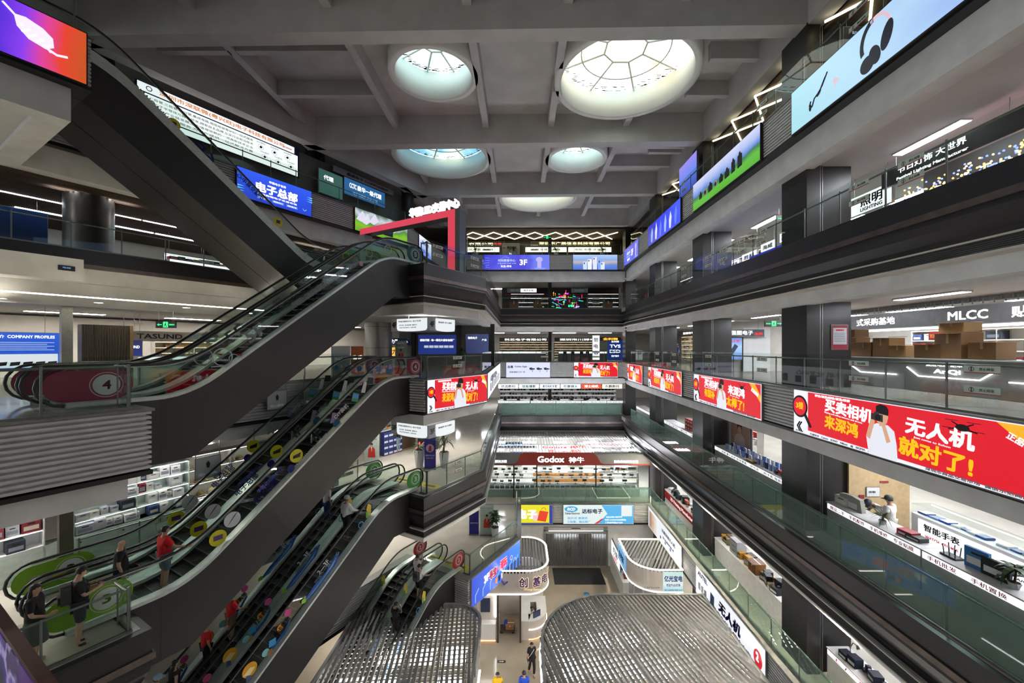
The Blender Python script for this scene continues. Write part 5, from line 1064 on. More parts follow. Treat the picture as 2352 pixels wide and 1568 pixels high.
for i, s_ in enumerate(('SOT系列', 'DFN系列', 'PDFN系列', 'TO系列', 'SOP系列', 'SOD系列')):
    x = 5.15 + (i // 2) * .72 + (i % 2) * .2; zz = .95 - (i % 2) * .45; txt(t, s_, x, zz + .18, .42, .08, GREYINK, -.14, 0); b = MB(); b.ring(x, zz - .05, .135, .145, -.132, .002, 18); b.build('round_frame', pt('#b8bcc0'), t); flat(t, 'printed_chip', [(x - .08, zz - .08), (x + .02, zz - .12), (x + .09, zz - .02), (x - .01, zz + .03)], pt('#2a2c30'), -.134)
partition(FW(4, -23.8, z), 0, 19, 0, .1, 0, 2.8, pt('#7a7e78'))
board('blue agency sign behind the top railing near the round column', FW(17.4, -23.4, z + 1.1), 3.4, 1.1, em('#2a6aa8', .75), [('豪华一级代理', .6, .62, .6, .32, WTX), ('CCTC', .2, .62, .16, .3, WTX), ('电子元器件 SMD 分销', .5, .22, .6, .16, em('#a8c8e8', .8))])
board('grey company sign above the blue agency sign', FW(16.6, -23.4, z + 2.25), 5.0, .4, pt('#9a9ca0'), [('盛威电子 COMPONENT', .55, .5, .7, .5, DKT)])
board('teal shop window with framed parts beside the round column', FW(15.6, -23.4, z + .6), 1.7, 1.5, em('#4a7a70', .5), [('代理', .4, .7, .4, .2, WTX)])
S = FW(15.7, -23.35, z); stock(S, 5.2, .6, .3, 1, 'box', 'blue', 'small boxed sample along the foot of the agency window', 'box', 'samples at the agency window', 'sample_box', .0, (.2, .4), (.6, .9))
z = L5
partition(FW(-9, -33, z), 0, 32, 0, .1, 0, 3, offwhite)
board('deep blue wall panel left of the dark round column', FW(2.6, -27, z + .2), 2.6, 1.9, pt('#0c2450', .3), [('新品', .3, .5, .3, .16, em('#5a7ab0', .5))])
board('white lit sign with maroon lighting characters under the dark escalator', FW(9.6, -28, z + .9), 2.0, .5, WL, [('佳源照明', .5, .5, .8, .6, REDINK)]); board('second lit sign with maroon characters deeper under the dark escalator', FW(12.6, -29.5, z + .8), 2.2, .5, em('#f4f0ea', 1.0), [('佳源照明', .5, .5, .8, .6, REDINK)])
b = MB()
for i in range(60): b.box(-9, 26, i * .16, i * .16 + .06, 0, .12)
struct('ceiling_slat', b, pt('#3c2c20', .6), None, FW(0, -23.2, L6 - 2.62))
for s_ in (4.5, 7, 9.5, 12, 14.5): ceil_t = thing('ceiling_light', 'long thin lamp in the brown slatted ceiling of the wing', 'light', FW(s_, -26.5, L6 - 2.64), 'long lamps in the slatted ceiling'); MB().box(-1.2, 1.2, -.05, .05, 0, .1).build('diffuser', em('#f2f6ff', 22), ceil_t)
for s_, tt in ((5.8, -29), (8.3, -29), (10.8, -29), (13.3, -29), (16, -29)): ceil_t = thing('ceiling_light', 'long thin lamp in the brown slatted ceiling of the wing', 'light', FW(s_, tt, L6 - 2.64), 'long lamps in the slatted ceiling'); MB().box(-1.2, 1.2, -.05, .05, 0, .1).build('diffuser', em('#f2f6ff', 22), ceil_t)
counter('glass lamp counter under the maroon lettered sign', FW(9, -25.5, z), 4, 1.0, .7, white, WL, None, '#222', True); stock(FW(9, -25.5, z), 4, .98, .7, 1, 'box', 'mixed', 'boxed lamp in the counter under the maroon lettered sign', 'box', 'boxed lamps under the maroon sign', 'lamp_box', .72, (.2, .35), (.5, .8))
t = thing('wrapped_column', 'round column wrapped in a dark poster with a yellow stripe and red scene', 'column poster', T(-13.3, 26.6, z)); b = MB(); b.lathe([(.60, .1), (.60, 1.2)], 28); b.build('lower_poster', emgrad('red_blue_poster', [(0, '#5a1420'), (.35, '#b01c24'), (.6, '#3a3a8a'), (1, '#14142a')], 2, .5, .8, 0, .5, 3), t); MB().lathe([(.60, 1.2), (.60, 2.2)], 28).build('upper_poster', pt('#0c0c12', .3), t); MB().lathe([(.605, 1.35), (.605, 1.45)], 28).build('yellow_stripe', pt('#c89a1c'), t); txt(t, '打造', .0, .55, .5, .3, WTX, -.62)
board('grey shop sign reading LED trading centre beside the gate post', FW(17.8, -22.9, z + 1.95), 3.4, .5, pt('#8a8c90'), [('华强LED交易中心', .5, .5, .75, .5, DKT)])
z = L4
partition(FW(-9, -31, z), 0, 40, 0, .1, 0, 3, offwhite)
t = board('bright blue company profile board behind the crimson escalator discs', FW(1.6, -25.6, z + .55), 3.7, 1.5, emgrad('profile_blue', [(0, '#1c6ae0'), (.6, '#1550c8'), (1, '#1a5cd6')], 2, .95, .7, 0, .2, 1), [('企业简介', .52, .88, .14, .09, WTX), ('COMPANY PROFILES', .78, .88, .34, .08, WTX), ('贴片', .22, .55, .14, .2, WTX)])
MB().box(1.55, 3.6, -.125, -.12, .08, .62).build('photo_panel', em('#dfe8ee', .9), t)
for i in range(6): flat(t, 'printed_part', [(1.65 + i * .33, .15), (1.9 + i * .33, .18), (1.93 + i * .33, .32), (1.68 + i * .33, .3)], pt('#1c2026'), -.128)
for i in range(5): MB().box(1.6, 3.5 - .2 * (i % 2), -.124, -.12, .78 + i * .075, .8 + i * .075).build('text_line', em('#cfe0ff', .9), t)
b = MB(); n = 30
for i in range(n): b.box(i * .05, i * .05 + .03, -.03, 0, 0, 2.4); 
b.box(0, n * .05, 0, .5, 0, 2.4); b.box(n * .05, n * .05 + .12, -.05, .5, 0, 2.4, 1)
struct('column', b, [pt('#4a4238', .4), pt('#8a7454', .5)], None, FW(5.6, -24.2, z))
struct('column', MB().box(0, .3, 0, .3, 0, 3), dullsteel, None, FW(4.75, -22.8, z))
t = board('white shop fascia with blue and red lettering under the downlights', FW(7.2, -26.5, z + 1.75), 6.2, .5, pt('#b8b4aa'), [('TASUND', .28, .5, .3, .5, DKT), ('泰盛达', .58, .5, .16, .5, GREYINK), ('TASUND', .88, .5, .2, .45, REDINK)])
board('tall blue poster beside the fluted pillar', FW(7.3, -25.9, z + .1), .75, 1.7, emgrad('teal_blue_poster', [(0, '#1c6a7a'), (.5, '#14308a'), (1, '#101c5a')], 2, .8, .6, 0, .3, 1), [('TASUND', .5, .8, .7, .08, WTX)])
S = FW(9.4, -28.5, z); shelf_unit('lit shelf of brown cartons in the shop under the downlights', S, 5.5, 1.75, .5, 5, offwhite, ledwarm, .2, 2); stock(S, 5.5, 1.75, .5, 5, 'carton', 'kraft', 'brown carton on the lit shelf under the downlights', 'box', 'cartons under the downlights', 'carton', .2, (.35, .6), (.7, .9), .02)
counter('white reception counter under the downlights', FW(7.5, -24.6, z), 5.5, 1.0, .7, white, WL)
t = thing('light_line', 'thin warm light line in the ceiling edge over the company profile board', 'light', FW(2.2, -19.0, L5 - 2.1)); MB().box(0, 9, -.03, .03, -.03, 0).build('diffuser', em('#fff0d0', 30), t)
for s_, tt in ((1.5, -19.5), (3.2, -22), (5.3, -21), (7.8, -20.5), (6.6, -23.5), (8.4, -22.6), (8.2, -23.6), (10, -23), (11, -24.2), (10.6, -21.2)):
    t = thing('downlight', 'small round downlight in the pale ceiling behind the pair marked 5F', 'light', FW(s_, tt, L5 - 2.1), 'downlights behind the pair marked 5F'); MB().lathe([(.14, -.02), (.14, 0), (.1, 0)], 16).build('rim', white, t); MB().lathe([(0, -.015), (.11, -.015)], 16).build('lamp', em('#fff4e0', 60), t)
# far wing shops beyond the landing on the storey of the red banner
partition(FB(-9.2, z, 31.2), 0, 7, 0, .1, 0, 3.2, greywall)
t = board('deep blue notice board with a row of white plates behind the landing', FB(-7.7, z + .9, 31.1), 2.9, 1.5, emgrad('notice_blue', [(0, '#14389a'), (1, '#1a2c7a')], 2, .7, .6, 0, .3, 1), [('授权代理 · 每一颗芯片都来自原厂', .5, .72, .9, .12, WTX)])
for i in range(6): flat(t, 'white_plate', [(.45 + i * .38, .5), (.78 + i * .38, .5), (.78 + i * .38, .68), (.45 + i * .38, .68)], em('#cfd8ee', .8), -.115)
board('slate blue notice board with pale photos next to the dark post', FB(-4.1, z + .95, 31.1), 1.75, 1.5, emgrad('notice_slate', [(0, '#2c3c78'), (1, '#4a5a90')], 0, .6, .5, 0, .4, 1), [('数码电子', .3, .8, .4, .12, WTX), ('产品', .8, .7, .2, .1, WTX)])
for x in (-8.2, -4.75, -2.2): struct('column', MB().box(x, x + .28, 30.9, 31.2, z, z + 3.2), black)
board('dark blue shop sign with a white mark beside the steel column', FB(-10.2, z + 1.6, 30.8), 2.0, .55, pt('#123a72'), [('力导', .4, .5, .25, .6, WTX), ('电子', .75, .4, .3, .4, WTX)])
board('amber lit characters in the shop beside the steel column', FB(-9.9, z + .75, 31.5), 1.0, .7, em('#ffb85a', 1.2), [('力芯', .5, .5, .8, .6, pt('#5a2c10'))])
# ---- storey of the gallery behind the pair marked 4F: white display cases, cap stall
z = L3
S = FW(3.9, -17.6, z)
t = shelf_unit('tall white display case with pale green cupboards behind the waiting men', S, 2.9, 2.6, .45, 4, mat('mint_white', (.55, .64, .58), .4), WG, 1.0, 1)
for i in range(3): k = MB().box(.03 + i * .96, .95 + i * .96, -.02, 0, .08, .95).build('cupboard_door', mat('mint_white', (.55, .64, .58), .4), t); MB().ball((.15 + i * .96, -.035, .8), .03, .03, .03, 8).build('knob', black, k)
MB().box(0, 2.9, 0, .45, 0, 1).build('base', mat('mint_white', (.55, .64, .58), .4), t)
stock(S, 2.9, 2.6, .45, 4, 'box', 'pale', 'pale or dark boxed gadget in the white display case', 'box', 'gadgets in the white display case', 'gadget_box', 1.0, (.12, .4), (.45, .85), .02, .95)
S = FW(1.9, -17.9, z); shelf_unit('white shelf of small grey speakers beside the steel post', S, 1.5, 2.3, .45, 3, white, WG, .9, 0); stock(S, 1.5, 2.3, .45, 3, 'box', 'pale', 'grey boxed speaker on the shelf beside the steel post', 'box', 'speakers beside the steel post', 'speaker_box', .9, (.25, .4), (.6, .8))
MBt = thing('shop_cabinet', 'pale cabinet wall under the shelf of small grey speakers', 'cabinet', FW(1.2, -17.9, z)); MB().box(0, 2.6, 0, .45, 0, .88).build('body', mat('mint_white', (.55, .64, .58), .4), MBt); MB().box(0, .28, -.05, .45, 0, 2.6).build('end_post', offwhite, MBt)
struct('column', MB().box(0, .28, 0, .22, 0, 3.0), mat('brown_steel', (.16, .14, .11), .3, .6), None, FW(3.55, -17.25, z))
t = counter('round fronted white counter with violet blue light lines and caps on top', FW(-1.6, -17.2, z), 2.3, 1.35, .9, white, None, None, '#222', True, None, .45)
for zz in (.9, .12): MB().box(0, 2.3, -.02, 0, zz - .05, zz + .02).build('blue_light', em('#2a2aff', 2.5), t)
stock(FW(-1.6, -17.2, z), 2.3, 1.3, .9, 1, 'tray', 'pale', 'white gadget inside the counter with violet blue lines', 'box', 'gadgets in the violet lit counter', 'gadget_tray', .92, (.2, .35), (.4, .8))
for i, (x, c, c2) in enumerate(((1.3, '#1c1c1e', '#c8b8a0'), (1.65, '#2a2420', '#8a7a66'), (1.95, '#141a2a', '#1c2438'))): good('cap', gmesh('cap', c, c2), FW(-1.6, -17.2, z) @ T(x, .4, 1.37, .4 * i) @ S3(.35, .35, .35), 'dark cap on the violet lit counter, %s' % ('nearest the end with a tan brim', 'in the middle with a brown brim', 'navy one by the wall')[i], 'cap', None)
tag(MB().prism([(-2, 0), (2.8, 0), (2.8, -1.0), (-2, -1.0)], 0, .012, 'z').build('carpet', mat('crimson_carpet', (.12, .01, .025), .9, 0, .4, 14), None, FW(-1.2, -16.9, z)), 'crimson patterned carpet before the violet lit counter', 'carpet')
partition(FW(-9, -25, z), 0, 40, 0, .1, 0, 3, offwhite)
for k, (s_, w_, lab) in enumerate(((7.0, 3.2, 'lit shelf of caps and hats behind the pair marked 4F'), (10.3, 3.0, 'lit shelf of handbags behind the pair marked 4F'))):
    S = FW(s_, -18.6, z); shelf_unit(lab, S, w_, 2.5, .5, 4, offwhite, WG, .3, 1)
    stock(S, w_, 2.5, .5, 4, 'cap' if k == 0 else 'bag', 'gold' if k == 0 else 'mixed', 'beige or grey cap on the lit shelf' if k == 0 else 'coloured bag on the lit shelf', 'cap' if k == 0 else 'bag', 'caps on the lit shelf' if k == 0 else 'bags on the lit shelf', 'cap' if k == 0 else 'handbag', .3, (.26, .36), (.6, .8), .04)
counter('glass counter of caps behind the pair marked 4F', FW(7.2, -17.4, z), 5.5, 1.0, .6, white, WL, None, '#222', True)
for s_, zz, n_ in ((6.6, 2.05, L3), (8.5, 2.2, L3), (10.5, 2.15, L4), (11.6, 2.1, L4), (9.0, 2.15, L4)):
    t = board('white head clearance board hung over the escalator gap, %s' % {(6.6, L3): 'lowest', (8.5, L3): 'second lowest', (10.5, L4): 'upper one beside its twin', (11.6, L4): 'uppermost', (9.0, L4): 'under the upper rail'}[(s_, n_)], FW(s_, TF - .15, n_ + zz - (0 if n_ == L3 else 3.2) + (0 if n_ == L3 else 0)), .8, .75, pt('#d8dad8'), [('当心碰头', .5, .2, .7, .15, GREYINK)], 'warning_board', 'warning sign', None, .02)
    b = MB(); b.ring(.4, .48, .16, .18, -.022, .003, 20); b.build('round_mark', pt('#8a2a2a'), t); flat(t, 'printed_figure', [(.36, .36), (.44, .36), (.46, .5), (.4, .6), (.34, .5)], pt('#2a2a2a'), -.026)
    MB().box(.02, .05, -.01, .01, .75, 1.3).build('hanger', steel, t); MB().box(.75, .78, -.01, .01, .75, 1.3).build('hanger', steel, t)
# toy stall and kiosk seen beyond the third landing
for i in range(14): good('bundled_pack', gmesh('box', '#1c2c6a', '#d8dce8'), FW(17.6, -19.6, z) @ T((i % 4) * .38, .2, (i // 4) * .36) @ S3(.36, .4, .34), 'blue and white wrapped pack stacked at the toy stall', 'pack', 'wrapped packs at the toy stall')
counter('toy stall table heaped with small wares behind the short haired woman', FW(17.4, -19.9, z), 3.0, 1.45, 1.2, pt('#5a4a3a'))
stock(FW(17.4, -19.9, z), 3.0, 1.8, 1.0, 1, 'box', 'mixed', 'small coloured ware on the toy stall table', 'box', 'wares on the toy stall', 'toy_box', 1.49, (.12, .22), (.3, .6), .01)
tag(MB().box(0, 4, 0, 3, 0, .015).build('wooden_mat', mat('tan_wood_floor', (.35, .2, .08), .4, 0, .2, 3), None, FW(17.2, -19.6, z)), 'tan wooden floor patch before the toy stall', 'mat')
# ================================================================ ground floor kiosks, entrance
def kiosk_outline(x0, x1, y0, y1, r, corner):
    """plan outline with one rounded corner ('fr' front right, 'bl' back left, 'fl' front left, 'br' back right)"""
    c = {'fl': (x0, y0), 'fr': (x1, y0), 'br': (x1, y1), 'bl': (x0, y1)}; pts = []
    for k, a in (('fl', PI), ('fr', 1.5 * PI), ('br', 0), ('bl', .5 * PI)):
        x, y = c[k]
        if k in corner:
            cx = x + (r if 'l' in k else -r); cy = y + (r if 'f' in k else -r)
            for i in range(13): t = a + PI / 2 * i / 12; pts.append((cx + r * math.cos(t), cy + r * math.sin(t)))
        else: pts.append((x, y))
    return pts
def ring_wall(b, pts, d, z0, z1, m=0):
    n = len(pts); P = [Vector((p[0], p[1], 0)) for p in pts]; inn = []
    for i in range(n):
        a = (P[i] - P[i - 1]).normalized(); c = (P[(i + 1) % n] - P[i]).normalized()
        q = Vector((-a.y - c.y, a.x + c.x, 0)); q = q / max(q.length_squared, .3) * 2; inn.append(P[i] + q * d)
    vs = [(p.x, p.y, z0) for p in P] + [(p.x, p.y, z1) for p in P] + [(p.x, p.y, z0) for p in inn] + [(p.x, p.y, z1) for p in inn]
    for i in range(n):
        j = (i + 1) % n; b.add([vs[i], vs[j], vs[n + j], vs[n + i]], [(0, 1, 2, 3)], m); b.add([vs[2 * n + i], vs[2 * n + j], vs[3 * n + j], vs[3 * n + i]], [(3, 2, 1, 0)], m)
        b.add([vs[n + i], vs[n + j], vs[3 * n + j], vs[3 * n + i]], [(0, 1, 2, 3)], m); b.add([vs[i], vs[j], vs[2 * n + j], vs[2 * n + i]], [(3, 2, 1, 0)], m)
    return b
def clip_line(pts, p, d):
    """parts of the line p + k d inside a convex outline"""
    k0, k1 = -1e9, 1e9; n = len(pts)
    for i in range(n):
        a, c = Vector(pts[i]), Vector(pts[(i + 1) % n]); e = c - a; nn = Vector((-e.y, e.x))
        q = (p - a).dot(nn); w_ = d.dot(nn)
        if abs(w_) < 1e-9:
            if q < 0: return None
        elif w_ > 0: k0 = max(k0, -q / w_)
        else: k1 = min(k1, -q / w_)
    return (k0, k1) if k1 - k0 > .05 else None
def slats(pts, ang, gap, z, r, m, name, parent, hgt=None):
    d = Vector((math.cos(ang), math.sin(ang))); nn = Vector((-d.y, d.x)); b = MB()
    cs = [Vector(p).dot(nn) for p in pts]; c = min(cs) + gap / 2
    while c < max(cs):
        k = clip_line(pts, nn * c, d)
        if k:
            a, e = nn * c + d * k[0], nn * c + d * k[1]; o = nn * r
            h = hgt or 2 * r
            b.hexa([(a.x - o.x, a.y - o.y, z - h), (e.x - o.x, e.y - o.y, z - h), (e.x + o.x, e.y + o.y, z - h), (a.x + o.x, a.y + o.y, z - h), (a.x - o.x, a.y - o.y, z), (e.x - o.x, e.y - o.y, z), (e.x + o.x, e.y + o.y, z), (a.x + o.x, a.y + o.y, z)])
        c += gap
    return b.build(name, m, parent)
kgrey = mat('kiosk_grey_paint', (.27, .27, .27), .45, .1, .06, 3)
slatm = mat('slat_grey_paint', (.20, .20, .197), .6, 0, .06, 3)
kwarm = mat('kiosk_pearl_board', (.50, .455, .41), .45, 0, .05, 2)
def kiosk(label, pts, zb, zt, ang, wallm, led=True, grid=True, gap=.21):
    t = thing('kiosk', label, 'kiosk')
    ring_wall(MB(), pts, .12, zb, zt).build('fascia_band', wallm, t)
    slats(pts, ang, gap, zt - .04, .052, slatm, 'roof_slat', t)
    if grid:
        slats(pts, ang + PI / 2, .26, zt - .16, .025, dullsteel, 'grid_bar', t, .04); slats(pts, ang, .26, zt - .20, .02, dullsteel, 'grid_bar', t, .04)
    if led:
        inset = [(p[0] * .999 + .0, p[1]) for p in pts]
        for zz in (zt + .01, zb - .03): MB().tube([(p[0], p[1], zz) for p in pts], .035, 6, 0, True).build('edge_light', em('#fff6ea', 12.0), t)
    return t
K1 = kiosk_outline(.9, 9.55, 7.0, 21.3, 3.6, ('bl',)); k = kiosk('big grey kiosk with a slatted roof and one rounded corner', K1, 3.75, 4.25, PI / 2 + .25, kgrey, False)
ring_wall(MB(), kiosk_outline(1.0, 9.5, 7.1, 21.2, 3.5, ('bl',)), .06, 0, 1.1).build('counter_wall', white, k)
for p in ((1.05, 17.3), (1.05, 12), (4.6, 21.15), (9.3, 21.1), (9.3, 14)): MB().box(p[0] - .06, p[0] + .06, p[1] - .06, p[1] + .06, 0, 3.8).build('post', dullsteel, k)
MB().tube([(p[0] - .03, p[1], 3.7) for p in K1[-14:]] + [(.87, 7, 3.7)], .03, 6).build('edge_light', em('#ffffff', 12), k)
K2 = kiosk_outline(-8.0, -1.8, 6.5, 20.6, 1.4, ('br',)); k = kiosk('grey slat roofed kiosk under the lowest escalator', K2, 3.6, 4.2, PI / 2 + .10, kgrey, False)
for p in ((-1.95, 18.5), (-1.95, 14), (-7.8, 20.4), (-5, 20.4)): MB().box(p[0] - .06, p[0] + .06, p[1] - .06, p[1] + .06, 0, 3.7).build('post', dullsteel, k)
MB().box(-1.95, -1.88, 7, 19.3, .3, 3.55).build('glass_wall', showglass, k)
for zz in (.35, 1.9, 3.4): MB().tube([(-1.86, 7, zz), (-1.86, 19.2, zz)], .03, 6).build('edge_light', em('#ffffff', 12), k)
K3 = kiosk_outline(-2.6, 1.7, 23.4, 27.6, 1.3, ('fr', 'br')); k = kiosk('pearl white kiosk with violet characters on its rounded fascia', K3, 2.95, 4.25, PI / 2, kwarm, True, False, .19)
for i, (ch, x) in enumerate((('创', .2),)): txt(k, ch, x, 3.6, .5, .55, em('#5a3a8a', .35), 23.375, .03); txt(k, ch, x + .01, 3.6, .54, .59, em('#ffe2b0', 1.2), 23.385, .05)
for i, (ch, a) in enumerate((('基', -1.13), ('电', -.68), ('子', -.22))):
    q = T(.4 + 1.31 * math.cos(a), 24.7 + 1.31 * math.sin(a), 0, a + PI / 2); txt(k, ch, 0, 3.6, .5, .55, em('#5a3a8a', .35), -.02, .03, M=q); txt(k, ch, .01, 3.6, .54, .59, em('#ffe2b0', 1.2), -.01, .05, M=q)
txt(k, 'Chuangji Electron', .75, 3.2, 1.0, .13, em('#ffd890', 1.2), 23.37, .0)
b = MB(); b.tube([(-1.05, 23.36, 3.75), (-.9, 23.36, 3.5), (-.7, 23.36, 3.65)], .04, 6); b.build('swoosh', em('#4a3a9a', .4), k)
MB().box(-2.5, -1.35, 25.5, 25.6, 0, 2.95).build('back_wall', kwarm, k); MB().box(-1.35, 1.5, 26.2, 26.3, 0, 2.95).build('back_wall', kwarm, k)
for x in (-1.32, -.02): MB().box(x, x + .1, 23.6, 23.75, 0, 2.95).build('door_post', pt('#3a322c'), k)
MB().box(-1.22, -.02, 25.9, 25.95, 1.9, 2.9).build('dark_panel', pt('#2a221c'), k)
KC = kiosk_outline(.05, 1.62, 23.8, 26.2, 1.1, ('fr',)); ring_wall(MB(), KC, .55, 0, 1.1).build('counter', kwarm, k); MB().tube([(p[0], p[1], .62) for p in KC[1:15]], .03, 6).build('edge_light', em('#fff2e0', 12), k); MB().tube([(p[0], p[1], .06) for p in KC[1:15]], .03, 6).build('edge_light', em('#ffb070', 3), k); ring_wall(MB(), KC, .6, 1.1, 1.14).build('counter_top', white, k)
MB().box(-2.5, -1.4, 23.7, 24.2, 0, 1.0).build('booth_counter', white, k); MB().box(-2.5, -1.4, 24.1, 24.15, 1.0, 2.8).build('booth_back', kwarm, k); MB().tube([(-2.4, 24.05, 2.6), (-1.5, 24.05, 2.6), (-1.42, 24.05, 2.5), (-1.42, 24.05, 1.2)], .04, 6).build('edge_light', em('#ffffff', 14), k); MB().box(-2.45, -1.4, 23.68, 23.7, .04, .09).build('edge_light', em('#ffa070', 3), k)
MB().box(-2.3, -1.75, 24.02, 24.08, 1.5, 2.3).build('photo_panel', pt('#1c2c4a', .3), k)
K4 = kiosk_outline(6.6, 9.4, 23.6, 27.4, 1.6, ('fl',)); k = kiosk('rounded kiosk with a pale blue LED dealer sign', K4, 2.95, 4.2, PI / 2 - .5, kwarm, True, False, .2)
MB().box(8.25, 9.38, 23.52, 23.58, 3.0, 4.1).build('sign_face', emgrad('pale_teal_sign', [(0, '#8fd0e0'), (.4, '#dff2ee'), (1, '#bfe6de')], 2, .95, .9, -2.7, .3, 1), k)
txt(k, '亿光宝电', 8.82, 3.75, 1.05, .34, em('#4a3a8a', .6), 23.51, .03); txt(k, '专注产LED灯珠', 8.82, 3.38, .8, .16, em('#8a4a9a', .6), 23.51); txt(k, '电话 13528890800 林先生 QQ:78', 8.82, 3.1, 1.0, .07, GREYINK, 23.51)
MB().box(6.53, 6.58, 25.4, 27.2, 3.05, 4.1).build('sign_face', em('#7ab0e0', .9), k); txt(k, '亿光宝', 0, 3.6, 1.2, .4, DKT, -.02, .03, M=FF((6.53, 26.3, 0), (0, -1, 0)))
txt(k, 'LED电子广场 AH100108', 7.6, 3.2, .9, .1, GREYINK, 23.57); MB().box(6.7, 9.3, 25, 25.1, 0, 2.95).build('back_wall', greywall, k); MB().box(8.2, 9.3, 23.8, 24.4, 0, 1.05).build('counter', white, k)
for x in (6.75, 7.3, 8.1): MB().box(x, x + .06, 24.3, 24.36, 0, 2.95).build('post', steel, k)
# kiosk interiors
for (x0, x1, y0, y1, lab) in ((1.6, 9.2, 8, 20, 'under the big slatted roof'), (-7.6, -2.2, 7, 20, 'under the lowest escalator roof')):
    n = 0
    for i in range(6 if x1 > 0 else 4):
        for y in [y0 + 2.5 + 1.7 * q for q in range(6)]:
            x = x0 + .7 + i * 1.35
            if R.random() < .22 or y > y1 - .8 or (x1 > 0 and x < 2.6 and y > 18.3): continue
            t = thing('ceiling_light', 'square lamp panel %s' % lab, 'light', T(x, y, 3.45), 'square lamp panels %s' % lab); MB().box(-.5, .5, -.5, .5, 0, .05).build('diffuser', em('#fff8ee', 12), t); MB().tube([(0, 0, .05), (0, 0, .5)], .01, 5).build('hanger', dullsteel, t)
    for i, y in enumerate((y1 - 1.6, y1 - 5, y1 - 8.5)):
        counter('white counter %s, %s from the walkway' % (lab, ('first', 'second', 'third')[i]), FF((x0 + .4, y, 0), (1, 0, 0)), x1 - x0 - 1.2, 1.0, .7, white)
        for q in range(7): good('desk_box', gmesh('box', R.choice(PAL['mixed'])), FF((x0 + .8 + q * (x1 - x0 - 2) / 7, y, 0), (1, 0, 0)) @ T(0, .35, 1.045) @ S3(.45, .35, R.uniform(.12, .4)), 'boxed ware on a counter %s' % lab, 'box', 'wares %s' % lab)
# ---- entrance
t = thing('strip_curtain', 'entrance doorway hung with grey clear plastic strips', 'curtain', FB(2.0, 0, 31.9))
for i in range(22): MB().box(.02 + i * .212, .215 + i * .212, -.01 - .012 * (i % 2), -.012 * (i % 2), .03, 2.55).build('plastic_strip', glass('smoky_plastic', (.50, .51, .50), .7, .08, .25, (.30, .31, .31)), t)
MB().box(-.1, 4.8, -.08, .05, 2.55, 2.75).build('rail', steel, t); MB().box(-.15, 0, -.1, .1, 0, 2.75).build('jamb', dullsteel, t); MB().box(4.7, 4.85, -.1, .1, 0, 2.75).build('jamb', dullsteel, t)
t = thing('air_curtain', 'long white air curtain unit over the strip doorway', 'air curtain', FB(2.2, 2.76, 31.94)); MB().box(0, 4.3, -.2, 0, 0, .32).build('casing', white, t); MB().box(.05, 4.25, -.21, -.19, .02, .06).build('light_line', em('#ffffff', 3), t); MB().box(1.8, 2.5, -.21, -.19, .2, .27).build('grille', black, t)
struct('wall_entrance', MB().box(-3, 1.85, 31.9, 32.1, 0, 3.25), plaster); struct('wall_entrance', MB().box(6.85, 10.5, 31.9, 32.1, 0, 3.25), plaster); struct('wall_entrance', MB().box(1.85, 6.85, 31.95, 32.1, 3.08, 3.25), plaster)
tag(MB().box(-1.85, 1.85, -1.1, 1.1, 0, .015).build('door_mat', mat('dark_mat', (.022, .022, .024), .95, 0, .3, 40), None, T(4.35, 30.5, 0)), 'large dark door mat before the strip curtain', 'mat')
tag(MB().box(-.35, .35, -.04, .04, 0, .004).build('floor_sticker', pt('#c8b01c'), None, T(4.3, 31.75, 0)), 'yellow floor strip at the strip curtain', 'sticker')
for x, y, lab in ((4.6, 28.3, 'round blue sticker on the floor past the door mat'), (2.5, 19.6, 'round blue sticker by the rounded kiosk corner')): tag(MB().lathe([(0, .004), (.2, .004), (.2, 0)], 20).build('floor_sticker', pt('#3a8ac8'), None, T(x, y, 0)), lab, 'sticker')
t = thing('floor_sticker', 'small black and white arrow sticker on the beige floor', 'sticker', T(-1.0, 22.2, 0)); MB().box(-.22, .22, -.09, .09, 0, .004).build('plate', black, t); MB().prism([(-.12, -.02), (.05, -.02), (.05, -.05), (.15, 0), (.05, .05), (.05, .02), (-.12, .02)], .004, .007, 'z').build('arrow', white, t)
# shop row right of the entrance, extinguisher stand left of it
S = FF((6.95, 31.5, 0), (0, -1, 0)); t = counter('white counter of small plants and wares beside the entrance', S, 4.0, 1.2, .6, white)
for i in range(8): good('product_pack', gmesh('box', R.choice(PAL['pale'])), S @ T(.3 + i * .45, .3, 1.24) @ S3(.3, .3, R.uniform(.1, .3)), 'pale ware on the counter beside the entrance', 'box', 'wares beside the entrance')
board('white upright sign with a red mark beside the entrance', FF((6.9, 30.4, 1.75), (0, -1, 0)), 2.6, 1.1, em('#eef0f2', 1.1), [('灯饰', .5, .6, .5, .4, GREYINK), ('LED', .5, .2, .4, .2, em('#d8202a', 1))])
t = thing('poster_stand', 'black stand with a dark pictured card beside the strip curtain', 'stand', FB(1.45, 0, 30.5)); MB().box(0, .5, -.25, .0, 0, .06).build('base', black, t); MB().box(.02, .48, -.03, 0, .06, 1.25).build('panel', pt('#1a1416'), t); txt(t, '消防', .25, .45, .3, .15, em('#d8a08a', .5), -.04)
b = MB(); b.ring(.25, 1.25, .2, .23, -.0, .02, 16, 0, 0, PI); b.build('handle', steel, t)
t = thing('hand_cart', 'flat hand cart carrying a carton and blue bag inside the pearl kiosk doorway', 'cart', T(-.75, 24.6, 0)); MB().box(-.45, .45, -.3, .3, .16, .2).build('deck', pt('#4a3020'), t); MB().tube([(-.42, -.28, .2), (-.46, -.28, 1.0), (-.46, .28, 1.0), (-.42, .28, .2)], .016, 6).build('handle', steel, t)
for x in (-.35, .35):
    for y in (-.22, .22): MB().tube([(x, y - .02, .08), (x, y + .02, .08)], .08, 10).build('wheel', rubber, t)
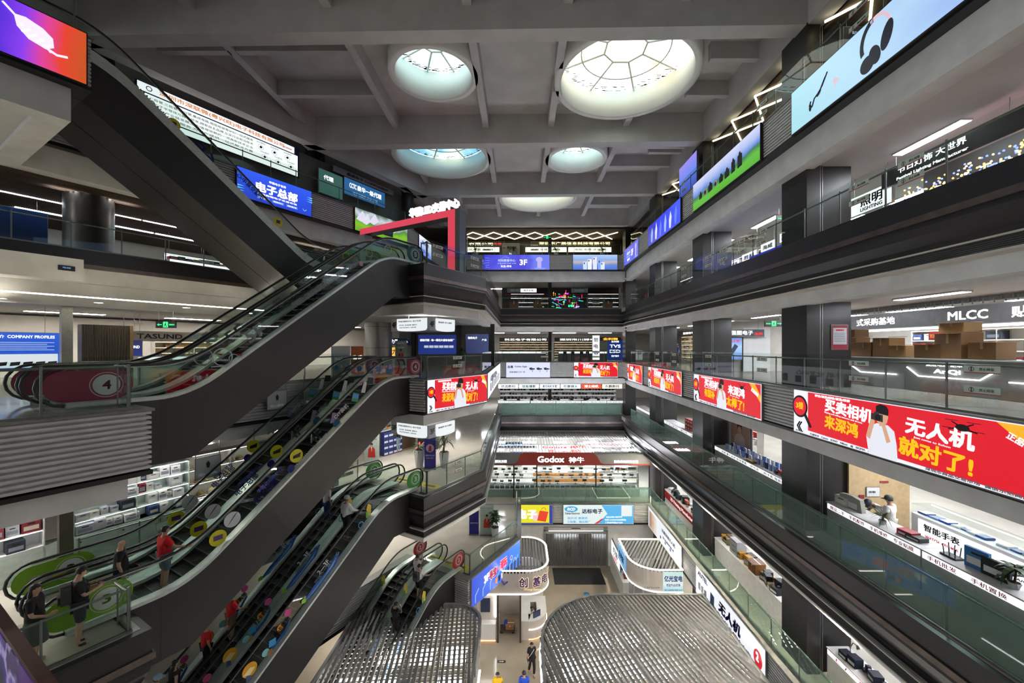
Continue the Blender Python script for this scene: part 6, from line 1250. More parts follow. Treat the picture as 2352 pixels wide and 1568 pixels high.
good('carton', gmesh('carton', '#8a6038'), T(-.6, 24.6, .205) @ S3(.5, .42, .3), 'brown carton riding on the flat hand cart', 'box', None)
good('bag', gmesh('bag', '#1c3a9a', '#2a2a2c'), T(-.85, 24.62, .205) @ S3(.25, .5, .4), 'blue bag beside the carton on the hand cart', 'bag', None)
t = thing('office_chair', 'dark mesh chair beside the seated clerk in the pearl kiosk', 'chair', T(.55, 24.95, 0, .5)); MB().lathe([(0, 0), (.28, .02), (.05, .06), (.03, .42), (0, .42)], 10).build('base', black, t); MB().box(-.22, .22, -.22, .22, .42, .48).build('seat', black, t); MB().box(-.2, .2, .2, .24, .52, .95).build('backrest', black, t)
good('monitor', gmesh('phone', '#101216', '#2a3a5a'), T(1.0, 24.15, 1.15, .6) @ S3(.5, .3, .35), 'small black monitor on the pearl kiosk counter', 'monitor', None)
# ---- dark purple lit panel edge close to the camera, lower corner
t = thing('media_screen', 'violet glowing screen with a brown metal rim close by in the lower corner', 'screen', FF((-7.1, 5.5, 12.05), WN))
MB().box(-1.6, 3.2, 0, .06, -1.0, 1.46).build('casing', pt('#2a1418', .3), t); MB().box(-1.6, 3.16, -.012, 0, -.95, 1.36).build('face', emgrad('violet_night_picture', [(0, '#08040e'), (.35, '#12081e'), (.5, '#3a1a8a'), (.6, '#a898c4'), (.7, '#2a1450'), (1, '#5a2a7a')], 0, .7, .35, .2, 1.2, 2.2), t)
MB().box(-1.6, 3.24, -.03, .08, 1.44, 1.5).build('metal_rim', mat('brown_metal', (.10, .03, .028), .35, .4), t)
# air conditioner and signs on the wing soffits
tag(MB().box(0, 4.2, -.9, 0, -1.35, -.55).build('bulkhead', plaster, None, FW(.8, TL + .05, L5)), 'white boxed bulkhead under the dark edge of the wing', 'bulkhead')
t = thing('soffit_sign', 'small dark blue sign on the white bulkhead', 'sign', FW(4.35, TL + .98, L5 - 1.02)); MB().box(0, .42, -.03, 0, 0, .17).build('plate', pt('#10182c'), t); txt(t, '电梯', .21, .1, .2, .06, em('#8ab0e0', .6), -.035)
t = thing('security_camera', 'dome camera on the ceiling above the long wing lamps', 'camera', FW(2.6, -24.5, L6 - 2.35)); MB().lathe([(.09, 0), (.09, -.06), (0, -.06)], 14).build('mount', white, t); MB().ball((0, 0, -.09), .07, .07, .07, 12).build('dome', black, t)
for s_, tt in ((1.2, -24.0),): t = thing('downlight', 'bright downlight beside the dome camera', 'light', FW(s_, tt, L6 - 2.35)); MB().lathe([(0, -.02), (.12, -.02)], 14).build('lamp', em('#ffffff', 15), t); MB().lathe([(.15, -.03), (.15, 0)], 14).build('rim', white, t)

# ---- added fill lamps, unseen under the gallery edge, to brighten the kiosks and ground floor
for i, (x, y, zz) in enumerate([(9.98, q, L3 - 1.93) for q in (13, 17.5, 22, 26.5, 30.5)]):
    t = thing('added_fill_lamp', 'small added fill lamp, unseen under the gallery edge over the %s' % ('kiosks' if zz < 10 else 'phone storey'), 'light', FF((x, y, zz), (0, -1, 0)), 'added fill lamps over the %s' % ('kiosks' if zz < 10 else 'phone storey'))
    MB().box(-.3, .3, -.12, .12, -.02, .04).build('housing', black, t, Matrix.Rotation(-.55, 4, 'X')); MB().box(-.28, .28, -.1, .1, -.03, -.02).build('lamp', em('#fff1dc', 700), t, Matrix.Rotation(-.55, 4, 'X')); MB().box(-.03, .03, -.02, .02, 0, .06).build('bracket', dullsteel, t)
# ================================================================ people, plants, standees
skins = [mat('skin_tan', (.42, .25, .165), .55, 0, .05, 8), mat('skin_pale', (.52, .33, .23), .55, 0, .05, 8)]
hairm = mat('black_hair', (.010, .009, .009), .45, 0, .3, 30); shoem = pt('#d8d4cc', .6)
def skinned(name, nodes, edges, m, parent, sub=2):
    """nodes: {name: ((x,y,z), r)}; a continuous surface grown on the joints"""
    ks = list(nodes); me = D.meshes.new(name); me.from_pydata([nodes[k][0] for k in ks], [(ks.index(a), ks.index(b)) for a, b in edges], []); me.materials.append(m)
    o = link(name, me, parent); md = o.modifiers.new('skin', 'SKIN'); md.use_smooth_shade = True
    sv = me.skin_vertices[0].data
    for i, k in enumerate(ks):
        r = nodes[k][1]; sv[i].radius = r if isinstance(r, tuple) else (r, r); sv[i].use_root = (i == 0)
    s = o.modifiers.new('sub', 'SUBSURF'); s.levels = 1; s.render_levels = sub
    return o
def person(label, M, top='#1a1a1c', bottom='#3a3f46', pose=None, long=False, hair='short', sleeve=.55, shoe='#d8d4cc', skin=0, hgt=1.70, skirt=False, hat=None, collar=None):
    t = thing('person', label, 'person', M); k = hgt / 1.70
    P = dict(pel=(0, 0, .94), spi=(0, .0, 1.12), che=(0, -.005, 1.30), nkb=(0, -.02, 1.435), nek=(0, .0, 1.495), hd1=(0, .025, 1.565), hd2=(0, .015, 1.645))
    for s, n in ((-1, 'l'), (1, 'r')):
        P.update({'sh' + n: (s * .165, -.01, 1.385), 'el' + n: (s * .215, -.04, 1.12), 'wr' + n: (s * .225, .03, .89), 'pa' + n: (s * .225, .045, .82), 'hi' + n: (s * .085, 0, .90), 'kn' + n: (s * .095, .015, .50), 'an' + n: (s * .095, -.03, .085), 'to' + n: (s * .105, .14, .03)})
    if pose: P.update(pose)
    rad = dict(pel=.135, spi=.12, che=.135, nkb=.075, nek=.052, hd1=.088, hd2=.072, sh=.062, el=.042, wr=.028, pa=.032, hi=.092, kn=.058, an=.040, to=.032)
    rr = lambda n: rad.get(n) or rad[n[:2]]
    nodes = {n: (tuple(c * k for c in p), rr(n) * k * (.93 if n in ('pel', 'spi', 'che') else 1)) for n, p in P.items()}
    edges = [('pel', 'spi'), ('spi', 'che'), ('che', 'nkb'), ('nkb', 'nek'), ('nek', 'hd1'), ('hd1', 'hd2')]
    for n in 'lr':
        edges += [('che', 'sh' + n), ('sh' + n, 'el' + n), ('el' + n, 'wr' + n), ('wr' + n, 'pa' + n), ('pel', 'hi' + n), ('hi' + n, 'kn' + n), ('kn' + n, 'an' + n), ('an' + n, 'to' + n)]
        w_, p_ = Vector(P['wr' + n]), Vector(P['pa' + n]); d = (p_ - w_).normalized(); sd = 1 if n == 'r' else -1
        side = d.cross(Vector((sd, 0, 0))); side = side.normalized() if side.length > .2 else Vector((0, 1, 0)); pl = d.cross(side).normalized()
        for i in range(4):
            o_ = (i - 1.5) * .021; L_ = (.058, .072, .068, .05)[i]
            a = p_ + d * .03 + side * o_; b_ = a + d * L_ * .55 - pl * .006 * sd; c_ = b_ + d * L_ * .35 - pl * .022 * sd
            for q, v in enumerate((a, b_, c_)): nodes['f%s%d%d' % (n, i, q)] = (tuple(x * k for x in v), (.0105, .0095, .008)[q] * k)
            edges += [('pa' + n, 'f%s%d0' % (n, i)), ('f%s%d0' % (n, i), 'f%s%d1' % (n, i)), ('f%s%d1' % (n, i), 'f%s%d2' % (n, i))]
        a = p_ - side * .03 - d * .005; b_ = a - side * .025 + d * .03
        for q, v in enumerate((a, b_)): nodes['t%s%d' % (n, q)] = (tuple(x * k for x in v), .010 * k)
        edges += [('pa' + n, 't%s0' % n), ('t%s0' % n, 't%s1' % n)]
    body = skinned('body', nodes, edges, skins[skin], t)
    g = lambda ns, e: {n: (nodes[n][0], nodes[n][1] + e * k) for n in ns}
    ends = {}
    for n in 'lr':
        a, b_ = Vector(nodes['sh' + n][0]), Vector(nodes['el' + n][0]); ends['sl' + n] = (tuple(a.lerp(b_, sleeve * 1.35 if sleeve < .7 else 1)), .062 * k)
    sh = g(('pel', 'spi', 'che', 'shl', 'shr'), .030); sh['spi'] = (sh['spi'][0], .158 * k); sh['pel'] = (tuple(Vector(sh['pel'][0]) - Vector((0, 0, .09 * k))), .172 * k); sh['nk'] = (tuple(Vector(nodes['che'][0]).lerp(Vector(nodes['nkb'][0]), .75)), .085 * k); sh.update(ends)
    sh['mid'] = (tuple(Vector(nodes['pel'][0]).lerp(Vector(nodes['spi'][0]), .45)), .162 * k); se = [('pel', 'mid'), ('mid', 'spi'), ('spi', 'che'), ('che', 'nk'), ('che', 'shl'), ('che', 'shr'), ('shl', 'sll'), ('shr', 'slr')]
    if sleeve > .9:
        for n in 'lr': sh['cu' + n] = (tuple(Vector(nodes['el' + n][0]).lerp(Vector(nodes['wr' + n][0]), .85)), .042 * k); se.append(('sl' + n, 'cu' + n))
    skinned('shirt', sh, se, pt(top, .8), t)
    if skirt:
        c = Vector(nodes['pel'][0]); MB().lathe([(.13 * k, .08), (.165 * k, -.05), (.20 * k, -.30 * k), (.21 * k, -.48 * k), (.19 * k, -.48 * k), (.12 * k, .0)], 18, 0, tuple(c)).build('skirt', pt(bottom, .8), t)
    else:
        pn = {'pel': (nodes['pel'][0], .142 * k)}; pe = []
        for n in 'lr':
            pn['hi' + n] = (nodes['hi' + n][0], .112 * k); kn = Vector(nodes['kn' + n][0]); an = Vector(nodes['an' + n][0])
            pn['kn' + n] = (tuple(kn), (.074 if long else .095) * k); pe += [('pel', 'hi' + n), ('hi' + n, 'kn' + n)]
            if long: pn['an' + n] = (tuple(kn.lerp(an, .9)), .062 * k); pe.append(('kn' + n, 'an' + n))
        skinned('trousers', pn, pe, pt(bottom, .85), t)
    h1 = Vector(nodes['hd1'][0]); h2 = Vector(nodes['hd2'][0]); up = (h2 - Vector(nodes['nek'][0])).normalized()
    fw = Vector((0, 1, 0)); fw = (fw - up * fw.dot(up)).normalized(); sx = fw.cross(up)
    f = Matrix.Identity(4)
    for i in range(3): f[i][0] = sx[i]; f[i][1] = fw[i]; f[i][2] = up[i]; f[i][3] = (h1 * .5 + h2 * .5)[i]
    if hair != 'bald':
        b = MB(); n = 16; vs = []; fs = []; rows = 6
        for i in range(rows + 1):
            a = PI / 2 - (PI * .62) * i / rows
            for j in range(n):
                th = 2 * PI * j / n; fr = math.sin(th); drop = a if fr < .35 else max(a, .42)
                vs.append((.097 * k * math.cos(drop) * math.cos(th), -.012 * k + (.106 if fr < .2 else .098) * k * math.cos(drop) * math.sin(th), .004 * k + .108 * k * math.sin(drop)))
        for i in range(rows):
            for j in range(n): fs.append((i * n + j, i * n + (j + 1) % n, (i + 1) * n + (j + 1) % n, (i + 1) * n + j))
        b.add(vs, fs, 0, True)
        if hair == 'long': b.ball((0, -.06 * k, -.10 * k), .095 * k, .055 * k, .16 * k, 12)
        b.build('hair', hairm, t, f)
    if hat:
        b = MB(); b.lathe([(.112 * k, .0), (.115 * k, .05 * k), (.10 * k, .10 * k), (.06 * k, .135 * k), (0, .145 * k)], 18); b.prism([(-.085 * k, .07 * k), (.085 * k, .07 * k), (.07 * k, .19 * k), (-.07 * k, .19 * k)], .0, .014, 'z'); b.build('hat', pt(hat, .5), t, f)
    for s in (-1, 1):
        MB().ball((s * .032 * k, .088 * k, .0), .011 * k, .008 * k, .007 * k, 8).build('eye', black, t, f); MB().ball((s * .092 * k, .0, -.005 * k), .012 * k, .024 * k, .032 * k, 8).build('ear', skins[skin], t, f)
    MB().prism([(-.012 * k, -.045 * k), (.012 * k, -.045 * k), (.006 * k, .0), (-.006 * k, .0)], -.108 * k, -.08 * k, 'y').build('nose', skins[skin], t, f @ Matrix.Rotation(PI, 4, 'Z'))
    MB().box(-.024 * k, .024 * k, .080 * k, .092 * k, -.066 * k, -.058 * k).build('mouth', pt('#7a3a34'), t, f)
    for n in 'lr':
        an, to = Vector(nodes['an' + n][0]), Vector(nodes['to' + n][0]); skinned('shoe', {'a': (tuple(an - Vector((0, 0, .045 * k))), .048 * k), 'b': (tuple(to + Vector((0, -.02, .012))), .044 * k)}, [('a', 'b')], pt(shoe, .6), t, 1)
    return t
def heading(dx, dy): return math.atan2(dy, dx) - PI / 2
HW = heading(S30, C30)                                   # facing along the wing, up the escalators
def at_w(s, t, z, rz=HW): v = W(s, t, z); return T(v.x, v.y, v.z, rz)
rest_r = {'elr': (.27, .12, 1.16), 'wrr': (.33, .34, 1.10), 'par': (.34, .40, 1.09)}
phone = {'ell': (-.2, .06, 1.12), 'wrl': (-.1, .27, 1.16), 'pal': (-.07, .32, 1.18), 'elr': (.2, .06, 1.12), 'wrr': (.1, .27, 1.16), 'par': (.07, .32, 1.18), 'hd1': (0, .045, 1.56), 'hd2': (0, .055, 1.635)}
walk = {'knl': (-.09, .16, .52), 'anl': (-.09, .10, .12), 'tol': (-.09, .26, .05), 'knr': (.09, -.06, .50), 'anr': (.09, -.26, .12), 'tor': (.09, -.12, .03), 'ell': (-.22, -.12, 1.14), 'wrl': (-.23, -.08, .90), 'pal': (-.23, -.06, .83), 'elr': (.22, .02, 1.13), 'wrr': (.22, .16, .94), 'par': (.22, .19, .88)}
sit = {'knl': (-.1, .42, .98), 'knr': (.1, .42, .98), 'anl': (-.1, .40, .56), 'anr': (.1, .40, .56), 'tol': (-.1, .55, .50), 'tor': (.1, .55, .50), 'ell': (-.22, .08, 1.14), 'wrl': (-.16, .32, 1.12), 'pal': (-.14, .38, 1.12), 'elr': (.22, .08, 1.14), 'wrr': (.16, .32, 1.12), 'par': (.14, .38, 1.12)}
bend = {'spi': (0, .06, 1.10), 'che': (0, .22, 1.24), 'nkb': (0, .34, 1.33), 'nek': (0, .40, 1.36), 'hd1': (0, .46, 1.38), 'hd2': (0, .52, 1.41), 'shl': (-.165, .27, 1.29), 'shr': (.165, .27, 1.29), 'ell': (-.2, .36, 1.08), 'wrl': (-.14, .5, 1.08), 'pal': (-.12, .56, 1.08), 'elr': (.2, .36, 1.08), 'wrr': (.14, .5, 1.08), 'par': (.12, .56, 1.08)}
def esc_z(n, s, ds=0): return LV[n] + deck(s - ds) - .155
person('woman in a black top and grey skirt waiting at the near landing', at_w(2.35, -13.75 + .62, L3, HW - .5), '#0d0d0f', '#4a4f52', {'wrr': (.13, .22, 1.02), 'par': (.08, .28, 1.03), 'elr': (.22, .02, 1.12)}, False, 'long', .6, '#c8b8a8', 1, 1.66, True)
person('young man in a dark tee reading a phone at the near landing', at_w(3.0, -13.12, L3, HW - .15), '#17181b', '#1c2238', phone, False, 'short', .6, '#1a1a1c', 1, 1.72)
person('bald man in a black tee with glasses on his head at the escalator foot', at_w(4.0, -14.2, esc_z(3, 4.0), HW - .3), '#0f1012', '#2c2f36', None, True, 'bald', .6, '#2a2a2c', 0, 1.72)
person('man in a red shirt and pale denim shorts holding the rubber rail', at_w(4.85, -14.05, esc_z(3, 4.85), HW), '#c2101c', '#5a6a74', rest_r, False, 'short', .6, '#c8c4bc', 0, 1.72)
person('rider in a white shirt and grey helmet with one hand on the rail', at_w(10.75, -14.25, esc_z(2, 10.75), HW), '#e4e6e8', '#16181c', rest_r, True, 'short', 1.0, '#1a1a1c', 0, 1.70, False, '#a8acb0')
person('person in blue jeans half hidden above the helmeted rider', at_w(11.0, -15.85, esc_z(2, 11.0), HW), '#d8d8da', '#2c4a78', None, True, 'short', .6)
person('person in a red shirt and white shoes on the far escalator marked 2-3F', at_w(7.35, -15.9, esc_z(2, 7.35), HW), '#c81a24', '#8a6a58', rest_r, False, 'short', .6, '#e8e4e0', 0, 1.66)
person('person in a red top and long black skirt on the far escalator', at_w(6.6, -15.9, esc_z(2, 6.6), HW), '#c81a24', '#0c0c0e', None, True, 'short', .6, '#1a1a1c', 0, 1.64)
person('long haired woman in a dark sleeveless top at the lower frame edge', at_w(5.7, -15.8, esc_z(2, 5.7), HW), '#2a2624', '#2a2a30', None, True, 'long', .3, '#1a1a1c', 1, 1.66)
person('person in a pale blue cap beside the long haired woman', at_w(5.3, -15.9, esc_z(2, 5.3), HW), '#b8c4d0', '#3a3a40', None, True, 'short', .6, '#1a1a1c', 0, 1.62, False, '#9ab4d0')
person('rider in a white tee with a raised arm and black shorts on the lowest escalator', at_w(15.15, -14.65, esc_z(1, 15.15, 3.2), HW), '#e2e2e0', '#101114', {'elr': (.25, .05, 1.4), 'wrr': (.2, .15, 1.6), 'par': (.17, .18, 1.65)}, False, 'short', .6, '#d8d4cc', 0, 1.72)
person('rider in a white tee wearing a grey backpack, hand on the rail', at_w(14.8, -14.2, esc_z(1, 14.8, 3.2), HW), '#e2e2e0', '#101114', rest_r, False, 'short', .6, '#d8c8b8', 0, 1.72)
person('man in a long black shirt lifting a hand to his face on the lowest escalator', at_w(13.35, -14.25, esc_z(1, 13.35, 3.2), HW), '#0c0c0e', '#0e0e10', {'elr': (.2, .14, 1.2), 'wrr': (.1, .2, 1.42), 'par': (.06, .19, 1.49)}, True, 'short', .6, '#d8d4cc', 0, 1.72)
person('man in a dark tee carrying a big maroon backpack near the lower frame edge', at_w(11.75, -14.25, esc_z(1, 11.75, 3.2), HW), '#121214', '#1a1a1e', phone, True, 'short', .6, '#1a1a1c', 0, 1.70)
person('woman in black with pale jeans browsing the toy stall', T(-7.7, 25.9, L3, heading(-1, .3)), '#101012', '#8a9aa8', phone, True, 'short', .6, '#2a2420', 1, 1.68)
person('clerk in a white tee and dark cap behind the phone repair counter', FR(13.45, L3, 12.15) @ T(0, 0, 0, PI * .62), '#e6e4de', '#c8c4bc', None, True, 'short', .6, '#2a2a2c', 0, 1.74, False, '#2a2a2e')
person('stooping clerk in a white tee and navy cap at the repair counter', FR(13.85, L3, 12.35) @ T(0, 0, 0, PI * .95), '#e6e4de', '#2a2a30', bend, True, 'short', .6, '#2a2a2c', 0, 1.66, False, '#1a2034')
person('man in black with crossed white straps walking between the kiosks', T(.62, 21.25, 0, heading(.25, -1)), '#0f0f11', '#121216', walk, True, 'short', .6, '#1a1a1c', 0, 1.72)
person('person in a yellow shirt at the lower frame edge between the kiosks', T(-1.05, 19.3, 0, heading(0, -1)), '#e0b012', '#2a2a30', walk, True, 'short', .6, '#1a1a1c', 0, 1.72)
person('person in a bright blue shirt walking at the lower frame edge', T(.2, 19.35, 0, heading(0, 1)), '#1448c0', '#2a2a30', walk, True, 'short', .6, '#1a1a1c', 0, 1.74)
person('person in a pale tee beside the one in bright blue', T(.78, 18.6, 0, heading(0, 1)), '#d8d6d2', '#2a2a30', None, True, 'short', .6, '#1a1a1c', 0, 1.70)
person('dark haired person just below the one in yellow', T(-.98, 18.55, 0, heading(0, -1)), '#3a2a2a', '#2a2a30', None, True, 'short', .6, '#1a1a1c', 0, 1.70)
person('clerk in white sitting at the pearl kiosk counter', T(.72, 25.0, -.48, heading(.8, -.6)), '#e6e4e0', '#2a2a30', sit, True, 'short', .6, '#1a1a1c', 0, 1.70)
for i, (x, y, c, lab) in enumerate(((3.9, 32.9, '#c8ccd0', 'pale figure blurred behind the strip curtain'), (4.9, 33.0, '#8a8c90', 'grey figure blurred behind the strip curtain'))): person(lab, T(x, y, 0, heading(0, -1)), c, '#5a5c60', None, True)
for i, x in enumerate((2.0, 3.6, 5.3, 6.9)): person('clerk in %s sitting behind the camera counters of the end gallery' % ('white', 'grey', 'navy', 'black')[i], FB(x, L3 + .05, 42.2) @ T(0, 0, 0, PI), ('#e0e0de', '#8a8c90', '#1c2440', '#141416')[i], '#2a2a30', phone, True, hgt=1.6)
person('man in a blue shirt in the far bay over the red banners', T(12.9, 33.4, L4, heading(-1, .2)), '#1c3c8a', '#2a2a30', None, True)
person('dark haired person sitting low on the upper landing beside the pink post', T(-3.3, 21.6, L5 - .42, heading(1, -.2)), '#2a2c34', '#1a1a1e', sit, True)
# things they carry
def backpack(label, M, c, w_=.30, h_=.42, d=.16):
    t = thing('backpack', label, 'backpack', M); b = MB(); n = 10
    pl = [(w_ / 2 * math.cos(a) * (1 if math.sin(a) < 0 else .92), h_ / 2 + h_ / 2 * math.sin(a)) for a in [2 * PI * i / 24 for i in range(24)]]
    pl = [(max(-w_ / 2, min(w_ / 2, x * 1.25)), max(0.0, min(h_, h_ / 2 + (z - h_ / 2) * 1.2))) for x, z in pl]
    b.prism(pl, -d, 0, 'y'); b.build('body', pt(c, .8), t); MB().box(-w_ * .35, w_ * .35, -d - .04, -d, .05, h_ * .5).build('pocket', pt(c, .7), t)
    for x in (-.1, .1): MB().tube([(x, .0, h_ * .95), (x * 1.1, .12, h_ * 1.05), (x * 1.2, .28, h_ * .8), (x * 1.2, .26, h_ * .4), (x, .02, h_ * .15)], .016, 6).build('strap', pt(c, .8), t)
    return t
backpack('grey backpack on the rider in a white tee', at_w(14.8, -14.2, esc_z(1, 14.8, 3.2)) @ T(0, -.125, 1.0), '#3c3e42')
backpack('big maroon backpack worn near the lower frame edge', at_w(11.75, -14.25, esc_z(1, 11.75, 3.2)) @ T(0, -.125, .95), '#2c1614', .36, .5, .2)
backpack('patterned dark backpack on the young man reading a phone', at_w(3.0, -13.12, L3, HW - .15) @ T(0, -.125, 1.0), '#3a3a36')
t = thing('shoulder_bag', 'small black bag at the hip of the man in the red shirt', 'bag', at_w(4.85, -14.05, esc_z(3, 4.85)) @ T(-.2, -.02, .92)); MB().box(-.05, .05, -.1, .1, -.08, .1).build('body', black, t); MB().tube([(0, -.08, .1), (.12, -.12, .3), (.3, .0, .5), (.2, .12, .35), (.0, .08, .1)], .01, 5).build('strap', black, t)
t = thing('shoulder_bag', 'black crossbody bag of the man walking between the kiosks', 'bag', T(.62, 21.25, 0, heading(.25, -1)) @ T(.2, .08, .92)); MB().box(-.05, .05, -.12, .12, -.1, .1).build('body', black, t); MB().tube([(0, .0, .1), (-.1, .13, .35), (-.3, .02, .5), (-.15, -.14, .35), (0, -.08, .1)], .012, 5).build('strap', white, t)
for lab, M in (('phone in the hands of the young man at the near landing', at_w(3.0, -13.12, L3, HW - .15) @ T(0, .36, 1.17, 0)), ('phone held by the woman at the toy stall', T(-7.7, 25.9, L3, heading(-1, .3)) @ T(0, .36, 1.16))): tag(MB().box(-.04, .04, -.006, .006, 0, .15).build('mobile_phone', black, None, M @ Matrix.Rotation(.6, 4, 'X')), lab, 'phone')
# ---------------------------------------------------------------- plants
def plant(label, M, pot=None, n=26, L=.7, wd=.05, stem=.4, lift=.6, red=False):
    t = thing('potted_plant', label, 'plant', M); z0 = 0
    if pot:
        r0, r1, h = pot; b = MB(); q = 6
        b.prism([(r0 * math.cos(2 * PI * i / q), r0 * math.sin(2 * PI * i / q)) for i in range(q)], 0, .02, 'z')
        lo = [(r0 * math.cos(2 * PI * i / q), r0 * math.sin(2 * PI * i / q), 0) for i in range(q)]; hi = [(r1 * math.cos(2 * PI * (i + .5) / q), r1 * math.sin(2 * PI * (i + .5) / q), h) for i in range(q)]
        for i in range(q): j = (i + 1) % q; b.add([lo[i], lo[j], hi[i]], [(0, 1, 2)]); b.add([lo[j], hi[j], hi[i]], [(0, 1, 2)])
        b.add(hi, [tuple(range(q))]); b.build('pot', pt('#d4d6d4', .4), t); z0 = h
        MB().lathe([(0, h + .005), (r1 * .85, h + .005)], 12).build('soil', pt('#2a2018', .95), t)
    if stem: MB().tube([(0, 0, z0), (.02, .01, z0 + stem * .5), (0, 0, z0 + stem)], [.025, .02, .015], 6).build('stem', pt('#4a3a26', .9), t)
    b = MB()
    for i in range(n):
        a = R.uniform(0, 2 * PI); base = z0 + stem * R.uniform(.3, 1.0); l = L * R.uniform(.6, 1.1); up = R.uniform(.2, 1.0) * lift; w_ = wd * R.uniform(.7, 1.2)
        d = Vector((math.cos(a), math.sin(a), 0)); sd = Vector((-d.y, d.x, 0)); pts = []
        for q in range(5):
            u = q / 4; pts.append(Vector((0, 0, base)) + d * l * u + Vector((0, 0, l * (up * u * 1.6 - .9 * u * u * (1.1 - up * .3)))))
        wsz = [.4, 1, .9, .6, .05]; vs = []
        for p_, ww in zip(pts, wsz): vs += [p_ - sd * w_ * ww, p_ + sd * w_ * ww]
        b.add(vs, [(2 * q, 2 * q + 1, 2 * q + 3, 2 * q + 2) for q in range(4)], 1 if red and i % 6 == 0 else 0)
    b.build('foliage', [leafmat, pt('#a02a2a')], t); return t
def at_z(px, py, z): x, y = onZ(px, py, z); return T(x, y, z)
plant('low red and green plant in a white faceted planter by the purple banner stand', T(-5.55, 22.6, L3), (.2, .33, 1.0), 34, .5, .05, .15, .9, True)
plant('tall arching leafed plant in a white planter beside the landing railing', T(-4.2, 22.7, L3), (.2, .3, .85), 60, .85, .035, .9, .8)
plant('bushy green plant on the lowest landing beside the nurse standee', T(-1.55, 25.6, L2), (.2, .28, .6), 70, .5, .07, .9, .8)
plant('leafy plant on the storey of the red banner before the slate notice board', T(-4.0, 28.2, L4), (.2, .28, .5), 50, .5, .06, .8, .8)
plant('spiky dark plant on the phone repair counter', at(12.75, 11.0, L3 + 1.14) @ T(0, .3, 0), (.08, .11, .12), 30, .42, .015, .15, .9)
plant('drooping broad leafed plant on the wholesale counter', at(9.35, 11.0, L3 + 1.14) @ T(0, .3, 0), (.08, .12, .14), 22, .45, .06, .4, .5)
plant('dark hanging plant at the top landing railing', FW(2.6, -17.0, L6), (.15, .22, .5), 40, .5, .05, .5, .7)
for i, x in enumerate((-4.4, -.6, 3.6, 8.2)): plant('palm like plant behind the top end gallery railing, %s' % ('behind the violet screen start', 'over the middle of the violet screen', 'between the two screens', 'over the phone screen')[i], FB(x, L6, 40.6), (.2, .26, .45), 26, .8, .04, .35, .9)
plant('small green plant on the camera counter of the end gallery', FB(5.0, L3 + 1.29, 41.3), (.08, .1, .12), 26, .3, .03, .15, .8)
# ---------------------------------------------------------------- standees
def standee(label, M, w_, h_, face, lines, fig=None):
    t = thing('banner_stand', label, 'banner stand', M); MB().box(-.02, w_ + .02, -.12, .12, 0, .05).build('base', dullsteel, t); MB().box(0, w_, -.015, .015, .05, h_).build('panel', face, t)
    for s_, x, z, tw, th, m in lines: txt(t, s_, x * w_, z * h_, tw * w_, th * h_, m, -.02, .01)
    if fig:
        MB().disc(w_ * .5, h_ * .62, .075, .09, -.018, .004).build('printed_face', pt('#c89878'), t); flat(t, 'printed_hair', [(w_ * .5 - .08, h_ * .63), (w_ * .5 + .08, h_ * .63), (w_ * .5 + .06, h_ * .69), (w_ * .5 - .06, h_ * .69)], BK, -.024)
        flat(t, 'printed_coat', [(w_ * .25, h_ * .25), (w_ * .75, h_ * .25), (w_ * .72, h_ * .5), (w_ * .58, h_ * .57), (w_ * .42, h_ * .57), (w_ * .28, h_ * .5)], pt(fig), -.018); flat(t, 'printed_collar', [(w_ * .45, h_ * .57), (w_ * .55, h_ * .57), (w_ * .5, h_ * .42)], pt('#d8d8d4'), -.024)
    return t
WP = pt('#c8ccd8'); pale = mat('pale_green_print', (.42, .50, .46), .5)
t = standee('purple banner stand with a red figure between the white planters', FB(-5.2, L3, 22.3), .62, 1.8, pt('#1c1a7a', .4), [('温馨提示请扶好站稳', .5, .42, .8, .05, WP), ('安全乘梯 文明出行', .5, .34, .7, .04, WP)]); MB().disc(.31, 1.15, .22, None, -.017, .004).build('printed_disc', pt('#c8b0c0'), t); flat(t, 'printed_figure', [(.22, .98), (.4, .98), (.38, 1.28), (.26, 1.28)], pt('#8a2030'), -.024)
standee('pale standee of a person in a red waistcoat by the green escalator ends', FB(-8.75, L3, 23.0), .85, 1.85, pale, [('服务中心温馨提示', .5, .9, .8, .05, GREYINK), ('请勿奔跑 攀爬 倚靠', .5, .8, .7, .04, GREYINK)], '#b02a20')
standee('purple banner stand on the lowest landing', FB(-3.2, L2, 25.9), .6, 1.75, pt('#1c1a7a', .4), [('温馨提示请扶好站稳', .5, .42, .8, .05, WP)])
standee('pale standee of a person in a red waistcoat on the lowest landing', FB(-2.5, L2, 25.8), .85, 1.9, pale, [('电梯安全乘坐须知', .5, .9, .8, .05, GREYINK)], '#b02a20')
standee('pale standee with a small figure beside the steel column', FB(-8.65, L4, 28.4), .8, 1.9, pale, [('服务中心', .5, .9, .6, .05, GREYINK), ('欢迎光临', .5, .75, .6, .06, GREYINK)], '#b02a20')
board('orange and white sale board on the storey of the red banner', FW(12.3, -17.4, L4), 1.0, 1.5, pt('#d8dcd8'), [('新品', .3, .6, .3, .1, GREYINK)], 'sale_board', 'board', None, .04)
t = board('orange sale card with a large five beside the white sale board', FW(13.4, -17.45, L4 + .1), .75, 1.4, pt('#d86a1c'), [('满减5折', .5, .6, .7, .15, WTX)], 'sale_board', 'board', None, .04)
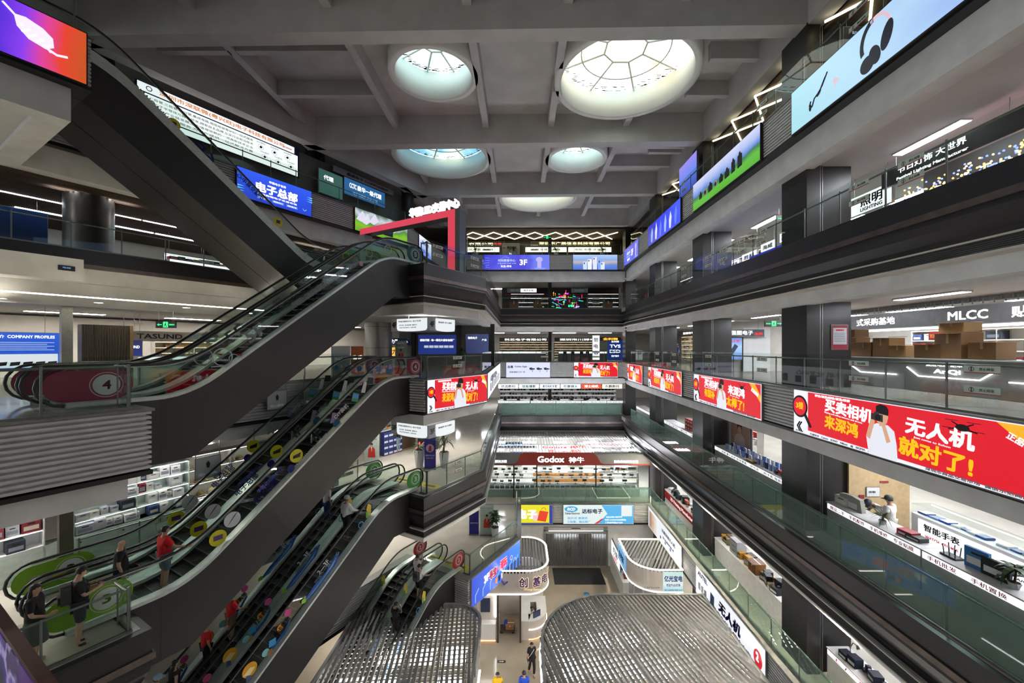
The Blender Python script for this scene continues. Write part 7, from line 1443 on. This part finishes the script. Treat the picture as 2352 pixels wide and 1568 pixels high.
# ---------------------------------------------------------------- stickers on the escalator glass
def stickers(esc, y, kind):
    def F(s, h, up=0): return T(s, y - .022, deck(s) + h) @ Matrix.Rotation(0 if up else -SA, 4, 'Y')
    def disc(s, h, r, c, name='disc_sticker'): return MB().disc(0, 0, r, None, 0, .004, 20).build(name, pt(c), esc, F(s, h))
    def quad(s, h, pl, c, name, up=0, d=0): return MB().prism(pl, -.004 - d, -d, 'y').build(name, pt(c), esc, F(s, h, up))
    def word(s, h, b_, w_, hh, c): return txt(esc, b_, 0, 0, w_, hh, pt(c), -.008, .02, 0, False, 'lettering', .002, 0, F(s, h))
    def wave(s, h, w_, c1='#2a5ab0', c2='#7ab0e0'):
        quad(s, h, [(-w_ / 2, -.02), (-w_ * .3, -.16), (w_ * .3, -.17), (w_ / 2, .02), (w_ * .42, .12), (w_ * .1, -.02), (-w_ * .2, .05)], c1, 'wave_sticker'); quad(s, h, [(-w_ * .42, -.06), (-w_ * .2, -.13), (w_ * .25, -.12), (w_ * .4, .0), (0, -.08)], c2, 'wave_sticker', 0, .003)
    if kind == 34:
        if y > 1:
            quad(3.6, .33, [(-.75, -.14), (.75, -.14), (.75, .14), (-.75, .14)], '#b8b8ac', 'notice_strip', 1); quad(3.55, .33, [(-.3, -.11), (.2, -.11), (.2, .11), (-.3, .11)], '#c8b41c', 'notice_card', 1, .006)
            for q_ in range(4): b = MB(); b.ring(0, 0, .05, .06, -.006, .002, 12); b.build('notice_mark', pt('#2a3a6a'), esc, F(4.05 + q_ * .13, .33))
        disc(5.98, .34, .23, '#d8d01c'); quad(5.98, .34, [(-.12, -.06), (.12, -.06), (.12, .08), (-.12, .08)], '#4a2a6a', 'printed_box', 1, .008)
        disc(6.36, .46, .23, '#d0d2d4'); quad(6.36, .46, [(-.14, -.16), (-.02, -.02), (.2, .26), (.04, .1)], '#3a345a', 'printed_phone', 1, .008)
        word(7.35, .30, '电子总部', .85, .24, '#26349a'); word(7.45, .52, '华强北交易中心', .95, .13, '#3a4ab0')
        disc(8.35, .42, .23, '#d8d01c'); quad(8.35, .42, [(-.13, -.08), (.12, -.06), (.15, .1), (.04, .06), (-.12, .02)], '#1c1a14', 'printed_headset', 1, .008); disc(8.15, .18, .13, '#1c1c7a'); disc(9.9, .12, .15, '#1c5a7a'); disc(11.9, .62, .12, '#1c5a8a')
        word(8.9, .10, 'HUAQIANGDIANZISHIJIE', 1.5, .1, '#c8ccd0'); word(9.05, .42, '4F', .5, .36, '#dfe4e6')
        word(10.1, .40, 'DIY装机', .7, .18, '#e8eaec'); quad(9.75, .42, [(-.12, -.15), (.08, -.15), (.14, .2), (-.02, .24)], '#8a7a9a', 'printed_stylus', 1)
        quad(10.75, .36, [(-.2, -.12), (.1, -.2), (.18, .12), (-.12, .22)], '#3a8a4a', 'printed_monitor', 1); quad(10.75, .36, [(-.16, -.02), (.1, -.06), (.15, .1), (-.1, .18)], '#5a9ad8', 'printed_monitor', 1, .006); quad(11.15, .42, [(-.15, -.2), (.05, -.22), (.14, .2), (.0, .24)], '#d8dcdc', 'printed_case', 1); quad(11.45, .42, [(-.16, -.12), (.14, -.12), (.16, .14), (-.1, .16)], '#16181a', 'printed_camera', 1)
        quad(12.5, .36, [(-.2, -.18), (.12, -.22), (.2, .05), (.05, .2), (-.18, .05)], '#2a5a7a', 'printed_box', 1); quad(12.5, .36, [(-.1, .05), (.12, .04), (.06, .24), (-.04, .24)], '#8a7ab0', 'printed_box', 1, .004)
    elif kind in (23, 12):
        wave(9.3, .28, 1.9); word(9.35, .58, '2\u20143F', .5, .2, '#b8c4cc'); word(9.5, .40, '华强时尚数智中心', 1.2, .14, '#a8c0d0'); quad(8.6, .3, [(-.08, -.06), (.08, -.08), (.1, .06), (.02, .1), (-.08, .05)], '#8ac83a', 'printed_star', 1, .01)
        for s0 in (5.9, 7.75):
            quad(s0, .32, [(-.4, -.2), (.1, -.22), (.42, -.1), (.45, -.02), (.1, -.12), (-.38, -.1)], '#1c5a9a', 'ribbon_sticker'); word(s0 + .1, .42, '打卡购物', .6, .2, '#1c1c20'); disc(s0 - .42, .28, .12, '#8ad0d8'); quad(s0 - .2, .3, [(-.12, -.1), (.1, -.1), (.1, .12), (-.12, .12)], '#3a9ad8', 'printed_block', 1, .006); disc(s0 + .05, .46, .11, '#d8883a'); disc(s0 + .3, .62, .12, '#c84a8a'); quad(s0 - .3, .14, [(-.1, -.1), (.12, -.08), (.06, .08), (-.06, .06)], '#c88a4a', 'printed_bone', 1)
        disc(6.85, .42, .22, '#e0a01c', 'hat_sticker'); quad(6.85, .42, [(-.22, -.08), (.0, -.16), (.16, .0), (.0, .08)], '#f0dca0', 'printed_doll', 1, .008); quad(6.8, .26, [(-.06, -.12), (.08, -.12), (.06, .06), (-.06, .06)], '#4a5a8a', 'printed_doll', 1, .006)
        quad(11.4, .42, [(-.08, -.24), (.08, -.26), (.1, .16), (-.06, .26), (-.14, .05)], '#e0c04a', 'printed_toy', 1); quad(11.3, .32, [(-.06, -.12), (.06, -.12), (.06, .12), (-.06, .12)], '#6ab04a', 'printed_toy', 1, .006); b = MB(); b.ring(0, 0, .1, .13, 0, .003, 14); b.build('ring_sticker', pt('#4a9ac8'), esc, F(11.0, .25)); wave(5.0, .3, 1.3)
    elif kind == 45:
        word(7.0, .42, '5F', .62, .38, '#aab0b4'); word(8.9, .46, '华强LED交易中心', 1.75, .22, '#b8bec2'); word(10.4, .46, 'HO-LED CENTRE', 1.2, .18, '#8a94a0'); word(8.8, .18, '华强LED交易中心 欢迎您', 1.4, .09, '#4a7a9a')
        b = MB(); b.ring(0, 0, .24, .27, 0, .004, 24); b.ring(.3, -.05, .12, .14, 0, .004, 16); b.build('loop_sticker', pt('#c8ccd0'), esc, F(6.1, .36, 1)); quad(6.1, .36, [(.3, .1), (.5, .02), (.8, .04), (1.05, .2), (.8, .1), (.5, .08)], '#b02a2a', 'ribbon_sticker', 1); quad(6.1, .36, [(-.3, -.29), (.7, -.29), (.7, -.26), (-.3, -.26)], '#d0d4d4', 'ribbon_sticker', 1)
        disc(11.0, .3, .1, '#c8889a'); b = MB(); b.ring(0, 0, .16, .2, 0, .004, 20); b.build('loop_sticker', pt('#c8b08a'), esc, F(12.4, .36, 1))
def newel(esc, y, end, col, num, pale='#c8ccca'):
    if end == 0:
        pl = [(2.9 + .36 * math.cos(a), .40 + .36 * math.sin(a)) for a in [PI / 2 + PI * i / 10 for i in range(11)]] + [(3.75 + .34 * math.cos(a), .40 + .36 * math.sin(a)) for a in [-PI / 2 + PI * i / 10 for i in range(11)]]; z = deck(2.9); c = 3.6
    else:
        pl = [(14.1 + .36 * math.cos(a), .40 + .36 * math.sin(a)) for a in [-PI / 2 + PI * i / 10 for i in range(11)]] + [(13.85 + .36 * math.cos(a), .40 + .36 * math.sin(a)) for a in [PI / 2 + PI * i / 10 for i in range(11)]]; z = deck(14.1); c = 14.02
    MB().prism([(u, z + v) for u, v in pl], y - .026, y - .02, 'y').build('newel_sticker', pt(col), esc)
    b = MB(); b.ring(c, z + .4, .20, .25, y - .027, .003, 24); b.ring(c, z + .4, .29, .305, y - .027, .003, 24); b.build('ring_sticker', pt(pale), esc)
    MB().disc(c, z + .4, .2, None, y - .027, .003, 20).build('disc_sticker', pt(pale if end == 0 else col), esc); txt(esc, num, c, z + .4, .16, .22, pt(col if end == 0 else pale), y - .033, .03)
for pr, kd in ((e34, 34), (e23, 23), (e12, 12), (e45, 45)):
    stickers(pr[0], .165, kd); stickers(pr[0], BW - .165, kd); stickers(pr[1], BW - .165, kd)
for pr, lo, hi in ((e45, ('#8a1038', '4'), ('#14606a', '5')), (e34, ('#6a9a10', '3'), ('#8a1038', '4')), (e23, None, ('#2a8a1c', '3')), (e12, None, ('#a01420', '2'))):
    for q, y in ((0, .165), (1, BW - .165)):
        if lo: newel(pr[q], y, 0, *lo)
        newel(pr[q], y, 1, *hi)

q = e56[1]
for px, py, c in ((398, 285, '#d8c81c'), (638, 510, '#d8c81c')):
    s_, zz = onT(px, py, -17.7); u = 16.65 - s_; MB().disc(0, 0, .2, None, 0, .004, 20).build('disc_sticker', pt(c), q, T(u, BW - .14, zz - L5)); MB().box(-.08, .08, -.008, -.004, -.06, .08).build('printed_box', pt('#3a2a5a'), q, T(u, BW - .13, zz - L5))
for px, py, b_, w_, hh, c, d in ((470, 352, '6F', .75, .38, '#22307a', 0), (345, 235, 'HUAQIANG', 1.1, .2, '#5a6266', 0), (575, 430, '华强交易中心', 1.2, .2, '#20306a', 0)):
    s_, zz = onT(px, py, -17.7); txt(q, b_, 0, 0, w_, hh, pt(c), .0, .02, 0, False, 'lettering', .002, 0, T(16.65 - s_, BW - .14, zz - L5) @ Matrix.Rotation(SA * -1, 4, 'Y'))

for s_, z_, n_, lab in ((17.3, L2, 16, 'yellow caution strip on the floor of the lowest landing'), (14.6, L3, 13, 'yellow caution strip on the floor of the landing with the planters')):
    t = thing('floor_strip', lab, 'sticker', FW(s_, TN + .6 if n_ == 13 else TN + .3, z_)); MB().box(0, .5, .0, 2.8, 0, .004).build('strip', pt('#c8b41c', .5), t)
    for q in range(3): MB().box(.15, .35, .3 + q * .9, .9 + q * .9, .004, .006).build('printed_word', pt('#3a3410', .5), t)
# ---- ceiling lights of the galleries
def ceiling_light(name, label, M, l, wd, m=None, group=None):
    t = thing(name, label, 'light', M, group)
    MB().box(-l / 2, l / 2, -wd / 2, wd / 2, -.05, 0).build('housing', white, t)
    MB().box(-l / 2 + .03, l / 2 - .03, -wd / 2 + .03, wd / 2 - .03, -.06, -.045).build('diffuser', m or lampc, t)
    return t
ST_ = {5: 'the dark edged upper storey', 4: 'the storey over the red banners', 3: 'the phone counter storey', 2: 'the lower storey', 1: 'the ground storey'}
for n in (5, 4, 3, 2, 1):
    z = LV[n + 1] + {6: -2.35, 5: -2.1, 4: -1.95, 3: -2.1, 2: -1.95}[n + 1]
    for y in (4.5, 8.7, 12.9, 17.5, 21.5, 26, 30, 34.5):
        ceiling_light('ceiling_light', 'white panel light over the walkway of %s' % ST_[n], T(12.9, y, z, PI / 2), 2.2, .35, lampc, 'panel lights over the long gallery, storey %d' % n)
        ceiling_light('ceiling_light', 'white panel light inside a shop of %s' % ST_[n], T(17.0, y, z, PI / 2), 2.6, .5, lampc, 'panel lights in the long gallery shops, storey %d' % n)
    for x in (-8, -3, 1, 5, 9):
        if n < 3 and x < 0: continue
        ceiling_light('ceiling_light', 'white panel light inside an end gallery shop on %s' % ST_[n], T(x, 46 if n > 2 else 44, z), 2.6, .5, lampc, 'panel lights in the end gallery shops, storey %d' % n)
    for s in ((-4, 1, 6, 11, 16, 21) if n > 2 else (16, 21)):
        m = FW(s, {5: -24.0, 4: -28.0, 3: -17.4, 2: -20, 1: -20}[n], z); ceiling_light('ceiling_light', 'long white lamp over the wing shops on %s' % ST_[n], m, 2.6, .5, lampw, 'long lamps over the wing shops, storey %d' % n)
